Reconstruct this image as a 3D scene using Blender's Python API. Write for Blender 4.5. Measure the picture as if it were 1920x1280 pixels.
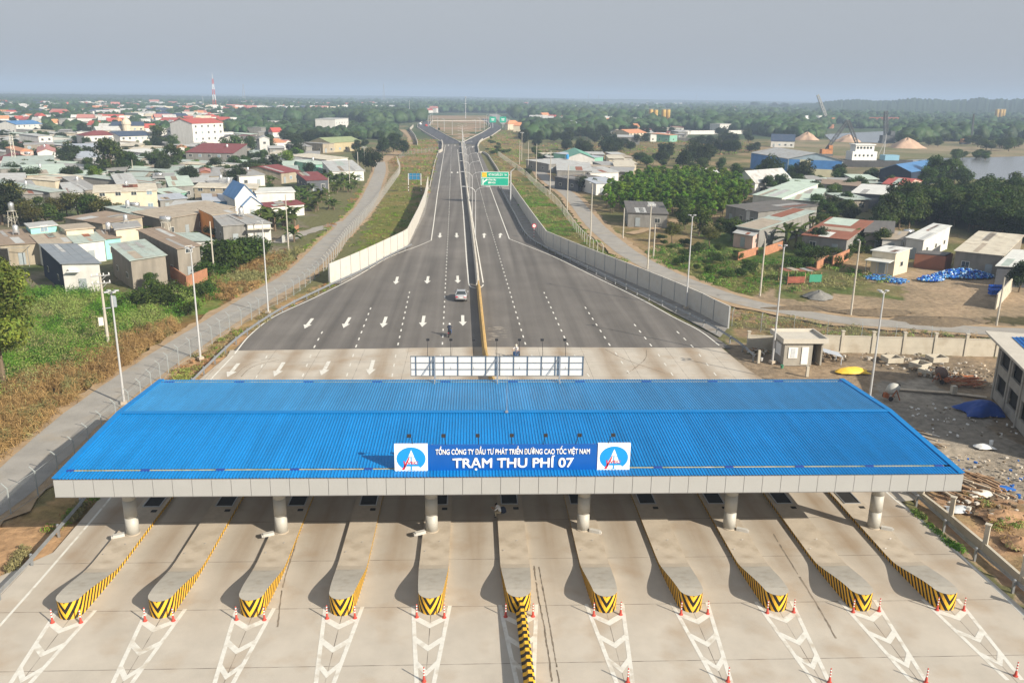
import bpy, math, random
import numpy as np
from mathutils import Vector, Matrix
random.seed(7); rng = np.random.default_rng(7)
S = bpy.context.scene; COL = S.collection; R = math.radians
for o in list(bpy.data.objects): bpy.data.objects.remove(o)
# ---------------------------------------------------------------- camera
FPX, PITCH, ROLL, YAW, CX, CY, CZ = 1599.6, R(16.098), R(0.839), R(2.771), -2.831, -44.623, 30.0
_F = Vector((math.sin(YAW)*math.cos(PITCH), math.cos(YAW)*math.cos(PITCH), -math.sin(PITCH)))
_r = Vector((math.cos(YAW), -math.sin(YAW), 0)); _u = _r.cross(_F)
_R = _r*math.cos(ROLL)+_u*math.sin(ROLL); _U = _u*math.cos(ROLL)-_r*math.sin(ROLL)
cam = bpy.data.cameras.new('camera'); co = bpy.data.objects.new('camera', cam); COL.objects.link(co)
co.matrix_world = Matrix(((_R.x,_U.x,-_F.x,CX),(_R.y,_U.y,-_F.y,CY),(_R.z,_U.z,-_F.z,CZ),(0,0,0,1)))
cam.sensor_width = 36; cam.lens = 36*FPX/1920; cam.clip_start = 1; cam.clip_end = 30000
S.camera = co
# ---------------------------------------------------------------- world, sun, exposure
SUN_EL, SUN_AZ = 28.6, 131.0      # azimuth clockwise from +Y
w = bpy.data.worlds.new('World'); S.world = w; w.use_nodes = True; nt = w.node_tree
bg = nt.nodes['Background']; sk = nt.nodes.new('ShaderNodeTexSky'); sk.sky_type = 'NISHITA'; sk.sun_disc = False
sk.sun_elevation = R(SUN_EL); sk.sun_rotation = R(SUN_AZ); sk.air_density = 1.2; sk.dust_density = 4.0; sk.ozone_density = 1.5
hs = nt.nodes.new('ShaderNodeHueSaturation'); hs.inputs['Saturation'].default_value = 0.28
mxg = nt.nodes.new('ShaderNodeMix'); mxg.data_type = 'RGBA'; mxg.inputs[0].default_value = 0.78; mxg.inputs[7].default_value = (4.75,5.1,5.6,1)
nt.links.new(sk.outputs[0], hs.inputs['Color']); nt.links.new(hs.outputs[0], mxg.inputs[6]); nt.links.new(mxg.outputs[2], bg.inputs['Color'])
bg.inputs['Strength'].default_value = 0.073
sl = bpy.data.lights.new('sun', 'SUN'); sl.energy = 5.0; sl.angle = R(0.5); sl.color = (1.0, 0.90, 0.75)
so = bpy.data.objects.new('sun', sl); COL.objects.link(so)
_sd = Vector((math.sin(R(SUN_AZ))*math.cos(R(SUN_EL)), math.cos(R(SUN_AZ))*math.cos(R(SUN_EL)), math.sin(R(SUN_EL))))
so.rotation_euler = _sd.to_track_quat('Z', 'Y').to_euler()
S.view_settings.view_transform = 'Standard'; S.view_settings.look = 'None'; S.view_settings.exposure = 0.54; S.view_settings.gamma = 1
S.cycles.use_denoising = True; S.cycles.max_bounces = 6; S.cycles.diffuse_bounces = 2; S.cycles.glossy_bounces = 2
S.cycles.volume_bounces = 0; S.cycles.transparent_max_bounces = 12; S.cycles.sample_clamp_indirect = 4
HAZE = 0.00034
# ---------------------------------------------------------------- pixel of the photograph -> point of the place
def ray(px, py): return _F + _R*((px-960)/FPX) + _U*((640-py)/FPX)
def G(px, py, z=0.0):
    d = ray(px, py)
    if d.z > -0.0035: d.z = -0.0035
    t = (z-CZ)/d.z
    return Vector((CX+d.x*t, CY+d.y*t, z))
def dist(p): return math.hypot(p[0]-CX, p[1]-CY)
# ---------------------------------------------------------------- materials
MATS = {}
def mat(name, col, rough=0.8, var=0.12, scale=3.0, bump=0.0, bscale=None, metal=0.0, col2=None, detail=5, rand=0.0, spec=0.3, wave=None, streak=0.0, obj=True, stain=None):
    if name in MATS: return MATS[name]
    m = bpy.data.materials.new(name); m.use_nodes = True; n = m.node_tree.nodes; L = m.node_tree.links
    b = n['Principled BSDF']; b.inputs['Roughness'].default_value = rough; b.inputs['Metallic'].default_value = metal
    b.inputs['Specular IOR Level'].default_value = spec
    tc = n.new('ShaderNodeTexCoord'); vec = tc.outputs['Object']
    if not obj:
        ge = n.new('ShaderNodeNewGeometry'); vec = ge.outputs['Position']
    nz = n.new('ShaderNodeTexNoise'); nz.inputs['Scale'].default_value = scale; nz.inputs['Detail'].default_value = detail; nz.inputs['Roughness'].default_value = 0.62
    L.new(vec, nz.inputs['Vector'])
    ramp = n.new('ShaderNodeMapRange'); ramp.inputs[1].default_value = 0.3; ramp.inputs[2].default_value = 0.7
    L.new(nz.outputs[0], ramp.inputs[0])
    c1 = tuple(max(0, c*(1-var)) for c in col[:3])+(1,); c2 = (tuple(col2)+(1,)) if col2 else tuple(min(1, c*(1+var)) for c in col[:3])+(1,)
    mx = n.new('ShaderNodeMix'); mx.data_type = 'RGBA'; mx.inputs[6].default_value = c1; mx.inputs[7].default_value = c2
    L.new(ramp.outputs[0], mx.inputs[0]); out = mx.outputs[2]
    if streak > 0:   # rain streaks run down the wall
        mp = n.new('ShaderNodeMapping'); mp.inputs['Scale'].default_value = (.55, .55, 0.10); L.new(vec, mp.inputs[0])
        ns = n.new('ShaderNodeTexNoise'); ns.inputs['Scale'].default_value = 1.6; ns.inputs['Detail'].default_value = 6; L.new(mp.outputs[0], ns.inputs['Vector'])
        mr = n.new('ShaderNodeMapRange'); mr.inputs[1].default_value = 0.42; mr.inputs[2].default_value = 0.80; L.new(ns.outputs[0], mr.inputs[0])
        ml = n.new('ShaderNodeMath'); ml.operation = 'MULTIPLY'; ml.inputs[1].default_value = streak; L.new(mr.outputs[0], ml.inputs[0])
        m2 = n.new('ShaderNodeMix'); m2.data_type = 'RGBA'; m2.inputs[7].default_value = (0.10, 0.09, 0.075, 1); L.new(ml.outputs[0], m2.inputs[0]); L.new(out, m2.inputs[6]); out = m2.outputs[2]
    if stain:
        ns = n.new('ShaderNodeTexNoise'); ns.inputs['Scale'].default_value = stain[1]; ns.inputs['Detail'].default_value = 7; L.new(vec, ns.inputs['Vector'])
        mr = n.new('ShaderNodeMapRange'); mr.inputs[1].default_value = 0.52; mr.inputs[2].default_value = 0.7; mr.inputs[4].default_value = stain[2]; L.new(ns.outputs[0], mr.inputs[0])
        m2 = n.new('ShaderNodeMix'); m2.data_type = 'RGBA'; m2.inputs[7].default_value = tuple(stain[0])+(1,); L.new(mr.outputs[0], m2.inputs[0]); L.new(out, m2.inputs[6]); out = m2.outputs[2]
    if rand > 0:
        oi = n.new('ShaderNodeObjectInfo'); hv = n.new('ShaderNodeHueSaturation')
        mr = n.new('ShaderNodeMapRange'); mr.inputs[3].default_value = 1-rand; mr.inputs[4].default_value = 1+rand; L.new(oi.outputs['Random'], mr.inputs[0])
        L.new(mr.outputs[0], hv.inputs['Value']); L.new(out, hv.inputs['Color']); out = hv.outputs[0]
        mh = n.new('ShaderNodeMapRange'); mh.inputs[3].default_value = 0.5-rand*0.07; mh.inputs[4].default_value = 0.5+rand*0.05
        ma = n.new('ShaderNodeMath'); ma.operation = 'FRACT'; mm = n.new('ShaderNodeMath'); mm.operation = 'MULTIPLY'; mm.inputs[1].default_value = 7.3
        L.new(oi.outputs['Random'], mm.inputs[0]); L.new(mm.outputs[0], ma.inputs[0]); L.new(ma.outputs[0], mh.inputs[0]); L.new(mh.outputs[0], hv.inputs['Hue'])
    L.new(out, b.inputs['Base Color'])
    if bump > 0 or wave:
        bp = n.new('ShaderNodeBump'); bp.inputs['Strength'].default_value = bump if not wave else 0.8; bp.inputs['Distance'].default_value = 0.06
        if wave:
            mp = n.new('ShaderNodeMapping'); L.new(tc.outputs['UV'], mp.inputs[0])
            wv = n.new('ShaderNodeTexWave'); wv.inputs['Scale'].default_value = wave; L.new(mp.outputs[0], wv.inputs[0]); L.new(wv.outputs['Fac'], bp.inputs['Height'])
        else:
            nb = n.new('ShaderNodeTexNoise'); nb.inputs['Scale'].default_value = bscale or scale*4; nb.inputs['Detail'].default_value = 4; L.new(vec, nb.inputs['Vector']); L.new(nb.outputs[0], bp.inputs['Height'])
        L.new(bp.outputs[0], b.inputs['Normal'])
    MATS[name] = m; return m
def leafmat(name, col, var=0.35, rand=0.25, trans=0.35):
    if name in MATS: return MATS[name]
    m = bpy.data.materials.new(name); m.use_nodes = True; n = m.node_tree.nodes; L = m.node_tree.links
    b = n['Principled BSDF']; b.inputs['Roughness'].default_value = 0.6; b.inputs['Specular IOR Level'].default_value = 0.25
    at = n.new('ShaderNodeAttribute'); at.attribute_name = 'tint'
    oi = n.new('ShaderNodeObjectInfo'); hv = n.new('ShaderNodeHueSaturation')
    mu = n.new('ShaderNodeMix'); mu.data_type = 'RGBA'; mu.blend_type = 'MULTIPLY'; mu.inputs[0].default_value = 1; mu.inputs[6].default_value = tuple(col)+(1,)
    L.new(at.outputs['Color'], mu.inputs[7])
    mr = n.new('ShaderNodeMapRange'); mr.inputs[3].default_value = 1-rand; mr.inputs[4].default_value = 1+rand; L.new(oi.outputs['Random'], mr.inputs[0])
    L.new(mr.outputs[0], hv.inputs['Value']); L.new(mu.outputs[2], hv.inputs['Color'])
    ma = n.new('ShaderNodeMath'); ma.operation = 'FRACT'; mm = n.new('ShaderNodeMath'); mm.operation = 'MULTIPLY'; mm.inputs[1].default_value = 9.7
    mh = n.new('ShaderNodeMapRange'); mh.inputs[3].default_value = 0.475; mh.inputs[4].default_value = 0.515
    L.new(oi.outputs['Random'], mm.inputs[0]); L.new(mm.outputs[0], ma.inputs[0]); L.new(ma.outputs[0], mh.inputs[0]); L.new(mh.outputs[0], hv.inputs['Hue'])
    L.new(hv.outputs[0], b.inputs['Base Color'])
    tr = n.new('ShaderNodeBsdfTranslucent'); L.new(hv.outputs[0], tr.inputs['Color']); ms = n.new('ShaderNodeMixShader'); ms.inputs[0].default_value = trans
    L.new(b.outputs[0], ms.inputs[1]); L.new(tr.outputs[0], ms.inputs[2]); L.new(ms.outputs[0], n['Material Output'].inputs['Surface'])
    MATS[name] = m; return m
# ---------------------------------------------------------------- mesh building
class MB:
    def __init__(s): s.v = []; s.f = []; s.m = []; s.uv = {}
    def add(s, vs, fs, mi=0):
        b = len(s.v); s.v += [tuple(x) for x in vs]; s.f += [tuple(i+b for i in f) for f in fs]; s.m += [mi]*len(fs); return s
    def box(s, c, d, rz=0, mi=0):
        x, y, z = d[0]/2, d[1]/2, d[2]/2; ca, sa = math.cos(rz), math.sin(rz)
        vs = [(c[0]+ca*i-sa*j, c[1]+sa*i+ca*j, c[2]+k) for k in (-z, z) for i, j in ((-x,-y),(x,-y),(x,y),(-x,y))]
        return s.add(vs, [(3,2,1,0),(4,5,6,7),(0,1,5,4),(1,2,6,5),(2,3,7,6),(3,0,4,7)], mi)
    def beam(s, a, b, wd, ht=None, mi=0):
        a = Vector(a); b = Vector(b); ht = ht or wd; d = (b-a).normalized(); up = Vector((0,0,1))
        if abs(d.z) > 0.95: up = Vector((0,1,0))
        x = d.cross(up).normalized(); y = x.cross(d).normalized()
        vs = [p+x*i*wd/2+y*j*ht/2 for p in (a, b) for i, j in ((-1,-1),(1,-1),(1,1),(-1,1))]
        return s.add(vs, [(3,2,1,0),(4,5,6,7),(0,1,5,4),(1,2,6,5),(2,3,7,6),(3,0,4,7)], mi)
    def cyl(s, a, b, r0, r1=None, n=10, mi=0, cap=True):
        a = Vector(a); b = Vector(b); r1 = r0 if r1 is None else r1; d = (b-a).normalized(); up = Vector((0,0,1))
        if abs(d.z) > 0.95: up = Vector((0,1,0))
        x = d.cross(up).normalized(); y = x.cross(d)
        vs = [p+x*r*math.cos(2*math.pi*i/n)+y*r*math.sin(2*math.pi*i/n) for p, r in ((a, r0), (b, r1)) for i in range(n)]
        fs = [(i, (i+1) % n, n+(i+1) % n, n+i) for i in range(n)]
        if cap: fs += [tuple(range(n-1, -1, -1)), tuple(range(n, 2*n))]
        return s.add(vs, fs, mi)
    def tube(s, pts, r, n=6, mi=0):
        for a, b in zip(pts, pts[1:]): s.cyl(a, b, r, r, n, mi)
        return s
    def prism(s, poly, z0, z1, mi=0):
        n = len(poly); z0f = z0 if callable(z0) else (lambda p: z0); z1f = z1 if callable(z1) else (lambda p: z1)
        vs = [(p[0], p[1], z0f(p)) for p in poly]+[(p[0], p[1], z1f(p)) for p in poly]
        return s.add(vs, [tuple(range(n-1, -1, -1)), tuple(range(n, 2*n))]+[(i, (i+1) % n, n+(i+1) % n, n+i) for i in range(n)], mi)
    def poly(s, pts, mi=0): return s.add(pts, [tuple(range(len(pts)))], mi)
    def lathe(s, prof, n=14, c=(0,0,0), mi=0):
        vs = [(c[0]+r*math.cos(2*math.pi*i/n), c[1]+r*math.sin(2*math.pi*i/n), c[2]+z) for r, z in prof for i in range(n)]
        fs = [(k*n+i, k*n+(i+1) % n, (k+1)*n+(i+1) % n, (k+1)*n+i) for k in range(len(prof)-1) for i in range(n)]
        fs += [tuple(range(n-1, -1, -1)), tuple(range((len(prof)-1)*n, len(prof)*n))]
        return s.add(vs, fs, mi)
    def mesh(s, name, mats, smooth=False):
        me = bpy.data.meshes.new(name); me.from_pydata(s.v, [], s.f)
        for m in (mats if isinstance(mats, (list, tuple)) else [mats]): me.materials.append(m)
        if any(s.m): me.polygons.foreach_set('material_index', s.m)
        if smooth: me.polygons.foreach_set('use_smooth', [True]*len(s.f))
        me.update(); return me
    def build(s, name, mats, parent=None, smooth=False):
        return link(name, s.mesh(name, mats, smooth), parent)
def link(name, me, parent=None):
    o = bpy.data.objects.new(name, me); COL.objects.link(o)
    if parent: o.parent = parent; KIDS.setdefault(parent.name, []).append(o)
    return o
KIDS = {}
def tag(o, label=None, cat=None, group=None, kind=None):
    if label: o['label'] = label
    if cat: o['category'] = cat
    if group: o['group'] = group
    if kind: o['kind'] = kind
    return o
def E(name, label, cat, loc=(0,0,0), rz=0, group=None):
    o = bpy.data.objects.new(name, None); COL.objects.link(o); o.location = loc; o.rotation_euler = (0,0,rz); o.empty_display_size = 0.3
    return tag(o, label, cat, group)
def copy_tree(o, parent=None):
    c = o.copy(); COL.objects.link(c); c.parent = parent
    if parent: KIDS.setdefault(parent.name, []).append(c)
    for ch in list(KIDS.get(o.name, [])): copy_tree(ch, c)
    return c
def dup(root, loc, rz=0, label=None, group=None, scale=None):
    c = copy_tree(root); c.location = loc; c.rotation_euler = (0,0,rz)
    if scale: c.scale = scale
    if label: c['label'] = label
    if group: c['group'] = group
    return c
def structure(o): o['kind'] = 'structure'; return o
ORD = ['first','second','third','fourth','fifth','sixth','seventh','eighth','ninth','tenth','eleventh','twelfth','thirteenth','fourteenth','fifteenth','sixteenth']
# ---------------------------------------------------------------- numpy noise
def _h(ix, iy, s): 
    n = (ix.astype(np.int64)*374761393 + iy.astype(np.int64)*668265263 + s*982451653) & 0x7fffffff
    n = ((n ^ (n >> 13))*1274126177) & 0x7fffffff
    return ((n ^ (n >> 16)) & 0xffff)/65535.0
def vnoise(x, y, s=0):
    ix = np.floor(x); iy = np.floor(y); fx = x-ix; fy = y-iy; fx = fx*fx*(3-2*fx); fy = fy*fy*(3-2*fy)
    return (_h(ix,iy,s)*(1-fx)+_h(ix+1,iy,s)*fx)*(1-fy)+(_h(ix,iy+1,s)*(1-fx)+_h(ix+1,iy+1,s)*fx)*fy
def fbm(x, y, s=0, o=4):
    a = 0; t = 0
    for i in range(o): a = a+vnoise(x*2**i, y*2**i, s+i)*0.5**i; t += 0.5**i
    return a/t
def inpoly(x, y, P):
    r = np.zeros(x.shape, bool); n = len(P); j = n-1
    for i in range(n):
        xi, yi = P[i][0], P[i][1]; xj, yj = P[j][0], P[j][1]
        if yi != yj: r ^= ((yi > y) != (yj > y)) & (x < (xj-xi)*(y-yi)/(yj-yi)+xi)
        j = i
    return r
# ================================================================ GROUND
def W(pts, z=0.0): return [G(x, y, z) for x, y in pts]
ZONES = [  # polygon in the photograph, two surface colours, patch size in m, edge raggedness in m, roughness of relief in m
 ([(-400,186),(2400,186),(2400,262),(-400,262)], (.055,.085,.035),(.10,.115,.055), 60, 10, 0),
 ([(-300,225),(700,225),(640,300),(560,430),(520,520),(-300,560)], (.20,.17,.12),(.085,.11,.04), 6, 2, .1),
 ([(430,235),(760,235),(770,300),(560,300)], (.10,.13,.05),(.20,.16,.09), 25, 6, 0),
 ([(-200,480),(130,545),(330,560),(400,515),(500,505),(560,480),(600,480),(480,580),(330,665),(190,750),(-200,930)], (.10,.17,.03),(.20,.19,.065), 5, 1.5, .3),
 ([(-200,700),(60,700),(200,610),(330,600),(430,560),(520,530),(540,540),(400,620),(250,690),(120,790),(-200,900)], (.22,.135,.055),(.15,.13,.045), 4, 2, .25),
 ([(-300,905),(0,880),(190,745),(330,655),(480,570),(580,520),(700,400),(735,290),(745,300),(760,320),(620,490),(500,590),(370,690),(190,880),(0,1000),(-300,1200)], (.30,.215,.12),(.20,.17,.08), 6, 1, .08),
 ([(-300,1200),(0,985),(70,950),(190,870),(330,692),(450,612),(575,540),(640,522),(700,505),(620,560),(450,665),(385,725),(207,940),(0,1195),(-150,1350),(-500,1350)], (.40,.25,.135),(.27,.20,.085), 3.5, .8, .15),
 ([(640,525),(700,410),(755,310),(790,320),(795,400),(765,450),(630,520)], (.13,.14,.035),(.22,.17,.06), 8, 1.5, .1),
 ([(745,262),(830,262),(820,330),(795,395),(750,330),(720,300)], (.15,.14,.05),(.27,.18,.09), 10, 2, 0),
 ([(810,216),(918,216),(925,226),(870,262),(860,262),(800,232)], (.36,.24,.16),(.20,.17,.08), 40, 6, 0),
 ([(900,262),(960,235),(985,240),(975,290),(1000,340),(960,350),(930,300)], (.15,.15,.05),(.26,.19,.09), 14, 3, 0),
 ([(940,330),(1005,330),(1100,420),(1290,530),(1380,565),(1370,610),(1100,470),(1010,440)], (.085,.12,.03),(.23,.17,.07), 7, 1.5, .15),
 ([(985,280),(1500,262),(1540,300),(1500,400),(1900,450),(2300,500),(2300,640),(1400,585),(1180,500),(1060,390),(1010,330)], (.115,.12,.045),(.29,.215,.125), 10, 3, .1),
 ([(1110,264),(1400,262),(1420,285),(1200,300),(1120,300)], (.22,.16,.085),(.13,.135,.05), 18, 4, 0),
 ([(1170,440),(1500,430),(1560,500),(1440,545),(1400,560),(1330,540),(1210,480)], (.075,.12,.028),(.14,.14,.045), 6, 2, .2),
 ([(1150,425),(1230,425),(1310,440),(1320,460),(1240,470),(1190,470)], (.30,.21,.12),(.17,.14,.06), 5, 1.5, .1),
 ([(1420,535),(1560,520),(1700,505),(1900,480),(2300,500),(2300,660),(1900,622),(1600,602),(1400,568)], (.36,.27,.18),(.27,.21,.14), 7, 2, .15),
 ([(1440,545),(1500,500),(1700,535),(1690,560),(1560,545),(1500,560)], (.09,.12,.035),(.20,.17,.08), 4, 1.5, .2),
 ([(1840,590),(1935,592),(1990,606),(1850,606)], (.07,.065,.03),(.10,.085,.045), 4, 1, 0),
 ([(1365,575),(1440,590),(1640,612),(2200,640),(2200,662),(1400,652),(1372,625)], (.27,.19,.12),(.16,.15,.06), 3, 1, .2),
 ([(1360,634),(1400,640),(1420,655),(1900,665),(2400,700),(2400,1300),(1930,1150),(1690,925),(1580,710),(1430,740),(1385,690)], (.30,.225,.15),(.22,.175,.125), 6, 1.5, .12),
 ([(1640,735),(1720,690),(1860,770),(1960,880),(1960,960),(1860,930),(1720,860),(1660,790)], (.36,.31,.245),(.26,.23,.19), 8, 2, .1),  # soil made paler to lift the building's cast shade here
 ([(1700,925),(1790,905),(2000,960),(2200,1200),(1930,1130)], (.36,.23,.14),(.24,.19,.09), 3, 1, .25),
 ([(1480,262),(1930,262),(2300,270),(2300,300),(1900,296),(1680,297),(1560,300),(1480,290)], (.27,.22,.14),(.16,.16,.08), 30, 6, 0),
 ([(1440,284),(1640,296),(1680,330),(1560,345),(1480,335)], (.26,.20,.14),(.14,.13,.07), 10, 4, 0),
]
def build_ground():
    a0 = math.degrees(YAW)
    ang = np.concatenate([np.arange(-180, -46, 3), np.arange(-46, 46, 0.22), np.arange(46, 180, 3)])+a0
    ang = np.radians(ang); na = len(ang)
    rr = [2.0]
    while rr[-1] < 9000: rr.append(rr[-1]*(1.09 if rr[-1] < 20 else 1.0085 if rr[-1] < 1200 else 1.03))
    rr = np.array(rr); nr = len(rr)
    A, Q = np.meshgrid(ang, rr); x = CX+np.sin(A)*Q; y = CY+np.cos(A)*Q; x = x.ravel(); y = y.ravel(); d = Q.ravel()
    n1 = fbm(x/40, y/40, 1); n2 = fbm(x/6, y/6, 5)
    c = np.outer(1-n1, (.12,.13,.05))+np.outer(n1, (.17,.15,.08)); h = 0.12*n2
    far = np.clip((d-900)/800, 0, 1)[:, None]
    c = c*(1-far)+far*(np.outer(1-n1, (.05,.08,.03))+np.outer(n1, (.09,.11,.05)))
    for k, (P, ca, cb, sc, rag, rel) in enumerate(ZONES):
        Wp = [(p.x, p.y) for p in W(P)]
        wx = x+(fbm(x/(rag*3), y/(rag*3), 40+k)-.5)*rag*4; wy = y+(fbm(x/(rag*3), y/(rag*3), 80+k)-.5)*rag*4
        m = inpoly(wx, wy, Wp)
        xm, ym = x[m], y[m]
        t = np.clip((fbm(xm/sc, ym/sc, 11+k, 5)-.5)*3.2+.5, 0, 1)[:, None]
        g = .82+.36*fbm(xm/(sc*.2), ym/(sc*.2), 200+k, 3)[:, None]
        c[m] = (np.array(ca)*(1-t)+np.array(cb)*t)*g
        if rel: h[m] = np.maximum(h[m], rel*2*fbm(xm/2.2, ym/2.2, 300+k, 4))
    z = -0.06-h*(1-np.clip((d-300)/200, 0, 1))
    z = np.where(d > 700, -0.3, z)
    me = bpy.data.meshes.new('ground'); nv = len(x); me.vertices.add(nv+1)
    me.vertices.foreach_set('co', np.append(np.stack([x, y, z], 1).ravel(), (CX, CY, -0.1)))
    I, J = np.meshgrid(np.arange(nr-1), np.arange(na), indexing='ij'); J2 = (J+1) % na
    q = np.stack([I*na+J, I*na+J2, (I+1)*na+J2, (I+1)*na+J], -1).reshape(-1, 4)[:, ::-1]
    tri = np.stack([np.full(na, nv), (np.arange(na)+1) % na, np.arange(na)], 1)
    nl = q.size+tri.size; me.loops.add(nl); me.loops.foreach_set('vertex_index', np.append(q.ravel(), tri.ravel()))
    me.polygons.add(len(q)+len(tri)); me.polygons.foreach_set('loop_start', np.append(np.arange(len(q))*4, q.size+np.arange(len(tri))*3))
    me.update(calc_edges=True)
    at = me.color_attributes.new('soil', 'FLOAT_COLOR', 'POINT')
    cc = np.ones((nv+1, 4)); cc[:nv, :3] = c; cc[nv, :3] = .2; at.data.foreach_set('color', cc.ravel())
    m = bpy.data.materials.new('ground'); m.use_nodes = True; n = m.node_tree.nodes; L = m.node_tree.links; b = n['Principled BSDF']
    b.inputs['Roughness'].default_value = .95; b.inputs['Specular IOR Level'].default_value = .1
    a = n.new('ShaderNodeAttribute'); a.attribute_name = 'soil'; ge = n.new('ShaderNodeNewGeometry')
    nz = n.new('ShaderNodeTexNoise'); nz.inputs['Scale'].default_value = 1.3; nz.inputs['Detail'].default_value = 9; nz.inputs['Roughness'].default_value = .7; L.new(ge.outputs['Position'], nz.inputs['Vector'])
    mr = n.new('ShaderNodeMapRange'); mr.inputs[1].default_value = .3; mr.inputs[2].default_value = .7; mr.inputs[3].default_value = .62; mr.inputs[4].default_value = 1.35; L.new(nz.outputs[0], mr.inputs[0])
    mx = n.new('ShaderNodeMix'); mx.data_type = 'RGBA'; mx.blend_type = 'MULTIPLY'; mx.inputs[0].default_value = 1; L.new(a.outputs['Color'], mx.inputs[6]); L.new(mr.outputs[0], mx.inputs[7]); L.new(mx.outputs[2], b.inputs['Base Color'])
    bp = n.new('ShaderNodeBump'); bp.inputs['Strength'].default_value = .9; bp.inputs['Distance'].default_value = .18; L.new(nz.outputs[0], bp.inputs['Height']); L.new(bp.outputs[0], b.inputs['Normal'])
    me.materials.append(m); o = link('ground', me); structure(o)
build_ground()
# distant wooded ridges beyond the town
def ridge(name, p0, p1, D, hts, col):
    mb = MB(); n = 500; prev = None
    m = mat(name, col, .95, .3, .004, 0, obj=False, detail=8)
    a = G(p0, 200); b = G(p1, 200)
    d0 = Vector((a.x-CX, a.y-CY, 0)).normalized(); d1 = Vector((b.x-CX, b.y-CY, 0)).normalized()
    vs = []
    for i in range(n+1):
        t = i/n; d = (d0*(1-t)+d1*t).normalized()
        k = t*(len(hts)-1); j = min(int(k), len(hts)-2); h = hts[j]+(hts[j+1]-hts[j])*(k-j)
        for s, f in ((-.25, 0), (-.1, .6), (0, 1), (.15, .8), (.5, 0)):
            p = Vector((CX, CY, 0))+d*D*(1+s); nn = float(vnoise(np.array([t*40+s*7]), np.array([s*9.]), 3)[0])*.6+random.random()*.45*(f > .5)
            vs.append((p.x, p.y, h*f*(.85+.3*nn)-.5))
    fs = [(i*5+j, (i+1)*5+j, (i+1)*5+j+1, i*5+j+1) for i in range(n) for j in range(4)]
    mb.add(vs, fs); structure(mb.build(name, m, None, True))
ridge('hills', -500, 700, 3000, [15, 14, 13, 13, 12, 4], (.03,.055,.025))
ridge('hills', 1420, 2500, 2300, [4, 28, 35, 38, 36, 38, 37], (.028,.055,.022))
ridge('hills', 500, 1700, 5500, [8, 14, 16, 14, 17, 14, 10], (.04,.07,.035))
# ================================================================ ROADS AND PAVEMENTS
def concrete_mat():
    m = mat('plaza_concrete', (.47,.43,.37), .85, .10, .35, .12, 14, obj=False, stain=((.36,.28,.20), .30, .65)); n = m.node_tree.nodes; L = m.node_tree.links
    b = n['Principled BSDF']; src = b.inputs['Base Color'].links[0].from_socket
    ge = n.new('ShaderNodeNewGeometry'); sx = n.new('ShaderNodeSeparateXYZ'); L.new(ge.outputs['Position'], sx.inputs[0])
    wob = n.new('ShaderNodeTexNoise'); wob.inputs['Scale'].default_value = 3; wob.inputs['Detail'].default_value = 3
    def mth(op, a, v=None, c=None):
        q = n.new('ShaderNodeMath'); q.operation = op; L.new(a, q.inputs[0])
        if v is not None:
            if isinstance(v, (int, float)): q.inputs[1].default_value = v
            else: L.new(v, q.inputs[1])
        return q.outputs[0]
    def lines(sock, off, per, wd):
        a = mth('SUBTRACT', sock, off); a = mth('DIVIDE', a, per); a = mth('FRACT', a); a = mth('SUBTRACT', a, .5); a = mth('ABSOLUTE', a); a = mth('SUBTRACT', a, .5-wd/per); a = mth('MULTIPLY', a, per/(wd*.5))
        q = n.new('ShaderNodeMath'); q.operation = 'MINIMUM'; q.use_clamp = True; L.new(a, q.inputs[0]); q.inputs[1].default_value = 1; return q.outputs[0]
    wy = mth('MULTIPLY', mth('SUBTRACT', wob.outputs[0], .5), .05)
    yy = mth('ADD', sx.outputs['Y'], wy); xx = mth('ADD', sx.outputs['X'], wy)
    l1 = lines(yy, -4.5, 5.496, .035); l2 = lines(xx, 0, 5.303, .03)
    l = mth('MAXIMUM', l1, l2)
    nj = n.new('ShaderNodeTexNoise'); nj.inputs['Scale'].default_value = .9; L.new(ge.outputs['Position'], nj.inputs['Vector'])
    mj = n.new('ShaderNodeMapRange'); mj.inputs[1].default_value = .35; mj.inputs[2].default_value = .65; mj.inputs[3].default_value = .25; mj.inputs[4].default_value = .85; L.new(nj.outputs[0], mj.inputs[0])
    l = mth('MULTIPLY', l, mj.outputs[0])
    # brown tyre-worn tracks in the middle of each lane under and just outside the canopy
    px = mth('SUBTRACT', mth('ABSOLUTE', mth('SUBTRACT', mth('FRACT', mth('DIVIDE', sx.outputs['X'], 5.303)), .5)), .30)
    pm = n.new('ShaderNodeMapRange'); pm.inputs[1].default_value = 0; pm.inputs[2].default_value = -.25; L.new(px, pm.inputs[0])
    ym = n.new('ShaderNodeMapRange'); ym.inputs[1].default_value = -3; ym.inputs[2].default_value = 9; ym.inputs[4].default_value = .6; L.new(sx.outputs['Y'], ym.inputs[0])
    st = n.new('ShaderNodeTexNoise'); st.inputs['Scale'].default_value = 1; st.inputs['Detail'].default_value = 5; mp = n.new('ShaderNodeMapping'); mp.inputs['Scale'].default_value = (1.5,.12,1); L.new(ge.outputs['Position'], mp.inputs[0]); L.new(mp.outputs[0], st.inputs['Vector'])
    tk = mth('MULTIPLY', mth('MULTIPLY', pm.outputs[0], ym.outputs[0]), mth('ADD', st.outputs[0], .35))
    m1 = n.new('ShaderNodeMix'); m1.data_type = 'RGBA'; m1.inputs[7].default_value = (.24,.165,.095,1); L.new(tk, m1.inputs[0]); L.new(src, m1.inputs[6])
    m2 = n.new('ShaderNodeMix'); m2.data_type = 'RGBA'; m2.inputs[7].default_value = (.07,.055,.045,1); L.new(l, m2.inputs[0]); L.new(m1.outputs[2], m2.inputs[6]); L.new(m2.outputs[2], b.inputs['Base Color'])
    return m
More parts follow.
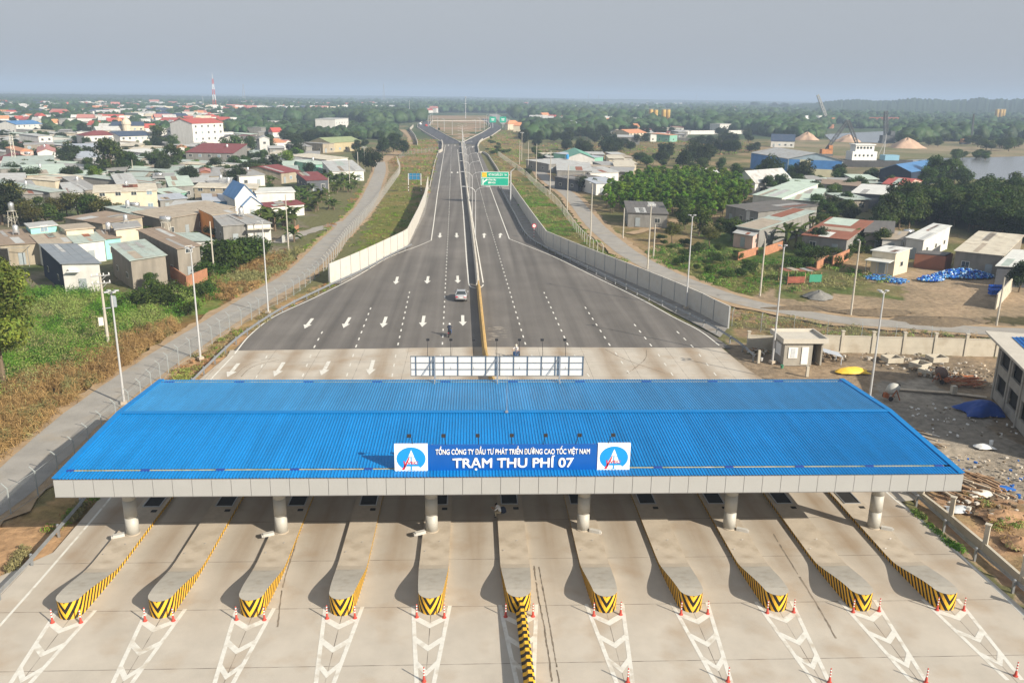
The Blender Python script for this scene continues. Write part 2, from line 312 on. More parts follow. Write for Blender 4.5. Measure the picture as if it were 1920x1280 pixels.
def asphalt_mat(name, col, seal):
    m = mat(name, col, .88, .10, .18, .25, 30, obj=False, detail=8, stain=(tuple(c*1.42 for c in col), .055, .55) if 'asphalt' in name else None); n = m.node_tree.nodes; L = m.node_tree.links
    b = n['Principled BSDF']; src = b.inputs['Base Color'].links[0].from_socket
    ge = n.new('ShaderNodeNewGeometry'); mp = n.new('ShaderNodeMapping'); mp.inputs['Scale'].default_value = (.55,.012,1); L.new(ge.outputs['Position'], mp.inputs[0])
    st = n.new('ShaderNodeTexNoise'); st.inputs['Scale'].default_value = 1; st.inputs['Detail'].default_value = 5; L.new(mp.outputs[0], st.inputs['Vector'])
    mr = n.new('ShaderNodeMapRange'); mr.inputs[1].default_value = .3; mr.inputs[2].default_value = .7; mr.inputs[3].default_value = .72; mr.inputs[4].default_value = 1.3; L.new(st.outputs[0], mr.inputs[0])
    fi = n.new('ShaderNodeTexNoise'); fi.inputs['Scale'].default_value = 9; fi.inputs['Detail'].default_value = 6; L.new(ge.outputs['Position'], fi.inputs['Vector'])
    mf = n.new('ShaderNodeMapRange'); mf.inputs[1].default_value = .3; mf.inputs[2].default_value = .7; mf.inputs[3].default_value = .85; mf.inputs[4].default_value = 1.15; L.new(fi.outputs[0], mf.inputs[0])
    mm = n.new('ShaderNodeMath'); mm.operation = 'MULTIPLY'; L.new(mr.outputs[0], mm.inputs[0]); L.new(mf.outputs[0], mm.inputs[1])
    mx = n.new('ShaderNodeMix'); mx.data_type = 'RGBA'; mx.blend_type = 'MULTIPLY'; mx.inputs[0].default_value = 1; L.new(src, mx.inputs[6]); L.new(mm.outputs[0], mx.inputs[7]); L.new(mx.outputs[2], b.inputs['Base Color'])
    return m
CONC = concrete_mat(); ASPH = asphalt_mat('asphalt', (.140,.130,.120), 0)
RAMPM = asphalt_mat('fresh_asphalt', (.075,.074,.08), 0)
GRAVEL = mat('gravel_road', (.31,.295,.27), .95, .14, .5, .5, 8, obj=False, detail=9, stain=((.36,.29,.2), .3, .35))
DIRT = mat('dirt_shoulder', (.36,.26,.16), .97, .2, .6, .8, 5, obj=False, detail=9)
PAINT = mat('road_paint', (.74,.73,.68), .7, .07, 6, 0, obj=False, stain=((.45,.40,.33), 2.2, .55))
PAINTD = mat('old_road_paint', (.66,.65,.60), .7, .09, 3, 0, obj=False, stain=((.42,.36,.28), 1.3, .7))
def sheet(name, pts, z, m, parent=None):
    mb = MB(); mb.poly([(p[0], p[1], z) for p in pts]); me = mb.mesh(name, m)
    if me.polygons[0].normal.z < 0: me.flip_normals()
    return link(name, me, parent)
def smooth(pts, n=8):
    P = [Vector((p[0], p[1], 0)) for p in pts]; P = [P[0]*2-P[1]]+P+[P[-1]*2-P[-2]]; o = []
    for i in range(1, len(P)-2):
        for k in range(n):
            t = k/n; a, b, c, d = P[i-1:i+3]
            o.append(.5*((2*b)+(c-a)*t+(2*a-5*b+4*c-d)*t*t+(3*b-a-3*c+d)*t**3))
    return o+[P[-2]]
def ribbon(mb, pts, wd, z, jag=0):
    vs = []; n = len(pts)
    for i, p in enumerate(pts):
        a = pts[max(0, i-1)]; b = pts[min(n-1, i+1)]; t = Vector((b[0]-a[0], b[1]-a[1])).normalized(); k = wd/2
        k1 = k+random.uniform(-jag, jag); k2 = k+random.uniform(-jag, jag)
        vs += [(p[0]-t.y*k1, p[1]+t.x*k1, z), (p[0]+t.y*k2, p[1]-t.x*k2, z)]
    mb.add(vs, [(2*i+1, 2*i+3, 2*i+2, 2*i) for i in range(n-1)]); return mb
def resamp(pts, step):
    o = [Vector((pts[0][0], pts[0][1], 0))]; acc = 0
    for a, b in zip(pts, pts[1:]):
        a = Vector((a[0], a[1], 0)); b = Vector((b[0], b[1], 0)); l = (b-a).length
        if l < 1e-6: continue
        while acc+l >= step:
            a = a+(b-a)*((step-acc)/l); l = (b-a).length; o.append(a.copy()); acc = 0
            if l < 1e-9: break
        acc += l
    return o
g = lambda x, y: G(x, y).xy
plaza = [(-60,-40), (-46,-14), *[tuple(g(*p)) for p in ((100,1035),(190,930))], (-30.5,22), (-32.5,42), tuple(g(425,668)), tuple(g(432,656)), tuple(g(895,649)), tuple(g(1352,651)), tuple(g(1400,690)), (31.8,30), (33.2,15), tuple(g(1690,940)), tuple(g(1935,1155)), (52,-40)]
pl = structure(sheet('toll_plaza_pavement', plaza, 0.0, CONC))
asl = [(438,657.2),(478,618),(520,587),(595,553),(670,515),(733,476),(768,458),(797,400),(810,340),(819,300),(822,270)]
asr = [(894,272),(902,290),(914,315),(932,347),(985,440),(1020,466),(1120,515),(1200,556),(1262,593),(1330,624),(1371,652.2)]
aw = [tuple(g(*p)) for p in asl]+[tuple(g(*p)) for p in asr]+[tuple(g(895,650.3))]
# the far ramps reach the fork at about 500 m
road = structure(sheet('road', aw, .004, ASPH))
def strip_px(name, L, Rr, z, m, n=5):
    a = [Vector((*g(*p), 0)) for p in L]; b = [Vector((*g(*p), 0)) for p in Rr]; mb = MB(); vs = []
    for p, q in zip(a, b): vs += [(p.x, p.y, z), (q.x, q.y, z)]
    mb.add(vs, [(2*i, 2*i+1, 2*i+3, 2*i+2) for i in range(len(a)-1)]); return structure(mb.build(name, m))
strip_px('road', [(822,270),(812,259.5),(796,250),(784,239),(785,235),(797,227)], [(868,270),(862,266),(840,255),(815,243),(803,236.5),(808,228)], .02, RAMPM)
strip_px('road', [(868,270),(868,266),(885,258),(905,249),(919,239),(917,233),(903,223)], [(894,272),(900,265),(920,255),(938,243),(940,237),(930,232),(918,223)], .024, RAMPM)
strip_px('road', [(940,233),(930,222),(915,214)], [(975,238),(950,222),(932,214)], .012, GRAVEL)
# service roads on both sides with their dirt shoulders
lroad = smooth(W([(-260,1095),(-90,985),(0,925),(100,832),(183,760),(325,660),(478,562),(565,508),(627,445),(665,410),(690,377),(707,337),(713,318),(712,303)]))
rroad = smooth(W([(1000,300),(1012,320),(1032,342),(1067,365),(1107,413),(1137,442),(1182,477),(1250,513),(1325,543),(1400,567),(1475,582),(1575,599),(1665,606),(1840,619),(1960,624),(2200,634)]))
mb = MB(); ribbon(mb, resamp(lroad, 1.5), 6.9, -.02, .45); structure(mb.build('dirt_path', DIRT))
mb = MB(); ribbon(mb, resamp(rroad, 1.5), 7.2, -.02, .5); structure(mb.build('dirt_path', DIRT))
mb = MB(); ribbon(mb, resamp(lroad, 2), 4.6, .004, .08); structure(mb.build('service_road', GRAVEL))
mb = MB(); ribbon(mb, resamp(rroad, 2), 4.3, .004, .08); structure(mb.build('service_road', GRAVEL))
mb = MB(); ribbon(mb, resamp(smooth(W([(520,455),(560,440),(600,428),(655,415)])), 1.5), 3.6, -.008, .4); structure(mb.build('path', GRAVEL))
mb = MB(); ribbon(mb, resamp(smooth(W([(712,303),(745,285),(772,262),(765,250),(752,243)])), 3), 6, -.01, .6); structure(mb.build('dirt_path', DIRT))
mb = MB(); ribbon(mb, resamp(smooth(W([(1000,300),(1035,296),(1080,300)])), 3), 6, -.01, .6); structure(mb.build('dirt_path', DIRT))
mb = MB(); ribbon(mb, resamp(smooth(W([(1180,438),(1215,430),(1250,422),(1270,410)])), 1.5), 2.6, -.004, .3); structure(mb.build('path', DIRT))
# concrete apron between the right guardrail and the noise wall
GUT = mat('gutter_concrete', (.26,.25,.235), .9, .15, .8, .2, obj=False, stain=((.2,.15,.1), .5, .6))
strip_px('pavement', [(934,348),(985,438),(1024,466),(1126,517),(1214,560),(1290,600),(1350,632)], [(956,348),(1000,420),(1024,457),(1126,505),(1214,542),(1312,586),(1365,614)], -.006, GUT)
strip_px('pavement', [(801,352),(797,385),(765,460),(618,533)], [(806,352),(805,385),(776,458),(640,531)], -.004, GUT)
# ---- painted markings (children of the surface that carries them)
def paint(name, polys, z, m, parent):
    mb = MB()
    for P in polys:
        a = sum(P[i][0]*P[(i+1) % len(P)][1]-P[(i+1) % len(P)][0]*P[i][1] for i in range(len(P)))
        if a < 0: P = P[::-1]
        mb.poly([(p[0], p[1], z) for p in P])
    return mb.build(name, m, parent)
def line(name, pts, wd, z, m, parent, sm=True):
    P = W(pts) if not isinstance(pts[0], Vector) else pts
    mb = MB(); ribbon(mb, resamp(smooth(P) if sm else P, 1.2) if dist(P[0]) < 250 else P, wd, z); return mb.build(name, m, parent)
line('edge_line', [(440,663),(470,627),(515,593),(590,558),(665,520),(730,482),(782,462),(808,451)], .17, .0125, PAINT, road)
line('edge_line', [(808.5,451),(813,420),(820,365),(828,313),(835,272)], .2, .0125, PAINT, road, False)
line('edge_line', [(955,448),(983,459),(1040,482),(1120,521),(1200,560),(1262,594),(1312,620),(1352,650)], .17, .0125, PAINT, road)
line('edge_line', [(955,448),(937,400),(920,354),(908,325),(894,284)], .2, .0125, PAINT, road, False)
line('edge_line', [(437,667),(415,690),(397,709),(330,780),(270,850),(207,933),(93,1067),(0,1172),(-60,1240)], .17, .0085, PAINTD, pl)
line('edge_line', [(1600,855),(1662,922),(1740,985),(1830,1068),(1925,1158)], .17, .0085, PAINTD, pl)
line('edge_line', [(879,533),(875,490),(869,400),(861,310),(858,280)], .2, .0125, PAINT, road, False)
line('edge_line', [(906,530),(884,400),(873,330),(866,280)], .2, .0125, PAINT, road, False)
line('edge_line', [(879,532),(881,537),(888,540),(897,540.5),(904,538),(906.5,533)], .2, .0125, PAINT, road, False)
def dashes(a, b, m, parent, z, period=3.2, on=1.1, wd=.17):
    A, B = G(*a), G(*b); d = (B-A); n = int(d.length/period); d.normalize(); nn = Vector((-d.y, d.x, 0))*wd/2; ps = []
    for i in range(n+1):
        p = A+d*i*period; q = p+d*on; ps.append([p-nn, q-nn, q+nn, p+nn])
    paint('lane_dashes', ps, z, m, parent)
for a, b in [((829.5,646),(842,400)),((842,398),(846.5,272)),((985.5,646),(912,400)),((911,397),(879,275)),((746,647),(767.5,549)),((667,651),(696,575)),((588.5,652),(607.5,616)),((1065,647),(1020.5,549)),((1144,648),(1096,574)),((1222,649),(1187,605)),((1300,651),(1270,622))]:
    dashes(a, b, PAINT, road, .0125)
for a, b in [((735,706),(743,660)),((818,706),(827,660)),((1022,706),(990,655)),((1105,706),(1070,655)),((1180,700),(1150,655)),((650,705),(664,660)),((567,706),(585,660)),((480,708),(503,662)),((1262,704),(1228,655)),((1343,704),(1306,658))]:
    dashes(a, b, PAINTD, pl, .0085, 3.6, 1.1, .14)
def arrow(tail, head):
    A, B = G(*tail), G(*head); d = B-A; l = d.length; d.normalize(); n = Vector((-d.y, d.x, 0)); h = .38*l
    return [A-n*.22, B-d*h-n*.22, B-d*h-n*.55, B, B-d*h+n*.55, B-d*h+n*.22, A+n*.22]
arr = [((825.5,437),(824.5,446)),((856,437),(856.5,446)),((745.5,519),(741.5,533)),((803,518),(800.5,532)),((858,517),(858.5,531)),((586,597),(571,616)),((656,595),(644,615)),((724,594),(717,614)),((795,592),(791.5,613)),((867.5,591),(868,611)),((907.5,446),(908,437)),((937,446),(939,437)),((847,322),(847,325)),((858,322),(858,325)),((841,271.5),(841,273.5)),((853,271.5),(853,273.5)),((873,277),(873,274.8)),((886,277),(886,274.8))]
for t, h in arr: paint('lane_arrow', [arrow(t, h)], .0165, PAINT, road)
for t, h in [((447,681),(426,707)),((532,679),(514,706)),((617,677),(602,704)),((700,675),(692,703))]: paint('lane_arrow', [arrow(t, h)], .0125, PAINTD, pl)
# chevron areas in front of every island
for k in range(-5, 6):
    x0 = k*5.303; L2 = []
    for s in (-1, 1):
        a = Vector((x0+s*1.12, 1.1)); b = Vector((x0+s*.40, -6.6)); L2.append([(a.x-.12, a.y), (b.x-.12, b.y), (b.x+.12, b.y), (a.x+.12, a.y)])
        for j, yy in enumerate((-.85, -3.0, -5.15)):
            hw = 1.12+(.40-1.12)*((1.1-(yy+.55))/7.7)-.07
            L2.append([(x0, yy-.33), (x0+s*hw, yy+.45), (x0+s*hw, yy+.98), (x0, yy+.20)])
    for i, P in enumerate(L2): pass
    paint('chevron_marking', L2[:1]+L2[4:5], .0085, PAINTD, pl); paint('chevron_marking', L2[1:4]+L2[5:], .0115, PAINTD, pl)
# two parallel black tyre marks right of the centre island
TYRE = mat('tyre_mark', (.17,.145,.115), .9, .5, 2, 0, obj=False)
def broken(mb, pts, wd, z, gap=.4):
    run = []
    for p in pts:
        if random.random() < gap*.28 and len(run) > 3: ribbon(mb, run, wd*random.uniform(.6,1.3), z, wd*.3); run = []
        run.append(p)
    if len(run) > 2: ribbon(mb, run, wd, z, wd*.3)
    return mb
mb = MB(); broken(mb, resamp(smooth(W([(1001,1060),(1008,1110),(1021,1180),(1036,1282)])), .22), .09, .006, .16); broken(mb, resamp(smooth(W([(1010,1062),(1020,1115),(1032,1180),(1049,1282)])), .22), .08, .006, .2); mb.build('tyre_mark', TYRE, pl)
for q_ in ([(440,706),(455,690),(480,678),(520,670)],[(452,706),(466,692),(488,682),(525,674)],[(1135,655),(1160,668),(1200,684),(1250,700)],[(1175,700),(1190,690),(1210,672),(1212,655)],[(560,1000),(548,1040),(530,1100),(520,1180)],[(1450,1000),(1480,1050),(1530,1130),(1570,1200)]):
    mb = MB(); broken(mb, resamp(smooth(W(q_)), .3), .10, .007, .1); mb.build('tyre_mark', mat('faint_tyre_mark', (.22,.185,.145), .9, .4, 1.2, 0, obj=False), pl)
CHALK = mat('pale_scuff', (.30,.27,.235), .9, .5, 2, 0, obj=False)
mb = MB()
for k in range(26):
    p = G(random.uniform(916, 948), random.uniform(612, 638)); a = random.uniform(-.5, .5); mb.poly([(p.x-.5, p.y, .0085+k*.0001), (p.x+.2, p.y-.1+a*.2, .0085+k*.0001), (p.x+.6, p.y+.08, .0085+k*.0001), (p.x, p.y+.2+a*.2, .0085+k*.0001)])
mb.build('pale_scuff', CHALK, road)
# river
WATER = mat('river_water', (.20,.21,.22), .22, .08, .05, .08, 1.2, obj=False, spec=.5)
riv = W([(1545,252),(1660,246),(1668,262),(1700,262),(1662,270),(1640,268),(1560,266)]); structure(sheet('river', riv, .05, WATER))
riv = W([(1700,300),(1760,297),(1860,295),(1930,293),(2400,300),(2400,350),(1950,338),(1800,336),(1720,330),(1660,312)]); structure(sheet('river', riv, .05, WATER))
# ================================================================ TOLL PLAZA
def stripe_mat(name, period=.32, k=1.35, dirt=.25):
    m = mat(name, (.85,.48,.035), .6, .08, 3, 0); n = m.node_tree.nodes; L = m.node_tree.links; b = n['Principled BSDF']
    src = b.inputs['Base Color'].links[0].from_socket
    uv = n.new('ShaderNodeUVMap'); uv.uv_map = 'UVMap'; sx = n.new('ShaderNodeSeparateXYZ'); L.new(uv.outputs[0], sx.inputs[0])
    def mth(op, a, v):
        q = n.new('ShaderNodeMath'); q.operation = op; L.new(a, q.inputs[0])
        if isinstance(v, (int, float)): q.inputs[1].default_value = v
        else: L.new(v, q.inputs[1])
        return q.outputs[0]
    u = mth('ABSOLUTE', sx.outputs['X'], 0); f = mth('SUBTRACT', mth('MULTIPLY', u, k), sx.outputs['Y'])
    f = mth('FRACT', mth('DIVIDE', f, period), 0); st = mth('LESS_THAN', f, .5)
    m1 = n.new('ShaderNodeMix'); m1.data_type = 'RGBA'; m1.inputs[7].default_value = (.018,.016,.014,1); L.new(st, m1.inputs[0]); L.new(src, m1.inputs[6]); 
    nz = n.new('ShaderNodeTexNoise'); nz.inputs['Scale'].default_value = 2.5; nz.inputs['Detail'].default_value = 7; mr = n.new('ShaderNodeMapRange'); mr.inputs[1].default_value = .5; mr.inputs[2].default_value = .75; mr.inputs[4].default_value = dirt; L.new(nz.outputs[0], mr.inputs[0])
    m2 = n.new('ShaderNodeMix'); m2.data_type = 'RGBA'; m2.inputs[7].default_value = (.2,.14,.08,1); L.new(mr.outputs[0], m2.inputs[0]); L.new(m1.outputs[2], m2.inputs[6]); L.new(m2.outputs[2], b.inputs['Base Color'])
    return m
STRIPE = stripe_mat('hazard_stripes', .70, 1.65); BARSTR = stripe_mat('barrier_stripes', .62, 1.0, .15)
ISLTOP = mat('island_concrete', (.47,.41,.33), .88, .12, .9, .25, 12, stain=((.28,.22,.15), .8, .45))
ISLNOSE = mat('nose_concrete', (.42,.395,.345), .85, .08, 1.2, .2, 12, stain=((.28,.23,.17), 1.4, .4))
DARK = mat('dark_pit', (.025,.023,.02), .9, .3, 5); GREYM = mat('galvanised_steel', (.42,.43,.44), .42, .1, 4, metal=.55, spec=.5)
ZINC = mat('zinc_rail', (.38,.40,.42), .45, .12, 2, metal=.6, stain=((.3,.27,.22), 3, .4))
WHITEM = mat('white_paint', (.78,.78,.76), .5, .05, 3); BLACKM = mat('black_plastic', (.03,.03,.032), .5, .1, 6)
def hprof(y, L=36.0):   # height of the island along its length
    d = min(y, L-y)
    t = max(0, min(1, (d-.9)/4.7)); return 1.14-(1.14-.25)*(.55*t+.45*(3*t*t-2*t**3))
def island_outline(L=36.0):
    pts = []  # right half from the front tip to the rear tip: (half width, y)
    for i in range(9):
        a = i/8*math.pi/2; pts.append((.74*math.sin(a), .03+.85*(1-math.cos(a))))
    for y in (1.6, 2.2, 2.8, 3.4, 4.0, 4.6, 5.2): pts.append((.74+(.96-.74)*min(1, (y-.9)/4)**.8, y))
    y = 6.2
    while y < L/2: pts.append((.96, y)); y += 1.2
    return pts+[(x, L-y) for x, y in reversed(pts)]
def make_island():
    L = 36.0; root = E('toll_island', 'x', 'toll island')
    pts = island_outline(L); ring = pts+[(-x, y) for x, y in reversed(pts[1:-1])]; n = len(ring)
    # side skin with unrolled uv
    me = bpy.data.meshes.new('striped_side'); vs = []; fs = []; uv = []
    for x, y in ring: vs += [(x, y, -.05), (x, y, hprof(y)-.015)]
    us = [0.0]
    for i in range(1, len(pts)): us.append(us[-1]+math.dist(pts[i-1], pts[i]))
    tot = us[-1]
    def uof(i): return us[i] if i < len(pts) else -us[len(pts)-1-(i-len(pts)+1)]
    for i in range(n):
        j = (i+1) % n; fs.append((2*i, 2*j, 2*j+1, 2*i+1)); ua, ub = uof(i), uof(j)
        if abs(ua-ub) > 3: ua = -abs(ub)-1.2 if ub < 0 else ua
        def cl(u): u = abs(u); return min(u, tot-u)
        for q, zz, uu in ((2*i, -.05, ua), (2*j, -.05, ub), (2*j+1, hprof(ring[j][1]), ub), (2*i+1, hprof(ring[i][1]), ua)): uv.append((cl(uu), zz))
    me.from_pydata(vs, [], fs); me.materials.append(STRIPE); l = me.uv_layers.new(name='UVMap')
    for k, t in enumerate(uv): l.data[k].uv = t
    link('striped_side', me, root)
    mb = MB(); half = len(pts); vs = []; fs = []   # top, split across the width
    for x, y in pts: vs += [(-x-.012, y, hprof(y)), (x+.012, y, hprof(y))]
    for i in range(half-1): fs.append((2*i, 2*i+1, 2*i+3, 2*i+2))
    k1 = max(i for i in range(half) if pts[i][1] <= 4.7); k2 = half-1-k1
    for nm, a, b, m in (('nose_cap', 0, k1, ISLNOSE), ('deck', k1, k2, ISLTOP), ('nose_cap', k2, half-1, ISLNOSE)):
        mb = MB(); mb.add(vs[2*a:2*b+2], [(2*i, 2*i+1, 2*i+3, 2*i+2) for i in range(b-a)]); mb.build(nm, m, root)
    mb = MB(); mb.box((0,15.2,.252), (1.15,2.6,.02)); mb.box((.45,13.2,.255), (.4,.35,.03)); pit = mb.build('booth_pit', DARK, root)  # flat near-black slab drawn for the shade down in the pit
    mb = MB()
    for s in (-1, 1): mb.box((s*.62,15.2,.28), (.06,2.7,.05)); mb.box((0,15.2+s*1.35,.28), (1.3,.06,.05))
    mb.build('pit_frame', GREYM, pit)
    mb = MB()
    for x, y in ((.25,8.3),(-.7,7.0)): mb = MB(); mb.tube([(x,y,.24),(x,y,.33),(x+.09,y,.33)], .015, 5); mb.build('conduit_stub', GREYM, root)
    return root
isl = None
for i, k in enumerate(range(-5, 6)):
    wh = 'leftmost' if k == -5 else 'rightmost' if k == 5 else 'middle' if k == 0 else ORD[i]+' from left'
    tail = 'whose nose meets the striped barrier' if k == 0 else 'carrying a canopy column' if k % 2 else 'with no column, between two that carry columns'
    lab = f'concrete toll island with yellow and black striped nose, {wh} of eleven, {tail}'
    ws = lab.split(); lab = ' '.join(ws[:16])
    loc = (k*5.303-.03*abs(k), .12-.10*max(0, k)*.6, 0)
    if isl is None: isl = make_island(); isl.location = loc; isl['label'] = lab; isl['group'] = 'toll islands under the canopy'
    else: dup(isl, loc, 0, lab, 'toll islands under the canopy')
# delineator posts
def make_post():
    r = E('delineator_post', 'x', 'delineator'); red = mat('post_red', (.50,.075,.055), .5, .1, 8)
    mb = MB(); mb.lathe([(.13,0),(.13,.03),(.085,.05),(.06,.30),(.04,.31)], 10); mb.build('base', red, r)
    mb = MB(); mb.lathe([(.038,.31),(.036,.88),(.02,.90)], 10); p = mb.build('post', red, r)
    for z in (.38,.56,.74): mb = MB(); mb.lathe([(.041,z),(.041,z+.08)], 10); mb.build('reflective_band', WHITEM, p)
    return r
dp = None; pk = []
for i, k in enumerate(range(-5, 6)):
    nm = 'leftmost' if k == -5 else 'rightmost' if k == 5 else 'middle' if k == 0 else ORD[i]
    for s in (-1, 1): pk.append((k*5.303+s*.82, -.12+random.uniform(-.05,.05), f"red and white flexible post {'left' if s<0 else 'right'} of the nose of the {nm} toll island"))
for (px, py, nm) in [(795,1277,'fifth'),(1177,1279,'seventh'),(1365,1277,'eighth'),(1555,1279,'ninth'),(1736,1279,'tenth'),(1904,1267,'rightmost')]:
    p = G(px, py); pk.append((p.x, p.y, f'lone red and white post at the chevron tip before the {nm} toll island'))
for x, y, lab in pk:
    if dp is None: dp = make_post(); dp.location = (x, y, .012); dp['label'] = lab; dp['group'] = 'flexible posts at the island noses'
    else: dup(dp, (x, y, .012), random.uniform(0, 3), lab, 'flexible posts at the island noses')
# striped jersey barriers before and behind the centre island
def jersey(name, pts, lab, m, hgt=.95, cat='barrier', step=.5, wd=.62, topw=.22):
    P = resamp(pts, step); P.append(Vector((pts[-1][0], pts[-1][1], 0))); prof = [(-wd/2,0),(-wd/2,.12),(-topw/2-.05,.38),(-topw/2,hgt),(topw/2,hgt),(topw/2+.05,.38),(wd/2,.12),(wd/2,0)]
    vs = []; fs = []; uv = []; acc = [0]; n = len(prof)
    for a, b in zip(P, P[1:]): acc.append(acc[-1]+(b-a).length)
    for i, p in enumerate(P):
        t = (P[min(i+1, len(P)-1)]-P[max(0, i-1)]).normalized()
        for x, z in prof: vs.append((p.x+t.y*x, p.y-t.x*x, z+.004))
    for i in range(len(P)-1):
        for j in range(n-1):
            fs.append((i*n+j, i*n+j+1, (i+1)*n+j+1, (i+1)*n+j))
            for ii, jj in ((i,j),(i,j+1),(i+1,j+1),(i+1,j)): uv.append((acc[ii]+1, prof[jj][1]*(1 if name == 'striped_barrier' else .5)))
    fs += [tuple(range(n)), tuple((len(P)-1)*n+j for j in reversed(range(n)))]; uv += [(0,0)]*2*n
    me = bpy.data.meshes.new(name); me.from_pydata(vs, [], fs); l = me.uv_layers.new(name='UVMap'); l.data.foreach_set('uv', [c for t in uv for c in t]); me.materials.append(m); me.update()
    import bmesh; bm = bmesh.new(); bm.from_mesh(me); bmesh.ops.recalc_face_normals(bm, faces=bm.faces); bm.to_mesh(me); bm.free()
    o = link(name, me); tag(o, lab, cat); return o
b0 = G(978,1200); b1 = G(992,1290)
jersey('striped_barrier', [(0.12,.15,0),(0.16,-2,0),(.22,-6,0),(.3,-14,0)], 'yellow and black striped concrete barrier running toward the viewer from the middle island', BARSTR, .95, step=.3)
YELB = mat('yellow_barrier', (.50,.33,.12), .75, .25, .8, .1, obj=False, stain=((.38,.28,.16), .6, .6))
pb = [(-.15,35.5,0), tuple(G(910,668).xy)+(0,), tuple(G(903,600).xy)+(0,), tuple(G(897,537).xy)+(0,)]
jersey('yellow_barrier', pb, 'worn yellow concrete barrier dividing the asphalt behind the canopy billboard', YELB, 1.0, step=1)
MEDC = mat('median_concrete', (.52,.49,.43), .85, .1, .6, .1, obj=False, stain=((.35,.3,.22), .5, .5))
mp_ = [G(*p) for p in ((896,534),(893,500),(886,440),(877,370),(871,320),(866.5,285),(865,268))]
jersey('median_barrier', mp_, 'long pale concrete barrier on the expressway median carrying the double lamps', MEDC, 1.0, step=4)
# ---------------------------------------------------------------- canopy
ROOFB = mat('blue_roof_sheet', (.003,.175,.50), .5, .05, .25, spec=.22, obj=False, stain=((.003,.215,.58), .12, .8)); ROOFB = asphalt_mat('blue_roof_weathered', (.003,.19,.51), 0); ROOFR = asphalt_mat('blue_roof_dust_sheen', (.022,.21,.47), 0)  # rear slope made paler for its dust and for painted-in grey reflections
for m_, r_, s_ in ((ROOFB, .5, .22), (ROOFR, .42, .35)):
    b_ = m_.node_tree.nodes['Principled BSDF']; b_.inputs['Roughness'].default_value = r_; b_.inputs['Specular IOR Level'].default_value = s_
    for l_ in list(b_.inputs['Normal'].links): m_.node_tree.links.remove(l_)
    for n_ in m_.node_tree.nodes:
        if n_.type == 'MAPPING': n_.inputs['Scale'].default_value = (1.1, .07, 1)
        if n_.type == 'MAP_RANGE' and abs(n_.inputs[3].default_value-.72) < .01: n_.inputs[3].default_value = .88; n_.inputs[4].default_value = 1.12
ROOFL = mat('blue_flashing', (.004,.185,.50), .5, .05, 1, spec=.22)
PANEL = mat('aluminium_panel', (.40,.405,.40), .45, .03, .6, metal=.15, spec=.4, obj=False)
COLM = mat('column_cladding', (.46,.45,.41), .55, .06, .6, metal=.1, spec=.3)
X0, X1, YF, YR, YB, ZF, ZR, ZB = -28.9, 29.3, 5.3, 15.6, 24.3, 6.62, 7.12, 6.70
canopy = E('toll_canopy', 'long toll plaza canopy with ribbed bright blue roof and pale grey fascia', 'canopy', (0,0,0))
mb = MB(); pitch = .21; prof = [(0,0),(.05,0),(.085,.035),(.125,.035),(.16,0)]; xs = []
x = X0
while x < X1-.01:
    for a, b in prof:
        if x+a < X1: xs.append((x+a, b))
    x += pitch
xs.append((X1, 0)); n = len(xs)
rows = [(YF, ZF), (YF+.98, ZF+.048)]
for (ya, za), (yb, zb), nm in (((YF+1.22,ZF+.06),(YR,ZR),'front_roof_slope'), ((YR,ZR),(YB-.75,ZB+.04),'rear_roof_slope'), ((YF-.05,ZF),(YF+.98,ZF+.05),'front_roof_edge'), ((YB-.6,ZB+.03),(YB,ZB),'rear_roof_edge')):
    mb = MB(); mb.add([(x, y, z+h) for y, z in ((ya, za), (yb, zb)) for x, h in xs], [(i, i+1, n+i+1, n+i) for i in range(n-1)]); mb.build(nm, ROOFR if 'rear' in nm else ROOFB, canopy)
mb = MB(); mb.box(((X0+X1)/2,YR-.12,ZR+.05), (X1-X0+.1,.5,.03)); mb.build('ridge_cap', ROOFL, canopy)
GUTM = mat('gutter_trough', (.30,.38,.20), .7, .3, 1.2, col2=(.60,.56,.46), obj=False)
mb = MB(); mb.box(((X0+X1)/2,YF+1.13,ZF+.045), (X1-X0-1.4,.13,.02)); mb.build('gutter', GUTM, canopy); mb = MB(); mb.box(((X0+X1)/2,YB-.67,ZB+.03), (X1-X0-1.4,.10,.02)); mb.build('gutter', GUTM, canopy)
DBC = mat('dark_blue_clip', (.02,.06,.30), .5)
for xx in [X0+.5+i*4.72 for i in range(13)]: mb = MB(); mb.box((min(xx, X1-.6), YF+1.10, ZF+.065), (.55,.34,.03)); mb.build('gutter_clip', DBC, canopy)
for xx in [X0+1+i*5.7 for i in range(11)]: mb = MB(); mb.box((xx, YB-.67, ZB+.06), (.8,.24,.03)); mb.build('gutter_clip', DBC, canopy)
for xs_, nm in ((X0, 'side_flashing'), (X1, 'side_flashing')):
    mb = MB(); s = -1 if xs_ < 0 else 1
    mb.beam((xs_-s*.1, YF, ZF+.06), (xs_-s*.1, YR, ZR+.06), .42, .05); mb.beam((xs_-s*.1, YR, ZR+.06), (xs_-s*.1, YB, ZB+.06), .42, .05); mb.build(nm, ROOFL, canopy)
npan = 48; pw = (X1-X0)/npan
mb = MB()
for i in range(npan): mb.box((X0+pw*(i+.5), YF-.06, 6.0), (pw-.028, .10, 1.14))
mb.build('fascia_panels', PANEL, canopy)
mb = MB(); mb.box(((X0+X1)/2, YF+.03, 6.0), (X1-X0-.02, .08, 1.13)); mb.box(((X0+X1)/2, YF-.02, 5.425), (X1-X0, .24, .03)); mb.build('fascia_back', mat('fascia_joint', (.17,.165,.16), .7), canopy)
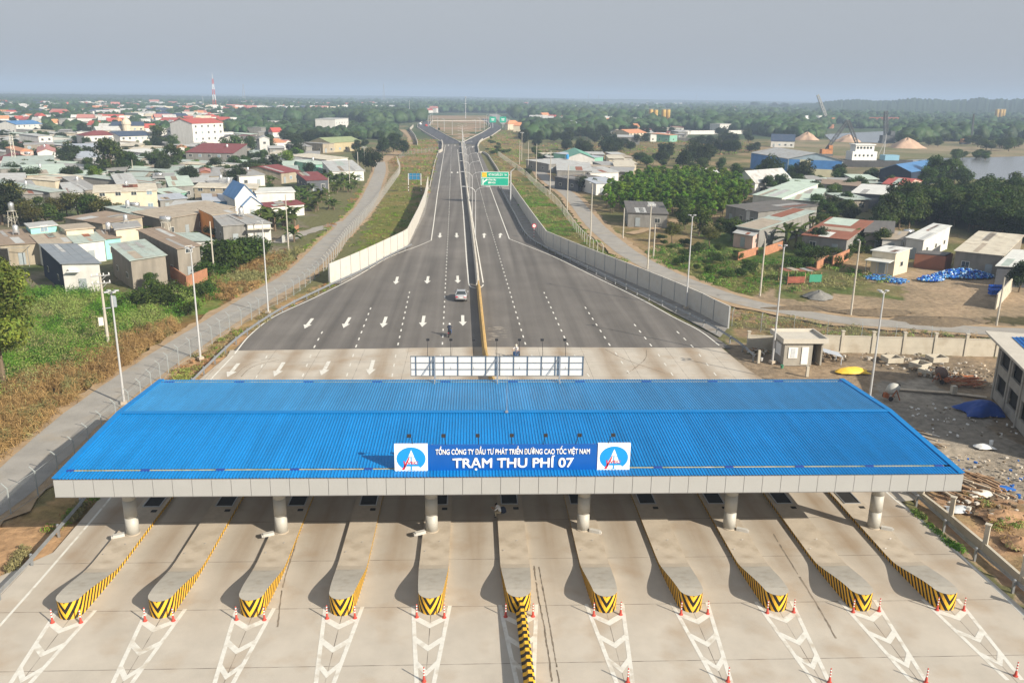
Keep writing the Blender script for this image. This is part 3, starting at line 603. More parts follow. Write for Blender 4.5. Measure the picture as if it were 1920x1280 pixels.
for s, xx in ((-1, X0), (1, X1)):
    mb = MB()
    for i in range(16):
        yy = YF+.08+(YB-YF-.1)/16*(i+.5); mb.box((xx-s*.04, yy, 6.0), (.10, (YB-YF-.1)/16-.03, 1.12))
    mb.build('side_fascia', PANEL, canopy)
mb = MB(); mb.box(((X0+X1)/2, YB-.05, 6.0), (X1-X0-.3, .1, 1.1)); mb.build('rear_fascia', PANEL, canopy)
mb = MB(); mb.box(((X0+X1)/2, (YF+YB)/2, 5.5), (X1-X0-.3, YB-YF-.3, .06)); mb.build('soffit', mat('soffit', (.42,.42,.40), .6), canopy)
# six columns and their drain boxes
colr = None; nms = ['leftmost','second from left','third from left','third from right','second from right','rightmost']
for i, (px, py) in enumerate([(-26.5,10.05),(-16.25,10.1),(-5.7,10.1),(5.1,10.1),(15.7,10.1),(26.3,10.0)]):
    for yy in (py, 19.4):
        if yy > 15: lab = f'round metal clad canopy column in the rear row, {nms[i]}'
        else: lab = f'round silver clad canopy column in the front row, {nms[i]} of the six'
        if colr is None:
            colr = E('canopy_column', lab, 'column', (px, yy, .26), 0, 'columns carrying the canopy')
            mb = MB()
            for z in range(4): mb.lathe([(.44,z*1.3),(.44,z*1.3+1.285)], 22)
            o = mb.build('shaft', COLM, colr, True)
            mb = MB(); mb.lathe([(.425,0),(.425,5.2)], 20); mb.build('core', mat('fascia_joint', (.16,.155,.15), .7), o)
            mb = MB(); mb.lathe([(.50,-.02),(.50,.05),(.45,.06)], 22); mb.build('base_collar', ISLTOP, colr)
        else: dup(colr, (px, yy, .26), .4*i, lab, 'columns carrying the canopy')
    s = -1 if i < 3 else 1
    mb = MB(); mb.box((0,0,.11), (.75,.28,.22)); mb.box((s*.42,0,.08), (.12,.22,.16))
    o = mb.build('drain_box', mat('drain_box', (.50,.49,.46), .8, .1, 3)); o.location = (px+s*.78, 9.55, .24); o.rotation_euler[2] = s*-.45
    tag(o, f'pale concrete drain box at the foot of the {nms[i]} front canopy column', 'drain box', 'drain boxes at the column feet')
# ---------------------------------------------------------------- signs
def text_mesh(s, size, m, name, parent, loc, rot, off=.0, ext=.01, width=None, align='CENTER'):
    c = bpy.data.curves.new('t', 'FONT'); c.body = s; c.size = size; c.extrude = ext; c.bevel_depth = off; c.bevel_resolution = 0; c.align_x = align; c.align_y = 'CENTER'
    o = bpy.data.objects.new('t', c); COL.objects.link(o); bpy.context.view_layer.update()
    me = bpy.data.meshes.new_from_object(o.evaluated_get(bpy.context.evaluated_depsgraph_get())); me.name = name
    bpy.data.objects.remove(o)
    if width:
        xs = [v.co.x for v in me.vertices]; wdt = max(xs)-min(xs); k = width/wdt
        for v in me.vertices: v.co.x *= k
    me.materials.clear(); me.materials.append(m); me.polygons.foreach_set('material_index', [0]*len(me.polygons))
    ob = link(name, me, parent); ob.location = loc; ob.rotation_euler = rot; return ob
SBLUE = mat('sign_blue', (.002,.095,.40), .35, .04, 1, spec=.4); LET = mat('letter_white', (.85,.85,.85), .45, .02, 1); LBLUE = mat('emblem_blue', (.01,.28,.68), .4, .02, 1); RED = mat('emblem_red', (.55,.03,.06), .4, .03, 2)
sg = E('name_board', 'wide blue toll station name board with white lettering and two round emblems', 'sign', (-.2, 6.2, 6.55)); WS = 15.15; HS = 1.88
ry = R(90)
mb = MB(); mb.box((0,0,HS/2), (WS,.14,HS)); mb.build('board', SBLUE, sg)
text_mesh('TỔNG CÔNG TY ĐẦU TƯ PHÁT TRIỂN ĐƯỜNG CAO TỐC VIỆT NAM', .5, LET, 'lettering', sg, (0,-.10,1.40), (ry,0,0), .010, .012, 9.95)
text_mesh('TRẠM THU PHÍ 07', .90, LET, 'lettering', sg, (0,-.10,.60), (ry,0,0), .026, .012, 7.85)
for s in (-1, 1):
    cx = s*(WS/2-1.03); mb = MB(); mb.box((cx,-.02,HS/2+.03), (2.12,.18,HS+.08)); em = mb.build('emblem_panel', LET, sg)
    def disc(rx, rz, y, n=28): return [(cx+rx*math.cos(2*math.pi*i/n), y, HS/2+.03+rz*math.sin(2*math.pi*i/n)) for i in range(n)]
    mb = MB(); mb.poly(disc(.93,.80,-.118)); mb.build('emblem_disc', LBLUE, em)
    z0 = .22; mb = MB(); y = -.122
    mb.poly([(cx-.55,y,z0),(cx-.05,y,z0),(cx-.05,y,z0+.22),(cx-.38,y,z0+.22)]); mb.poly([(cx+.05,y,z0),(cx+.62,y,z0),(cx+.50,y,z0+.22),(cx+.05,y,z0+.22)])
    mb.poly([(cx-.42,y,z0+.38),(cx-.04,y,z0+.38),(cx-.04,y,z0+.85),(cx-.17,y,z0+.85)]); mb.poly([(cx+.04,y,z0+.38),(cx+.40,y,z0+.38),(cx+.20,y,z0+.85),(cx+.04,y,z0+.85)])
    mb.poly([(cx-.17,y,z0+.88),(cx+.20,y,z0+.88),(cx+.01,y,z0+1.36)]); mb.build('emblem_road', LET, em)
    mb = MB(); y = -.126; mb.poly([(cx-.60,y,z0-.02),(cx-.44,y,z0-.02),(cx-.12,y,z0+.72),(cx-.10,y,z0+.95)]); mb.poly([(cx-.42,y,z0+.1),(cx-.50,y,z0+.60),(cx-.42,y,z0+.60),(cx-.36,y,z0+.2)]); mb.build('emblem_flash', RED, em)
    text_mesh('VEC', .27, RED, 'emblem_letters', em, (cx+.10,-.13,z0+.46), (ry,0,0), .006, .003, .70)
for x in (-7.4,-5.2,0,5.2,7.4):
    mb = MB(); mb.beam((x,.1,HS),(x,.1,-.05),.06); mb.beam((x,.1,HS*.8),(x,1.1,.1),.05); mb.box((x,-.05,-.08),(.3,.25,.05)); mb.build('bracket', GREYM, sg)
for i in range(7):
    x = -6.4+i*2.09
    mb = MB(); mb.tube([(x,0,HS),(x+(i-3)*.04,-.15,HS+.55),(x+(i-3)*.07,-.5,HS+.88)], .022, 5); a = mb.build('lamp_arm', BLACKM, sg)
    mb = MB(); mb.box((x+(i-3)*.07,-.58,HS+.86), (.26,.22,.16)); mb.build('flood_lamp', BLACKM, a)
# rear board seen from behind
bb = E('rear_billboard', 'long white board on a grey steel frame seen from behind on the canopy rear edge', 'billboard', (-.72, 23.7, 7.25)); WB, HB = 14.5, 1.72
mb = MB(); mb.box((0,.04,HB/2), (WB,.05,HB)); mb.build('face_sheet', mat('sheet_back', (.66,.66,.65), .5, .04, .8), bb)
mb = MB()
for z in (0, HB/3, 2*HB/3, HB): mb.box((0,-.02,z), (WB+.04,.06,.04))
for x in [-WB/2, -WB/2+.45]+[-WB/2+.45+i*1.17 for i in range(1, 12)]+[WB/2]: mb.box((x,-.035,HB/2), (.045,.06,HB))
mb.build('frame', mat('frame_steel', (.17,.19,.21), .55, .1, 3, metal=.3), bb)
for x in (-5.25,0,5.25): mb = MB(); mb.box((x,-.1,HB/2-.4), (.12,.1,HB+.9)); mb.beam((x,-.1,HB*.95),(x-1.0,-.12,.1),.045); mb.beam((x,-.1,-.1),(x,-.75,-.5),.06); mb.build('post', GREYM, bb)
for i in range(7):
    x = -5.85+i*1.93
    mb = MB(); mb.tube([(x,.02,.55),(x,.1,HB+.3),(x,.9,HB+1.15)], .022, 5); a = mb.build('lamp_arm', BLACKM, bb)
    mb = MB(); mb.box((x,1.0,HB+1.15), (.26,.22,.16)); mb.build('flood_lamp', BLACKM, a)
mb = MB(); mb.cyl((0,0,0),(0,0,2.9),.025,.012,6); mb.box((0,0,.05),(.22,.22,.12)); o = mb.build('lightning_rod', GREYM); o.location = (-.25, 15.3, ZR+.05); tag(o, 'thin lightning rod standing on the canopy ridge', 'lightning rod')
# ---------------------------------------------------------------- light poles and other poles
POLEM = mat('pole_paint', (.55,.56,.57), .45, .06, 1, metal=.3)
def flood_pole(px, py, h, lab, heads=4, az=0):
    r = E('flood_light_pole', lab, 'light pole', G(px, py), az, 'tall floodlight poles round the toll plaza')
    mb = MB(); mb.cyl((0,0,-.3),(0,0,h),.13,.07,10); mb.build('pole', POLEM, r)
    mb = MB(); mb.box((0,0,.15),(.6,.6,.3)); mb.build('footing', ISLTOP, r)
    for i in range(heads):
        a = i*math.pi/2+.5; x, y = .38*math.cos(a), .38*math.sin(a)
        mb = MB(); mb.beam((0,0,h-.15),(x,y,h+.05),.05); mb.box((x*1.3,y*1.3,h+.14),(.42,.3,.10), a); mb.build('lamp_head', POLEM, r)
    return r
flood_pole(233,757,11.3,'tall floodlight pole left of the canopy, its foot hidden behind the blue roof',4,.3)
flood_pole(376,673,12.9,'tall floodlight pole beside the left guardrail, between fence and asphalt',3,.8)
flood_pole(503,587,12.8,'tall floodlight pole at the bend of the left guardrail, farthest on that side',2,1.2)
flood_pole(1286,578,13.6,'tall floodlight pole standing before the noise wall right of the asphalt',2,.2)
flood_pole(1448,680,13.8,'tall floodlight pole beside the small flat roofed guardhouse',2,.4)
flood_pole(1630,748,11.4,'tall floodlight pole right of the canopy at the construction site',3,.1)
UPM = mat('pole_concrete', (.46,.43,.37), .9, .15, 1.5, .2)
def utility_pole(px, py, top, lab, arm=0, lamp=False, r0=.16):
    b = G(px, py); k = 1
    for _ in range(3):   # height from the pixel of the top
        d = (b-Vector((CX,CY,CZ))); h = k; p = b+Vector((0,0,k)); dd = p-Vector((CX,CY,CZ)); z = dd.dot(_F); y = 640-FPX*dd.dot(_U)/z; k = k*(py-top)/max(.01, (py-y))
    r = E('utility_pole', lab, 'utility pole', b, .6, 'poles along the service roads'); k = min(k, 16)
    mb = MB(); mb.cyl((0,0,-.3),(0,0,k),r0,r0*.6,8); mb.build('pole', UPM, r)
    for i in range(arm):
        z = k-.3-i*.9; mb = MB(); mb.box((0,-.12,z),(2.1,.1,.12)); mb.beam((.7,-.1,z),(0,-.1,z-.6),.05); c = mb.build('crossarm', GREYM, r)
        for x in (-.95,-.35,.35,.95): mb = MB(); mb.lathe([(.05,.06),(.09,.1),(.05,.15),(.08,.2),(.03,.3)], 8, (x,-.12,z)); mb.build('insulator', WHITEM, c)
    if lamp: mb = MB(); mb.tube([(0,0,k-.2),(-.5,-.2,k+.25),(-1.1,-.4,k+.35)],.035,6); mb.box((-1.25,-.45,k+.35),(.5,.2,.1),.3); mb.build('lamp_arm', POLEM, r)
    return r
up = utility_pole(204,652,512,'weathered concrete pole with transformer and meter box in the left scrub',2,False,.2)
mb = MB(); mb.cyl((1.1,-.1,5.0),(1.1,-.1,6.1),.36,.36,12); mb.box((1.1,-.1,6.2),(.5,.5,.2)); mb.box((.6,0,4.9),(1.6,.12,.1)); mb.build('transformer', mat('transformer_grey', (.27,.31,.34), .6, .1, 3), up)
mb = MB(); mb.box((-.55,-.1,3.4),(.55,.4,.95)); mb.build('meter_box', mat('box_cream', (.70,.66,.56), .6, .06, 3), up)
for a in [(402,518,415,'slim pale pole rising from dry grass before the grey cottage row'),(541,468,365,'pale pole beside the white wall and banana plants left of the service road'),(1214,504,383,'pale power pole with white insulators behind the noise wall',1),(1168,446,390,'short leaning pole beside the small grey hut'),(1225,482,420,'thin wooden pole beside the power pole near the hut'),(1425,552,448,'tan concrete pole rising from the grass verge right of the service road'),(1595,590,452,'tan concrete pole between the service road and the bare soil lot',0,True),(1868,610,520,'leaning concrete pole beside the grey wall at the right edge'),
 (1107,447,345,'pale pole on the right service road nearest the noise wall',0,True),(1063,398,310,'pale pole on the right service road beyond the first'),(1031,363,283,'pale pole at the bend of the right service road'),(1005,340,270,'pale pole beyond the road bend beside low shrubs'),(990,320,266,'faint pole standing by the dirt turnoff on the right'),(978,303,248,'tall faint pole near the trees right of the fork',1),(974,311,264,'faint pole in front of the tall one near the fork'),(1094,355,322,'pole in front of the grey shop house'),(684,322,275,'pale pole on the roadside by the white houses, left of the pair',1),(672,333,285,'thin pole among the roadside houses, second of the group'),(656,351,300,'pole with crossarm at the end of the banana grove',1),(617,372,332,'pole standing inside the banana grove'),(505,310,283,'pole among dark trees before the orange roofed house'),(251,338,300,'leaning pole in the middle of the left village'),(217,328,292,'straight pole in the middle of the left village')]:
    utility_pole(*a)
def proj(p):
    d = Vector(p)-Vector((CX,CY,CZ)); z = d.dot(_F); return 960+FPX*d.dot(_R)/z, 640-FPX*d.dot(_U)/z
def street_lamp(loc, lab, h=11.2, root=None):
    if root: return dup(root, loc, 0, lab, 'double armed lamps on the median')
    r = E('street_lamp', lab, 'street lamp', loc, 0, 'double armed lamps on the median')
    mb = MB(); mb.cyl((0,0,0),(0,0,h-1.2),.10,.06,8); mb.build('pole', POLEM, r)
    for s in (-1, 1):
        mb = MB(); mb.tube([(0,0,h-1.2),(s*.25,0,h-.6),(s*.9,0,h-.15),(s*2.3,0,h+.1)], .042, 6); a = mb.build('arm', POLEM, r)
        mb = MB(); mb.box((s*2.55,0,h+.1),(.7,.28,.12)); mb.build('lamp_head', POLEM, a)
    return r
m0 = None; yy = 138.0; i = 0
while yy < 545 and i < 12:
    t = None
    for a, b in zip(mp_, mp_[1:]):
        if a.y <= yy <= b.y: t = a+(b-a)*((yy-a.y)/(b.y-a.y)); break
    t = t or mp_[-1]
    l = street_lamp((t.x+.5, yy, 0), f'white double armed lamp on the median, {ORD[i]} counted from the toll plaza', root=m0); m0 = m0 or l; yy += 36; i += 1
# lamps round the interchange loop
SL = None
def single_lamp(px, py, lab, h=10, rz=0):
    global SL
    if SL is None:
        SL = E('ramp_lamp', lab, 'street lamp', G(px, py), rz, 'lamps along the interchange ramps'); mb = MB(); mb.cyl((0,0,0),(0,0,h),.2,.12,6); mb.build('pole', POLEM, SL)
        mb = MB(); mb.tube([(0,0,h),(.8,0,h+.5),(2.2,0,h+.6)],.12,5); mb.build('arm', POLEM, SL); return
    dup(SL, G(px, py), rz, lab, 'lamps along the interchange ramps')
for i, (px, py) in enumerate([(803,238),(807,236),(811,233),(821,243),(833,247),(848,253)]): single_lamp(px, py, f'thin pale lamp on the left ramp inside edge, {ORD[i]} from the ramp top', rz=i)
for i, (px, py) in enumerate([(916,238),(912,235),(908,244),(900,245),(892,250),(955,246),(930,228)]): single_lamp(px, py, f'thin pale lamp on the right ramp, {ORD[i]} in its row', rz=i)
mast = G(873,222); mb = MB(); mb.cyl((0,0,0),(0,0,27),.45,.25,8); mb.lathe([(.9,26),(1.6,26.4),(.5,27)],10); o = mb.build('high_mast', POLEM); o.location = mast; tag(o, 'tall slender light mast standing inside the interchange loop', 'light mast')
# ---------------------------------------------------------------- walls, guardrails, fences
def noise_wall(pts_px, h, lab, m, seg=4.0, hf=None):
    P = resamp([G(*p) for p in pts_px], seg); r = E('noise_wall', lab, 'wall', P[0])
    o = P[0]; mb = MB(); ms = MB(); n = len(P)
    for i in range(n-1):
        a, b = P[i]-o, P[i+1]-o; k = hf(i/(n-1)) if hf else h; k2 = hf((i+1)/(n-1)) if hf else h; d = (b-a).normalized(); a2 = a+d*.09; b2 = b-d*.09; nn = Vector((-d.y, d.x, 0))*.09
        vs = [(a2-nn).xy, (b2-nn).xy, (b2+nn).xy, (a2+nn).xy]; mb.add([(v[0], v[1], -.3) for v in vs]+[(v[0], v[1], kk) for v, kk in zip(vs, (k, k2, k2, k))], [(3,2,1,0),(4,5,6,7),(0,1,5,4),(1,2,6,5),(2,3,7,6),(3,0,4,7)])
        if dist(P[i]) < 260 or i == 0: ms.box((a.x, a.y, k/2-.1), (.13,.24,k+.2), math.atan2(d.y, d.x))
    mb.build('concrete_panels', m, r); ms.build('steel_posts', mat('wall_post', (.30,.31,.32), .6), r); return r
NWL = mat('wall_panel_concrete', (.58,.555,.50), .85, .07, .7, .1, stain=((.40,.34,.26), .7, .35)); 
noise_wall([(618,532),(663,512),(711,488),(764,460),(785,415),(797,383),(803,351)], 3.5, 'pale concrete noise wall stepping along the left edge of the asphalt', NWL, 4.0, lambda t: 3.3 if t < .86 else 3.6)
noise_wall([(1365,614),(1337,600),(1312,586),(1264,564),(1214,542),(1167,522),(1126,505),(1075,483),(1024,460),(1000,425),(975,387),(955,355)], 3.0, 'long grey concrete noise wall right of the asphalt seen on its shaded face', NWL, 4.0)
KERB = mat('kerb_concrete', (.48,.45,.40), .9, .1, 1, .1, obj=False)
def lowwall(name, pts_px, h, wd, lab, cat, m, step=4):
    P = [G(*p) for p in pts_px]; P = resamp(P, step)+[P[-1]]; mb = MB()
    for a, b in zip(P, P[1:]): mb.beam((a.x,a.y,h/2-.1),(b.x,b.y,h/2-.1),wd,h+.2)
    return tag(mb.build(name, m), lab, cat)
lowwall('parapet_wall', [(948,347),(930,315),(915,292),(907,287),(900,287)], .9, .3, 'low concrete parapet continuing beyond the green sign on the right', 'parapet', KERB)
lowwall('parapet_wall', [(898,287),(895.5,277),(899,268),(905,263)], 1.3, .4, 'pale curved parapet at the right bridge end before the fork', 'parapet', MEDC)
lowwall('parapet_wall', [(828,266),(830,272),(829,284),(823,287)], 1.4, .6, 'pale curved parapet at the left bridge end before the fork', 'parapet', MEDC)
lowwall('parapet_wall', [(806,350),(815,305),(821,288)], .35, .25, 'low pale kerb wall along the left edge of the far carriageway', 'kerb', KERB)
lowwall('ramp_kerb', [(826,266),(812,257),(796,248),(783,239),(783,234),(795,226)], .5, .4, 'pale outer kerb of the left ramp leaving the fork', 'kerb', KERB)
lowwall('ramp_kerb', [(862,267),(840,256),(817,243),(804,236),(811,227),(914,227)], .5, .4, 'pale inner kerb of the left ramp round the loop', 'kerb', KERB)
lowwall('ramp_kerb', [(868,267),(886,258),(906,248),(920,239),(918,233),(914,229)], .5, .4, 'pale inner kerb of the right ramp beside the loop', 'kerb', KERB)
lowwall('ramp_kerb', [(895,271),(903,264),(922,255),(939,243)], .5, .4, 'pale outer kerb of the right ramp beside the grass slope', 'kerb', KERB)
def guardrail(pts_px, lab, step=4.0, post=True, h=.75):
    P0 = smooth([G(*p) for p in pts_px]); P = resamp(P0, 1.0)+[P0[-1]]; r = E('guardrail', lab, 'guardrail', P[0]); o = P[0]
    mb = MB(); prof = [(0,-.17),(.05,-.12),(.05,-.06),(0,0),(.05,.06),(.05,.12),(0,.17)]; n = len(prof); vs = []
    for i, p in enumerate(P):
        t = (P[min(i+1, len(P)-1)]-P[max(0, i-1)]).normalized()
        for sgn in (1,):
            for x, z in prof: vs.append((p.x-o.x+t.y*x, p.y-o.y-t.x*x, h+z-.1))
    mb.add(vs, [(i*n+j, i*n+j+1, (i+1)*n+j+1, (i+1)*n+j) for i in range(len(P)-1) for j in range(n-1)])
    mb.build('rail', ZINC, r)
    mb = MB()
    Q = resamp(P0, step); pm = None
    for i, p in enumerate(Q[:99]):
        t = (Q[min(i+1, len(Q)-1)]-Q[max(0, i-1)]).normalized(); nn = Vector((t.y,-t.x,0))
        if pm is None: mb = MB(); mb.box((0,0,h/2-.1),(.14,.14,h+.2)); mb.lathe([(.1,h),(.1,h+.08),(.02,h+.12)],8); pm = mb.mesh('post', ZINC)
        q = link('post', pm, r); q.location = (p.x-o.x-nn.x*.14, p.y-o.y-nn.y*.14, 0); q.rotation_euler[2] = math.atan2(t.y, t.x)
    return r
guardrail([(-70,1200),(39,1088),(79,1043),(149,962),(240,850),(330,757),(380,705),(425,661),(454,636),(489,611),(522,590),(557,571),(592,554),(625,538),(685,510),(730,485),(772,464)], 'long galvanised guardrail curving along the left edge of the plaza')
guardrail([(1980,1178),(1930,1132),(1872,1081),(1820,1037),(1775,995),(1733,957),(1690,915),(1640,870)], 'galvanised guardrail beside concrete posts at the lower right edge of the plaza')
guardrail([(1414,676),(1388,653),(1364,637),(1326,614),(1287,594),(1249,576),(1211,559),(1176,542),(1144,527),(1114,512),(1040,476),(990,447),(965,405),(938,352)], 'long galvanised guardrail curving before the right noise wall')
FM = bpy.data.materials.new('chain_link'); FM.use_nodes = True; _n = FM.node_tree.nodes; _L = FM.node_tree.links; _b = _n['Principled BSDF']; _b.inputs['Base Color'].default_value = (.30,.32,.32,1); _b.inputs['Roughness'].default_value = .6
_t = _n.new('ShaderNodeBsdfTransparent'); _m = _n.new('ShaderNodeMixShader'); _m.inputs[0].default_value = .11
_L.new(_t.outputs[0], _m.inputs[1]); _L.new(_b.outputs[0], _m.inputs[2]); _L.new(_m.outputs[0], _n['Material Output'].inputs['Surface'])
def chain_fence(pts_px, lab, step=3.0, h=2.0, heavy=False, mesh=True, lean=1):
    P0 = smooth([G(*p) for p in pts_px]); Q = resamp(P0, step)[:99]; r = E('chain_link_fence', lab, 'fence', Q[0]); o = Q[0]
    w_ = .12 if heavy else .07; mb = MB(); mb.box((0,0,h/2-.1),(w_,w_,h+.2)); mb.beam((0,0,h),(0,.42*lean,h+.40),w_*.9); pm = mb.mesh('post', mat('fence_post_concrete', (.40,.39,.36), .85, .1, 2) if heavy else mat('fence_post_steel', (.33,.36,.36), .6, .1, 2)); me = MB()
    for i, p in enumerate(Q):
        t = (Q[min(i+1, len(Q)-1)]-Q[max(0, i-1)]).normalized(); q = link('post', pm, r); q.location = (p.x-o.x, p.y-o.y, 0); q.rotation_euler[2] = math.atan2(t.y, t.x)
        if i: a = Q[i-1]-o; b = p-o; me.add([(a.x,a.y,.02),(b.x,b.y,.02),(b.x,b.y,h),(a.x,a.y,h)],[(0,1,2,3)])
    me.build('mesh', FM, r)
    mb = MB()
    for a, b in zip(Q, Q[1:]):
        for z in (.05, h): mb.beam((a.x-o.x,a.y-o.y,z),(b.x-o.x,b.y-o.y,z),.02)
    mb.build('rail', mat('fence_post_steel', (.48,.50,.50)), r); return r
chain_fence([(-80,1042),(0,977),(33,955),(70,930),(130,880),(187,822),(257,760),(293,725),(327,690),(389,649),(427,621),(465,602),(495,582),(525,567),(552,552),(575,535),(605,510)], 'chain link fence with cranked tops between the left service road and the plaza', 3.0)
chain_fence([(607,508),(630,482),(650,452),(675,422),(705,387),(732,350),(750,322),(745,303)], 'fence of close pale concrete posts rising along the green wedge left of the noise wall', 2.6, 2.0, True)
chain_fence([(935,292),(952,305),(985,330),(1000,345),(1040,380),(1060,405),(1085,440),(1110,465),(1140,482)], 'fence of pale cranked posts beside the right service road', 3.2, 1.9, True, lean=-1)
chain_fence([(1372,610),(1412,618),(1500,626),(1600,637),(1700,643),(1800,652),(1960,668)], 'chain link fence in dry grass along the right service road', 4.2, 2.0)
chain_fence([(748,300),(760,292),(782,288),(800,286),(818,284)], 'low fence with thin posts beside the reddish plot under the left ramp', 4, 2.0)
lowwall('ramp_fence', [(783,272),(778,258),(768,245),(775,238)], 2, .3, 'pale solid fence curving round the dirt track by the left ramp', 'fence', MEDC, 5)
# ================================================================ BUILDINGS
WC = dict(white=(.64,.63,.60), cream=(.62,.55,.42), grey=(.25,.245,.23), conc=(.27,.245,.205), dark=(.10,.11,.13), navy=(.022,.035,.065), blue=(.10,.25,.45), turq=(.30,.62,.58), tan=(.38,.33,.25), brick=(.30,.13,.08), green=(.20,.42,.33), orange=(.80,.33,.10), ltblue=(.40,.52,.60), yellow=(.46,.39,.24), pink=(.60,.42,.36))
RC = dict(grey=(.33,.33,.32), ltgrey=(.46,.47,.46), dgrey=(.13,.125,.12), ggreen=(.38,.45,.41), pgreen=(.48,.58,.50), green=(.13,.36,.27), tan=(.40,.34,.26), brown=(.27,.21,.16), maroon=(.20,.05,.05), red=(.42,.085,.065), orange=(.58,.26,.13), navy=(.045,.07,.12), blue=(.07,.20,.42), white=(.66,.67,.64), rust=(.26,.10,.06), olive=(.27,.32,.16), bluegrey=(.22,.25,.28), pink=(.45,.20,.17), cream=(.60,.55,.44), bgrey=(.40,.44,.50))
def wmat(c): 
    k = WC[c]; return mat('wall_'+c, k, .85, .08, .7, .12, 6, streak=.5 if c in ('grey','conc','tan','dark') else .15)
def rmat(c):
    k = RC[c]; return mat('roof_'+c, k, .5 if c not in ('brown','rust','maroon','dgrey') else .75, .14, .5, wave=None, bump=.3, bscale=5, stain=((.24,.17,.12), .55, .5 if c in ('grey','tan','ggreen','brown','ltgrey','cream') else .15), spec=.35)
GLASS = mat('window_glass', (.045,.055,.06), .15, .3, .8, spec=.6); FRAME = mat('window_frame', (.60,.60,.57), .6, .05, 3); DOORM = mat('door_metal', (.30,.34,.36), .6, .1, 2); SHUT = mat('shutter', (.22,.30,.36), .6, .1, 2)
HN = 0
def house(P0, P1, P2, h, kind, wall, roof, label, depth=None, name='house', cat='house', win=True, rise=None, gable='auto', over=.3, far=False, group=None, door=True, side=True, patches=None, exact=False):
    """P0,P1: front eave corners, P2: rear right eave corner (pixels, at eave height h)"""
    global HN
    HN += 1; rnd = random.Random(HN*31)
    A, B, C = (G(*p, h) for p in (P0, P1, P2)); A.z = B.z = C.z = 0
    u = B-A; wd = u.length; ux = u.normalized(); uy = Vector((-ux.y, ux.x, 0)); v = C-B
    dd = v.dot(uy)
    sk = v.dot(ux) if abs(v.dot(ux)) < .6*abs(dd) else 0
    if dist(A) < 190 and not depth: exact = True
    if A.y > 330 and not depth and not exact: depth = min(dd, 15)
    if depth: sk *= depth/max(dd, .1); dd = depth
    dd = max(3.0, min(dd, 34)); sk = max(-.25*dd, min(.25*dd, sk)) if not exact else max(-1.1*dd, min(1.1*dd, v.dot(ux)))
    D = uy*dd+ux*sk; rz = math.atan2(ux.y, ux.x)
    def P(a, b, z=0, o=0):   # unit footprint -> local
        x = a*wd+b*sk; y = b*dd; return (x, y, z)
    r = E(name, label, cat, A, rz, group)
    def PO(a, b, z):     # with overhang in metres
        return P(a+(over/wd if a > .5 else -over/wd), b+(over/dd if b > .5 else -over/dd), z)
    R_ = rmat(roof); Wm = wmat(wall); mb = MB(); fl = -.5
    if gable == 'auto': gable = 'x' if wd >= dd else 'y'
    rs = rise if rise is not None else (min(.18*min(wd, dd), 2.2) if kind in ('gable','hip') else .05*dd if kind == 'mono' else 0)
    base = [P(0,0,fl), P(1,0,fl), P(1,1,fl), P(0,1,fl)]; rf = MB()
    if kind == 'gable' and gable == 'x':
        mb.add(base+[P(0,0,h), P(1,0,h), P(1,1,h), P(0,1,h), P(0,.5,h+rs), P(1,.5,h+rs)], [(0,1,5,4),(1,2,6,9,5),(2,3,7,6),(3,0,4,8,7)])
        e = rs*over/(dd/2); t = .14
        for s in (0, 1): 
            q = [PO(0,s,h-e), PO(1,s,h-e), P(1+over/wd,.5,h+rs), P(-over/wd,.5,h+rs)]; q = [(x,y,z+.03) for x,y,z in q]
            rf.add(q+[(x,y,z+t) for x,y,z in q], [(3,2,1,0),(4,5,6,7),(0,1,5,4),(1,2,6,5),(3,0,4,7)])
    elif kind == 'gable':
        mb.add(base+[P(0,0,h), P(1,0,h), P(1,1,h), P(0,1,h), P(.5,0,h+rs), P(.5,1,h+rs)], [(0,1,5,8,4),(1,2,6,5),(2,3,7,9,6),(3,0,4,7)])
        e = rs*over/(wd/2); t = .14
        for s in (0, 1):
            q = [PO(s,0,h-e), PO(s,1,h-e), P(.5,1+over/dd,h+rs), P(.5,-over/dd,h+rs)]; q = [(x,y,z+.03) for x,y,z in q]
            rf.add(q+[(x,y,z+t) for x,y,z in q], [(3,2,1,0),(4,5,6,7),(0,1,5,4),(1,2,6,5),(3,0,4,7)])
    elif kind == 'hip':
        mb.add(base+[P(0,0,h), P(1,0,h), P(1,1,h), P(0,1,h)], [(0,1,5,4),(1,2,6,5),(2,3,7,6),(3,0,4,7)])
        k = .5*min(1, dd/wd) if gable == 'x' else .5; k2 = .5 if gable == 'x' else .5*min(1, wd/dd)
        q = [PO(0,0,h+.02), PO(1,0,h+.02), PO(1,1,h+.02), PO(0,1,h+.02), P(k,k2,h+rs), P(1-k,1-k2,h+rs)]
        rf.add(q, [(0,1,5,4),(1,2,5),(2,3,4,5),(3,0,4),(3,2,1,0)] if gable == 'x' else [(0,1,4),(1,2,5,4),(2,3,5),(3,0,4,5),(3,2,1,0)])
    elif kind == 'mono':
        mb.add(base+[P(0,0,h), P(1,0,h), P(1,1,h+rs), P(0,1,h+rs)], [(0,1,5,4),(1,2,6,5),(2,3,7,6),(3,0,4,7)])
        q = [PO(0,0,h+.03), PO(1,0,h+.03), PO(1,1,h+rs+.04), PO(0,1,h+rs+.04)]; rf.add(q+[(x,y,z+.10) for x,y,z in q], [(3,2,1,0),(4,5,6,7),(0,1,5,4),(1,2,6,5),(2,3,7,6),(3,0,4,7)])
    elif kind == 'flat':
        mb.add(base+[P(0,0,h), P(1,0,h), P(1,1,h), P(0,1,h)], [(0,1,5,4),(1,2,6,5),(2,3,7,6),(3,0,4,7)])
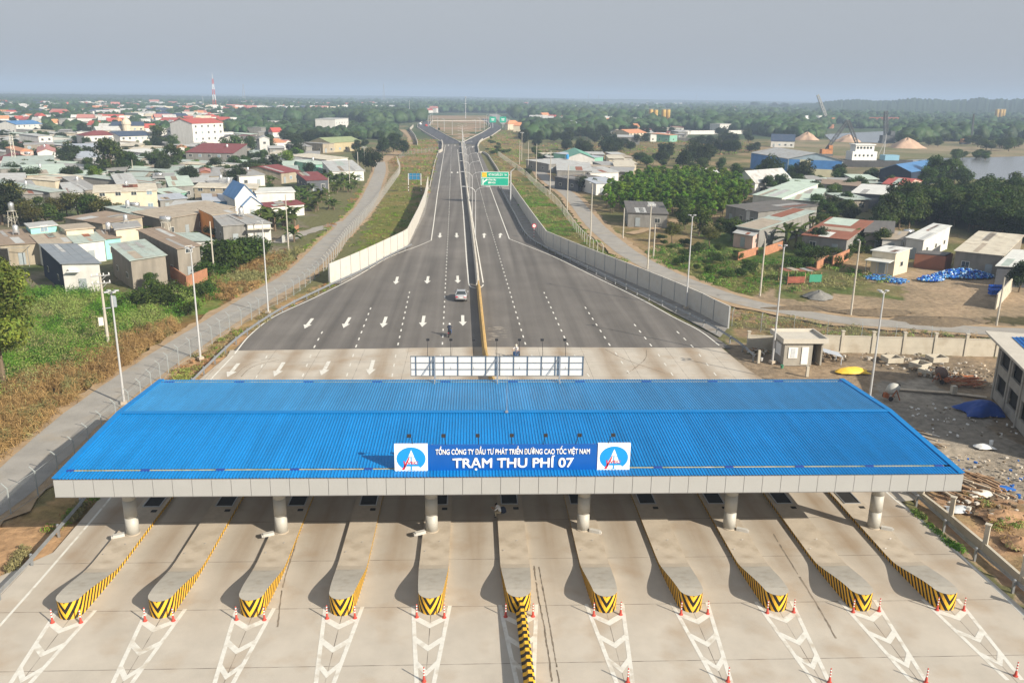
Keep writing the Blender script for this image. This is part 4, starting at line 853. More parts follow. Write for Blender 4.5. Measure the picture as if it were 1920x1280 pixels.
        q = [PO(0,0,h), PO(1,0,h), PO(1,1,h), PO(0,1,h)]; rf.add(q+[(x,y,z+.22) for x,y,z in q], [(3,2,1,0),(4,5,6,7),(0,1,5,4),(1,2,6,5),(2,3,7,6),(3,0,4,7)])
    mb.build('wall', Wm, r); ro = rf.build('roof', R_, r)
    if not far:   # raised sheet seams, a patch of newer sheet, vents
        sm = MB(); nn = max(2, int(wd/1.1))
        def zr(a, b):
            if kind == 'mono': return h+.13+rs*b
            if kind == 'gable' and gable == 'x': return h+.17+rs*(1-abs(b-.5)*2)
            if kind == 'gable': return h+.17+rs*(1-abs(a-.5)*2)
            return h+.22
        if kind in ('mono','gable') and wd*dd < 900 and dist(A) < 260:
            if kind == 'gable' and gable == 'y':
                nd = max(2, int(dd/1.1))
                for i in range(1, nd): 
                    for s in (0, 1): sm.beam(P(s, i/nd, zr(s, i/nd)), P(.5, i/nd, zr(.5, i/nd)), .05, .05)
            else:
                for i in range(1, nn):
                    if kind == 'mono': sm.beam(P(i/nn, 0, zr(i/nn, 0)), P(i/nn, 1, zr(i/nn, 1)), .05, .05)
                    else:
                        for s in (0, 1): sm.beam(P(i/nn, s, zr(i/nn, s)), P(i/nn, .5, zr(i/nn, .5)), .05, .05)
            sm.build('sheet_seams', R_, ro)
    if not far and not patches and kind in ('mono','gable') and dist(A) < 330 and name == 'house':
        patches = []
        for _ in range(rnd.randrange(1, 4)):
            a0, b0 = rnd.uniform(.03,.7), rnd.choice((0,.02,.5,.55)); patches.append((a0, b0, a0+rnd.uniform(.1,.25), b0+.42, rnd.choice(('ltgrey','grey','tan','rust','ggreen','brown'))))
        if kind == 'gable' and gable == 'y': patches = None
    if patches:
        for a0, b0, a1, b1, c in patches:
            pm = MB(); z = lambda a, b: (h+rs*b+.16 if kind == 'mono' else h+.19+rs*(1-abs(b-.5)*2))
            if kind == 'gable' and b0 < .5 < b1:
                for bb0, bb1 in ((b0,.5),(.5,b1)): pm.poly([P(a0,bb0,z(a0,bb0)), P(a1,bb0,z(a1,bb0)), P(a1,bb1,z(a1,bb1)), P(a0,bb1,z(a0,bb1))])
            else: pm.poly([P(a0,b0,z(a0,b0)), P(a1,b0,z(a1,b0)), P(a1,b1,z(a1,b1)), P(a0,b1,z(a0,b1))])
            pm.build('roof_patch', rmat(c), ro)
    if win:
        st = max(1, int(round(h/3.4))); nw = max(1, min(5, int(wd/3.2)))
        dpos = rnd.randrange(nw) if door else -1
        for s in range(st):
            for i in range(nw):
                a = (i+.5)/nw; zc = s*3.3+1.6 if h > 3 else h*.5
                if s == 0 and i == dpos and wd > 3.5:
                    m = MB(); m.box((a*wd, -.05, 1.05), (1.1,.08,2.1)); m.build('door', DOORM, r); continue
                m = MB(); m.box((a*wd, -.03, zc), (1.35,.10,1.2)); f = m.build('window', FRAME, r)
                if not far:
                    m = MB(); m.box((a*wd-.31, -.075, zc), (.56,.03,1.04)); m.box((a*wd+.31, -.075, zc), (.56,.03,1.04)); m.build('pane', GLASS if rnd.random() < .7 else SHUT, f)
                else: f.data.materials[0] = GLASS
        if side and not far:
            for sd in (0, 1):
                if dd < 4: continue
                for i in range(max(1, min(3, int(dd/5)))):
                    b = (i+.5)/max(1, min(3, int(dd/5))); q = P(sd, b, min(1.7, h*.5)); an = math.atan2(dd, sk)
                    m = MB(); m.box((q[0]+(.03 if sd else -.03), q[1], q[2]), (1.1,.1,.95), an); f = m.build('window', FRAME, r)
                    m = MB(); m.box((q[0]+(.075 if sd else -.075), q[1], q[2]), (.95,.03,.8), an); m.build('pane', GLASS, f)
    r['_w'] = wd; r['_d'] = dd
    return r, P, wd, dd
HL = [ # front-left eave, front-right eave, rear-right eave, height, kind, wall, roof, label, extras
 ((116,495),(186,494),(142,466),4.4,'mono','white','bluegrey','corner shed with slate grey roof and white front nearest the left scrub field',{}),
 ((245,489),(310,479),(270,457),4.5,'mono','conc','ggreen','stained concrete house with grey green sheet roof left of the brick yard',{}),
 ((332,467),(374,461),(300,436),5.2,'mono','conc','brown','long brown roofed house with a stained gable above the brick yard wall',{}),
 ((0,460),(75,456),(45,437),3.6,'mono','tan','brown','brown roofed row shop at the left picture edge behind a shade net frame',{}),
 ((78,461),(141,454),(120,440),3.6,'mono','white','tan','row shop with tan roof and white eave band left of the green gate',{}),
 ((142,457),(195,451),(178,440),3.6,'mono','white','ggreen','row shop with pale green roof above the green metal gate',{}),
 ((196,449),(226,446),(212,434),3.6,'mono','turq','brown','narrow turquoise fronted row shop with brown roof',{}),
 ((57,428),(106,423),(96,416),5.2,'flat','turq','ltgrey','house with bright turquoise parapet rising behind the row shops',{}),
 ((124,432),(175,428),(160,420),5.0,'flat','cream','tan','house with cream lattice parapet behind the row shops',{}),
 ((217,431),(263,426),(255,416),5.0,'flat','cream','grey','house with white lattice parapet beside the steel water tower',{}),
 ((122,409),(192,420),(205,402),4.2,'mono','tan','brown','low building with broad tan brown roof behind the lattice parapets',{}),
 ((340,452),(400,452),(372,441),3.2,'mono','white','ggreen','low pale green roof right of the long brown roofed house',{}),
 ((262,406),(300,402),(350,380),4.0,'mono','tan','ggreen','wide warehouse with faded green grey roof in the left village',{}),
 ((305,412),(440,389),(402,379),4.0,'mono','conc','tan','wide warehouse with tan roof before the orange tarpaulin wall',{}),
 ((398,404),(443,399),(436,389),4.5,'mono','orange','tan','small building with a bright orange tarpaulin side wall',{'win':False}),
 ((464,421),(507,419),(470,407),3.9,'mono','white','grey','white cottage with grilled front window and grey roof by the service road',{}),
 ((418,424),(462,421),(440,406),3.8,'mono','grey','grey','dark stained wing of the white cottage by the service road',{}),
 ((440,372),(480,369),(478,358),5.0,'gable','white','blue','white gabled house front with blue trim in the left village',{'gable':'y','rise':3.0}),
 ((455,386),(490,383),(486,376),3.2,'gable','white','blue','small blue roofed porch building before the white gabled house',{'gable':'y','rise':2.0}),
 ((382,378),(440,378),(425,368),3.2,'mono','blue','bgrey','long light blue walled wing left of the white gabled house',{}),
 ((480,362),(552,360),(545,352),4.5,'flat','white','white','long white walled building above a maroon porch roof',{}),
 ((500,389),(570,383),(556,378),2.6,'mono','white','maroon','maroon porch roof running before the long white building',{'win':False}),
 ((176,362),(294,358),(290,349),5.2,'mono','cream','cream','big cream walled building with one small window above the dense hedge',{}),
 ((222,350),(260,348),(245,333),4.0,'mono','grey','ltgrey','grey house with light roof before the two leaning poles',{}),
 ((278,346),(302,343),(284,325),3.6,'mono','grey','ggreen','grey green roofed house right of the two leaning poles',{}),
 ((93,361),(123,358),(100,337),4.0,'mono','grey','ggreen','narrow greenish roofed house in the left village front',{}),
 ((37,365),(79,364),(58,347),3.6,'mono','grey','grey','grey roofed house above a broken carport in the left village',{}),
 ((124,363),(156,361),(144,348),3.6,'mono','white','ltgrey','pale roofed house beside the narrow greenish one',{}),
 ((160,357),(186,355),(172,337),3.8,'mono','conc','grey','grey brown roofed house before the round green tree',{}),
 ((103,340),(164,331),(158,323),4.2,'mono','cream','cream','house with long cream parapet wall sloping up to the right',{}),
 ((0,317),(101,314),(98,299),4.0,'mono','grey','ggreen','large grey green shed roof at the left edge behind the lattice mast',{}),
 ((50,329),(131,325),(118,314),3.6,'mono','tan','pgreen','long pale green roof under the large grey green shed',{}),
 ((0,340),(48,339),(46,326),4.0,'gable','white','ltgrey','white shop with small white gables at the left edge',{'gable':'x'}),
 ((0,302),(55,301),(52,294),3.8,'gable','white','maroon','low house with long dull red roof at the left edge',{}),
 ((45,272),(101,271),(98,257),6.0,'flat','conc','grey','plain stained concrete block house left of the round dark tree',{}),
 ((72,256),(98,255),(95,247),6.5,'mono','white','ltgrey','narrow tall house with light sheet roof behind the concrete block',{}),
 ((38,284),(62,283),(58,275),5.0,'hip','pink','orange','small house with peach pyramid roof in the left village',{}),
 ((70,286),(104,285),(98,273),5.0,'gable','white','pink','house with dusty pink gabled roof left of the round dark tree',{'gable':'y'}),
 ((30,234),(79,232),(76,222),6.0,'gable','white','blue','white house with long blue roof at the far left',{}),
 ((158,255),(226,253),(222,239),6.5,'hip','white','maroon','long villa with dark red hipped roof in the left middle distance',{}),
 ((225,256),(284,254),(276,241),6.0,'gable','white','navy','long white house with navy roof right of the red hipped villa',{'gable':'x'}),
 ((125,278),(185,276),(183,262),5.5,'mono','grey','bgrey','grey shop house with slate roof and blue window left of the big dark tree',{}),
 ((145,297),(190,295),(186,288),3.8,'mono','white','bgrey','low pale building under the grey shop house',{}),
 ((281,246),(318,246),(316,232),8.0,'gable','white','white','white gabled storehouse beside the taller white twin',{'gable':'y'}),
 ((312,242),(341,243),(335,228),9.5,'gable','white','white','taller white gabled storehouse right of its twin',{'gable':'y'}),
 ((360,232),(418,230),(410,219),13,'gable','white','red','three storey white house with bright red roof below the radio mast',{'gable':'x'}),
 ((412,262),(452,262),(446,246),6.0,'gable','white','dgrey','white gabled house with dark roof, left half of the big white villa',{'gable':'y'}),
 ((452,263),(488,263),(482,248),6.0,'gable','white','dgrey','long white villa with dark grey roof facing the viewer',{'gable':'x'}),
 ((486,260),(505,260),(500,243),7.0,'gable','white','ltgrey','narrow white gable end at the right of the big white villa',{'gable':'y'}),
 ((348,286),(437,288),(425,277),6.0,'mono','grey','maroon','large grey building with flat maroon roof among the trees of the left village',{}),
 ((275,288),(320,285),(312,278),3.8,'mono','white','white','white sheet roofed shed behind the leaning poles trees',{}),
 ((332,278),(350,278),(346,268),3.8,'gable','white','orange','tiny white house with pointed red gable in the left village',{'gable':'y'}),
 ((508,268),(536,267),(528,252),4.5,'gable','white','orange','house with broad light orange roof right of the white villa',{'gable':'x'}),
 ((532,268),(548,267),(543,258),4.0,'gable','white','pink','small house with rose roof beside the light orange one',{'gable':'y'}),
 ((619,268),(677,265),(668,259),4.8,'gable','yellow','olive','two storey yellow walled house with olive green roof at the village end',{'gable':'x'}),
 ((605,270),(626,269),(622,260),4.5,'flat','tan','grey','plain tan block left of the olive roofed house',{}),
 ((557,276),(585,275),(580,266),4.5,'mono','grey','grey','grey block before the small rose roofed house',{}),
 ((563,298),(610,292),(600,284),3.6,'mono','white','ltgrey','long white shed roof in the left village end',{}),
 ((592,309),(622,307),(615,301),3.2,'mono','green','pgreen','low shop with green front and pale green roof',{}),
 ((612,300),(652,296),(642,287),3.6,'mono','white','cream','cream roofed house with orange doors near the roadside trees',{}),
 ((622,322),(682,320),(660,308),3.4,'mono','white','ltgrey','white roadside house with pale roof beside the power pole',{}),
 ((527,325),(562,321),(540,310),3.4,'gable','tan','maroon','maroon roofed house hidden among banana plants',{'gable':'x'}),
 ((575,339),(615,337),(600,327),3.4,'mono','dark','maroon','open sided hut with maroon roof at the grove edge',{}),  # open sides filled with dark walls, shade put in their colour
 ((448,331),(496,328),(480,319),3.4,'mono','white','grey','grey roofed white house among trees in the left village',{}),
 ((370,331),(415,330),(408,320),3.6,'mono','tan','grey','grey roofed tan house before the maroon roofed block',{}),
 ((376,322),(394,322),(392,316),4.5,'gable','brick','pink','tiny pink gable above the grey roofed tan house',{'gable':'y'}),
 ((364,352),(480,354),(478,346),5.2,'flat','tan','cream','long tan block with ledges behind the white gabled house',{}),
 ((318,350),(362,348),(352,336),3.6,'mono','grey','pgreen','pale green roofed workshop left of the long tan block',{}),
 ((307,365),(350,361),(340,354),3.0,'mono','green','pgreen','open carport with pale green roof before the tan block',{'win':False}),
 ((300,376),(350,372),(345,365),2.8,'mono','grey','bgrey','low bluish roof beside the big cream walled building',{}),
 ((404,348),(450,345),(442,337),4.2,'flat','conc','grey','concrete block with parapet right of the pale green workshop',{}),
 ((628,224),(653,222),(650,217),11,'flat','white','ltgrey','tall narrow white block standing alone in the fields',{}),
 ((210,236),(270,236),(262,222),7.0,'gable','cream','navy','cream villa with navy roof and a domed porch in the left distance',{'gable':'x'}),
 # ---- right side
 ((1062,296),(1115,297),(1100,285),4.6,'gable','white','green','shed with green gabled roof and open front beyond the right service road',{'gable':'y'}),
 ((1112,296),(1131,294),(1120,284),4.6,'mono','green','bgrey','pale walled annex of the green gabled shed',{}),
 ((1045,320),(1110,321),(1104,311),4.0,'mono','grey','ltgrey','grey shop house with light roof edge beside the right service road',{}),
 ((1029,308),(1092,305),(1086,299),3.4,'mono','grey','ltgrey','long grey canopy roof behind the grey shop house',{}),
 ((1107,325),(1160,323),(1150,316),3.4,'mono','white','ltgrey','low white building behind the grey shop house',{}),
 ((1118,345),(1160,343),(1150,335),3.4,'mono','white','bgrey','white gated house with bluish roof before the green grove',{}),
 ((1084,339),(1140,334),(1130,327),3.4,'mono','dark','dgrey','dark roofed shed beside the right service road',{}),
 ((1178,399),(1252,402),(1240,386),3.2,'mono','grey','dgrey','small grey hut with dark roof at the edge of the green grove',{}),
 ((1478,298),(1581,302),(1501,290),6.8,'gable','ltblue','ltgrey','big blue and cream steel warehouse with light roof on the right',{'gable':'y','win':False,'exact':True,'rise':2.6,'cat':'warehouse','name':'warehouse'}),
 ((1650,318),(1708,323),(1728,306),5.6,'gable','navy','blue','dark blue shed with blue gabled roof by the river',{'gable':'y','win':False}),
 ((1596,362),(1674,367),(1690,356),4.0,'mono','dark','white','open shed with bright white roof before the dark wood on the right',{'win':False}),  # solid dark walls stand in for the shade beneath the open roof
 ((1412,366),(1466,372),(1506,352),4.2,'mono','white','pgreen','large pale green roof with white parapet on the right',{}),
 ((1474,374),(1534,378),(1546,363),3.6,'mono','grey','pgreen','second pale green roof beside the one with white parapet',{}),
 ((1362,386),(1422,398),(1470,382),3.8,'mono','grey','dgrey','long stained dark grey roof behind the palm clump on the right',{}),
 ((1422,398),(1472,386),(1480,378),3.6,'mono','white','grey','white pillared wing with grey roof beside the long dark roof',{}),
 ((1382,425),(1424,432),(1500,404),3.4,'mono','grey','ggreen','long house with tan, rust and pale green roof strips on the right',{'patches':[(0,0,.95,.42,'tan'),(.0,.55,.55,1,'rust')]}),
 ((1376,437),(1412,443),(1424,436),2.6,'mono','pink','ltgrey','low lean-to with light roof under the strip roofed house',{}),
 ((1505,441),(1588,450),(1634,425),3.2,'mono','grey','rust','low house with striped roof of pale green, rust and tan sheets',{'patches':[(.05,.62,.7,1,'pgreen'),(.1,.35,.9,.5,'tan'),(.35,.0,.6,.25,'white')]}),
 ((1622,436),(1674,438),(1684,422),3.6,'mono','conc','dgrey','grey roofed block beside the striped roof house',{}),
 ((1655,448),(1690,450),(1700,439),2.8,'mono','white','tan','low tan roofed white wing left of the white box house',{}),
 ((1700,446),(1732,451),(1781,432),3.8,'mono','white','white','long white box house with pale roof before the dark wood',{}),
 ((1636,470),(1680,475),(1706,469),3.9,'mono','cream','white','small cream house with white porch roof beside the blue netting',{}),
 ((1716,476),(1774,481),(1787,475),2.4,'flat','brick','dgrey','roofless red brick enclosure behind the blue water bottles',{'win':False,'over':-.25}),
 ((1792,471),(1880,480),(1916,452),3.8,'mono','conc','cream','grey workshop with broad cream roof at the right edge',{}),
 ((1870,499),(1935,503),(1960,480),3.2,'mono','dark','white','open lean-to with white roof at the right picture edge',{'win':False}),  # wall colour carries the shade under this open roof
 ((1375,339),(1416,343),(1412,330),3.8,'gable','white','ltgrey','small white house with pale grey gable behind the green grove',{'gable':'y','rise':3.4}),
 ((1315,332),(1355,332),(1350,322),3.6,'mono','white','white','white sheet roof half hidden behind the green grove',{}),
 ((1446,264),(1490,265),(1486,258),4.0,'gable','white','navy','villa with steep navy gables before the sand heaps',{'gable':'x','rise':4.0,'depth':9}),
 ((1158,257),(1200,258),(1196,250),4.5,'mono','grey','ltgrey','pale grey shed with tan door in the right middle distance',{}),
 ((1180,250),(1212,249),(1206,243),5.5,'gable','cream','orange','house with orange roof behind the pale grey shed',{'gable':'x'}),
 ((1220,253),(1256,253),(1252,247),4.6,'mono','white','white','white walled shop with white roof right of the orange roofs',{}),
 ((1256,254),(1270,253),(1266,248),4.6,'mono','green','orange','little green fronted shop with orange roof',{}),
 ((1034,235),(1062,237),(1058,226),6,'gable','ltblue','bgrey','blue grey gabled house with pink roof beyond the right trees',{'gable':'y','rise':4}),
 ((1016,226),(1046,226),(1042,221),5,'mono','white','white','long white roof behind the blue grey gabled house',{}),
 ((1072,238),(1108,238),(1104,233),5,'mono','white','white','long white shop row beyond the trees on the right',{}),
 ((1262,230),(1291,229),(1288,225),5,'mono','white','white','white shed right of the golden silos',{}),
 ((1350,233),(1378,233),(1374,226),7,'flat','white','ltgrey','white two storey block in the woods right of the golden silos',{}),
 ((1758,230),(1822,231),(1816,226),6,'mono','green','cream','long shed with cream roof beyond the river on the right',{}),
 ((1540,345),(1612,350),(1600,343),3.6,'mono','bgrey' if False else 'grey','brown','low grey brown shed between the warehouse and the open white shed',{}),
 ((1655,345),(1700,349),(1696,337),3.4,'gable','pink','red','house with small peaked porch and red roof before the dark blue shed',{'gable':'x'}),
]
HH = {}
for (p0, p1, p2, h, kd, wl, rf, lb, ex) in HL:
    r, Pf, wd, dd = house(p0, p1, p2, h, kd, wl, rf, lb, **ex); HH[lb[:24]] = (r, Pf, wd, dd, h)
# water tanks on some of the roofs
tk0 = None
for i, k in enumerate([k for k in HH if not k.startswith(('corner','big blue','open','roofless','small cream','maroon'))][2:66:3]):
    r_, P_, w_, d_, h_ = HH[k]
    if dist(r_.location) > 420: continue
    q_ = P_(random.uniform(.3,.7), random.uniform(.45,.8), 0); ca, sa = math.cos(r_.rotation_euler[2]), math.sin(r_.rotation_euler[2]); lab = 'steel water tank on the roof of the '+' '.join(r_['label'].split()[:8])
    while lab.split()[-1] in ('with','of','a','the','and','in','on','at','under','above','by','behind','beside','rising','left','right','its'): lab = ' '.join(lab.split()[:-1])
    lc = Vector((r_.location.x+ca*q_[0]-sa*q_[1], r_.location.y+sa*q_[0]+ca*q_[1], h_+.1))
    if tk0 is None:
        tk0 = E('roof_tank', lab, 'water tank', lc, .4, 'water tanks on the village roofs'); mb = MB(); [mb.box((x,y,.45),(.08,.08,.9)) for x in (-.45,.45) for y in (-.45,.45)]; mb.box((0,0,.9),(1.1,1.1,.06)); mb.build('stand', GREYM, tk0); mb = MB(); mb.lathe([(.46,.93),(.48,1.0),(.48,2.0),(.3,2.2),(.1,2.25)],12); mb.build('tank', mat('roof_tank_steel', (.55,.56,.57), .35, .1, 3, metal=.6), tk0, True)
    else: dup(tk0, lc, random.uniform(0,3), lab, 'water tanks on the village roofs', (random.uniform(.8,1.1),)*3)
# side cladding details
def on(lb): return next(v for k, v in HH.items() if lb.startswith(k))
r, Pf, wd, dd, h = HH['corner shed with slate gr']if False else HH[[k for k in HH if k.startswith('corner shed')][0]]
mb = MB(); mb.add([Pf(0,0,-.5), Pf(0,1,-.5), Pf(0,1,h+.05*dd-.05), Pf(0,0,h-.05)], [(0,1,2,3)]); mb.v = [(x-.06, y, z) for x, y, z in mb.v]; mb.build('navy_side_cladding', wmat('navy'), r)
mb = MB(); mb.box((wd*.3,-.45,3.3),(1.7,.9,.12)); mb.cyl((wd*.2,-.45,3.6),(wd*.42,-.45,3.6),.25,.25,10); mb.build('water_heater', WHITEM, r)
r, Pf, wd, dd, h = HH[[k for k in HH if k.startswith('big blue and cream')][0]]
BLW = mat('steel_blue_cladding', (.08,.24,.55), .5, .15, .4); CRW = mat('cream_cladding', (.62,.60,.42), .55, .1, .4)
mb = MB(); mb.add([(.02*wd,-.06,0),(.22*wd,-.06,0),(.22*wd,-.06,h-.1),(.02*wd,-.06,h-.1)],[(0,1,2,3)]); mb.add([(.42*wd,-.06,h*.48),(.98*wd,-.06,h*.48),(.98*wd,-.06,h-.1),(.42*wd,-.06,h-.1)],[(0,1,2,3)]); mb.build('blue_cladding', BLW, r)
mb = MB(); mb.add([(.22*wd,-.05,-.3),(.99*wd,-.05,-.3),(.99*wd,-.05,h*.48),(.42*wd,-.05,h*.48),(.42*wd,-.05,h-.1),(.22*wd,-.05,h-.1)],[(0,1,2,3,4,5)]); mb.build('cream_cladding', CRW, r)
mb = MB(); mb.add([Pf(0,0,0), Pf(0,1,0), Pf(0,1,h-.2), Pf(0,0,h-.2)], [(0,1,2,3)]); mb.v = [(x-.06, y, z) for x, y, z in mb.v]; mb.build('blue_cladding', BLW, r)
r, Pf, wd, dd, h = HH[[k for k in HH if k.startswith('small cream house')][0]]
mb = MB(); mb.box((wd*.45,-1.6,2.6),(wd*1.05,3.2,.10)); mb.build('porch_roof', rmat('white'), r)
for x in (0,.45,.9): mb = MB(); mb.box((wd*x,-3.0,1.2),(.1,.1,2.7)); mb.build('porch_post', GREYM, r)
r, Pf, wd, dd, h = HH[[k for k in HH if k.startswith('white cottage')][0]]
mb = MB(); mb.box((wd*.5,-.7,3.0),(wd*1.1,1.4,.08)); mb.build('awning', rmat('cream'), r)
mb = MB()
for i in range(9): mb.box((wd*(.25+i*.06),-.14,1.6),(.05,.05,1.5))
mb.build('window_grille', WHITEM, r)
r, Pf, wd, dd, h = HH[[k for k in HH if k.startswith('cream villa')][0]]
mb = MB(); mb.cyl((wd*.45,-3,0),(wd*.45,-3,8),2.6,2.6,12); mb.lathe([(3,8),(2.9,9.5),(2,11),(.6,12),(.3,13.5)],14,(wd*.45,-3,0)); mb.build('domed_porch', wmat('cream'), r)
# small far houses: eight kinds, copied
FP = []
for i, (wl, rf, kd, hh) in enumerate([('white','red','gable',5),('white','ltgrey','mono',4),('white','navy','gable',6),('cream','orange','hip',5),('white','white','flat',8),('grey','grey','mono',4),('white','pink','gable',7),('cream','ltgrey','gable',5)]):
    FP.append((wl, rf, kd, hh))
protos = {}; FHP = []
CN = dict(ltgrey='light grey', pgreen='pale green')
def far_house(px, py, i, where, group):
    wl, rf, kd, hh = FP[i]; b = G(px, py)
    lab = f"tiny {'two storey ' if hh > 6 else ''}{wl} house with {CN.get(rf, rf)} {'flat' if kd=='flat' else 'sheet' if kd=='mono' else 'pitched'} roof {where}"
    if i not in protos:
        wd, dd = 12.0, 9.0; r = E('far_house', lab, 'house', b, 0, group); mb = MB()
        if kd in ('gable','hip'):
            rs = 2.6; mb.add([(-6,-4.5,-.4),(6,-4.5,-.4),(6,4.5,-.4),(-6,4.5,-.4),(-6,-4.5,hh),(6,-4.5,hh),(6,4.5,hh),(-6,4.5,hh),(-6,0,hh+rs),(6,0,hh+rs)],[(0,1,5,4),(1,2,6,9,5),(2,3,7,6),(3,0,4,8,7)] if kd=='gable' else [(0,1,5,4),(1,2,6,5),(2,3,7,6),(3,0,4,7)])
            rf_ = MB(); k = 0 if kd == 'gable' else 3.5; q = [(-6.5,-5.1,hh-.2),(6.5,-5.1,hh-.2),(6.5,5.1,hh-.2),(-6.5,5.1,hh-.2),(-6.5+k,0,hh+rs+.1),(6.5-k,0,hh+rs+.1)]; rf_.add(q,[(0,1,5,4),(1,2,5),(2,3,4,5),(3,0,4)])
        else:
            mb.box((0,0,hh/2-.2),(12,9,hh+.4)); rf_ = MB(); rf_.box((0,0,hh+.12),(12.8,9.8,.22))
        mb.build('wall', wmat(wl), r); rf_.build('roof', rmat(rf), r)
        protos[i] = r; r.rotation_euler[2] = random.uniform(-.6,.6); FHP.append(b); return
    s = random.uniform(.7, 1.35)*(.62 if py > 238 else 1); FHP.append(b); dup(protos[i], b, random.uniform(-.8,.8), lab, group, (s*random.uniform(.8,1.5), s, random.uniform(.85,1.15)))
def far_band(n, x0, x1, y0, y1, kinds, where, group):
    for k in range(n):
        px = random.uniform(x0, x1); py = y0+(y1-y0)*random.random(); far_house(px, py, random.choice(kinds), where, group)
far_band(80, 0, 440, 212, 244, [0,1,2,3,4,5,6,7,1,5], 'in the left town beyond the villas', 'small houses of the left town')
far_band(34, 60, 520, 196, 213, [0,1,4,6,7], 'far left near the wooded ridge', 'small houses near the left ridge')
far_band(42, 440, 700, 199, 220, [0,1,2,3,4,6,7], 'in the town left of the fork', 'small houses left of the interchange')
far_band(14, 700, 990, 198, 212, [0,1,3,5,6], 'behind the interchange', 'small houses behind the interchange')
far_band(46, 960, 1300, 200, 250, [0,1,3,5,7,1], 'in the woods right of the road', 'small houses among the right woods')
far_band(26, 1300, 1600, 193, 210, [0,1,4,6], 'near the far right woods', 'small houses near the far right woods')
far_band(6, 1560, 1900, 190, 196, [1,4], 'on the far ridge at right', 'small houses on the far right ridge')
far_band(50, 0, 520, 232, 262, [1,5,1,5,7,0], 'between larger left village houses', 'small houses filling the left village')
# plain sheet roofed village houses packed between the described ones
occ = []
for o in list(S.objects):
    if o.name.startswith(('house','warehouse')) and '_w' in o: occ.append((o.matrix_world if False else None, o.location.copy(), o.rotation_euler[2], o['_w'], o['_d']))
VP = {}
def village(n, poly, where, grp, kinds, hh=3.0, dm=7.0):
    xs = [p[0] for p in poly]; ys = [p[1] for p in poly]; done = []; k = 0
    while len(done) < n and k < n*80:
        k += 1; px = random.uniform(min(xs), max(xs)); py = random.uniform(min(ys), max(ys))
        if not inpoly(np.array([px]), np.array([py]), poly)[0]: continue
        c = G(px, py); bad = any((c.x-d.x)**2+((c.y-d.y)*.8)**2 < dm*dm for d in done)
        if bad: continue
        for _, l, rz, w_, d_ in occ:
            q = Vector((c.x-l.x, c.y-l.y)); x = q.x*math.cos(rz)+q.y*math.sin(rz); y = -q.x*math.sin(rz)+q.y*math.cos(rz)
            if -5 < x < w_+5 and -7 < y < d_+5: bad = True; break
        if bad: continue
        done.append(c); i = random.choice(kinds); wl, rf, word = [('grey','ltgrey','light grey'),('conc','ggreen','faded green'),('white','tan','tan'),('conc','brown','brown'),('white','pgreen','pale green'),('grey','grey','grey'),('cream','cream','cream'),('white','maroon','dull red')][i]
        lab = f"low {'concrete' if wl=='conc' else wl} house with {word} roof {where}"
        if i not in VP:
            r = E('village_house', lab, 'house', c, random.uniform(-.3,.3), grp); mb = MB(); mb.add([(-3.5,-5,-.4),(3.5,-5,-.4),(3.5,5,-.4),(-3.5,5,-.4),(-3.5,-5,hh),(3.5,-5,hh),(3.5,5,hh+.5),(-3.5,5,hh+.5)],[(0,1,5,4),(1,2,6,5),(2,3,7,6),(3,0,4,7)]); mb.build('wall', wmat(wl), r)
            mb = MB(); q = [(-3.9,-5.7,hh),(3.9,-5.7,hh),(3.9,5.4,hh+.56),(-3.9,5.4,hh+.56)]; mb.add(q+[(x,y,z+.09) for x,y,z in q],[(3,2,1,0),(4,5,6,7),(0,1,5,4),(1,2,6,5),(2,3,7,6),(3,0,4,7)]); mb.build('roof', rmat(rf), r)
            mb = MB(); mb.box((-1.4,-5.03,1.0),(1.1,.08,2.1)); mb.build('door', DOORM, r); mb = MB(); mb.box((1.4,-5.03,1.5),(1.4,.08,1.1)); mb.build('window', GLASS, r); VP[i] = r
        else: s = random.uniform(.8,1.25); dup(VP[i], c, random.uniform(-.35,.35)+random.choice((0,0,1.57)), lab, grp, (s, s*random.uniform(.8,1.3), random.uniform(.85,1.15)))
village(75, [(0,300),(480,300),(560,318),(520,345),(470,352),(300,372),(120,362),(0,370)], 'packed in the left village', 'village houses packed at left', [0,1,2,3,4,5,0,1,5,6], dm=8)
village(95, [(0,250),(480,262),(560,280),(600,300),(520,315),(0,300)], 'in the left village centre', 'village houses in the left centre', [0,1,2,4,5,6,7,0,5], dm=9)
village(8, [(250,425),(330,412),(470,395),(460,425),(400,440),(300,435)], 'between the warehouses and row shops', 'village houses by the row shops', [0,1,3,5,2], dm=8)
village(20, [(1030,300),(1180,300),(1170,335),(1100,350),(1040,330)], 'right of the service road bend', 'village houses right of the bend', [0,1,2,5,6], dm=9)
village(24, [(1150,246),(1270,243),(1290,258),(1160,262)], 'beyond the right dry field', 'village houses beyond the right field', [0,2,5,7,6], dm=12)
village(14, [(1430,345),(1640,352),(1600,395),(1500,400),(1440,370)], 'among the right sheds', 'village houses among the right sheds', [0,1,4,5], dm=9)
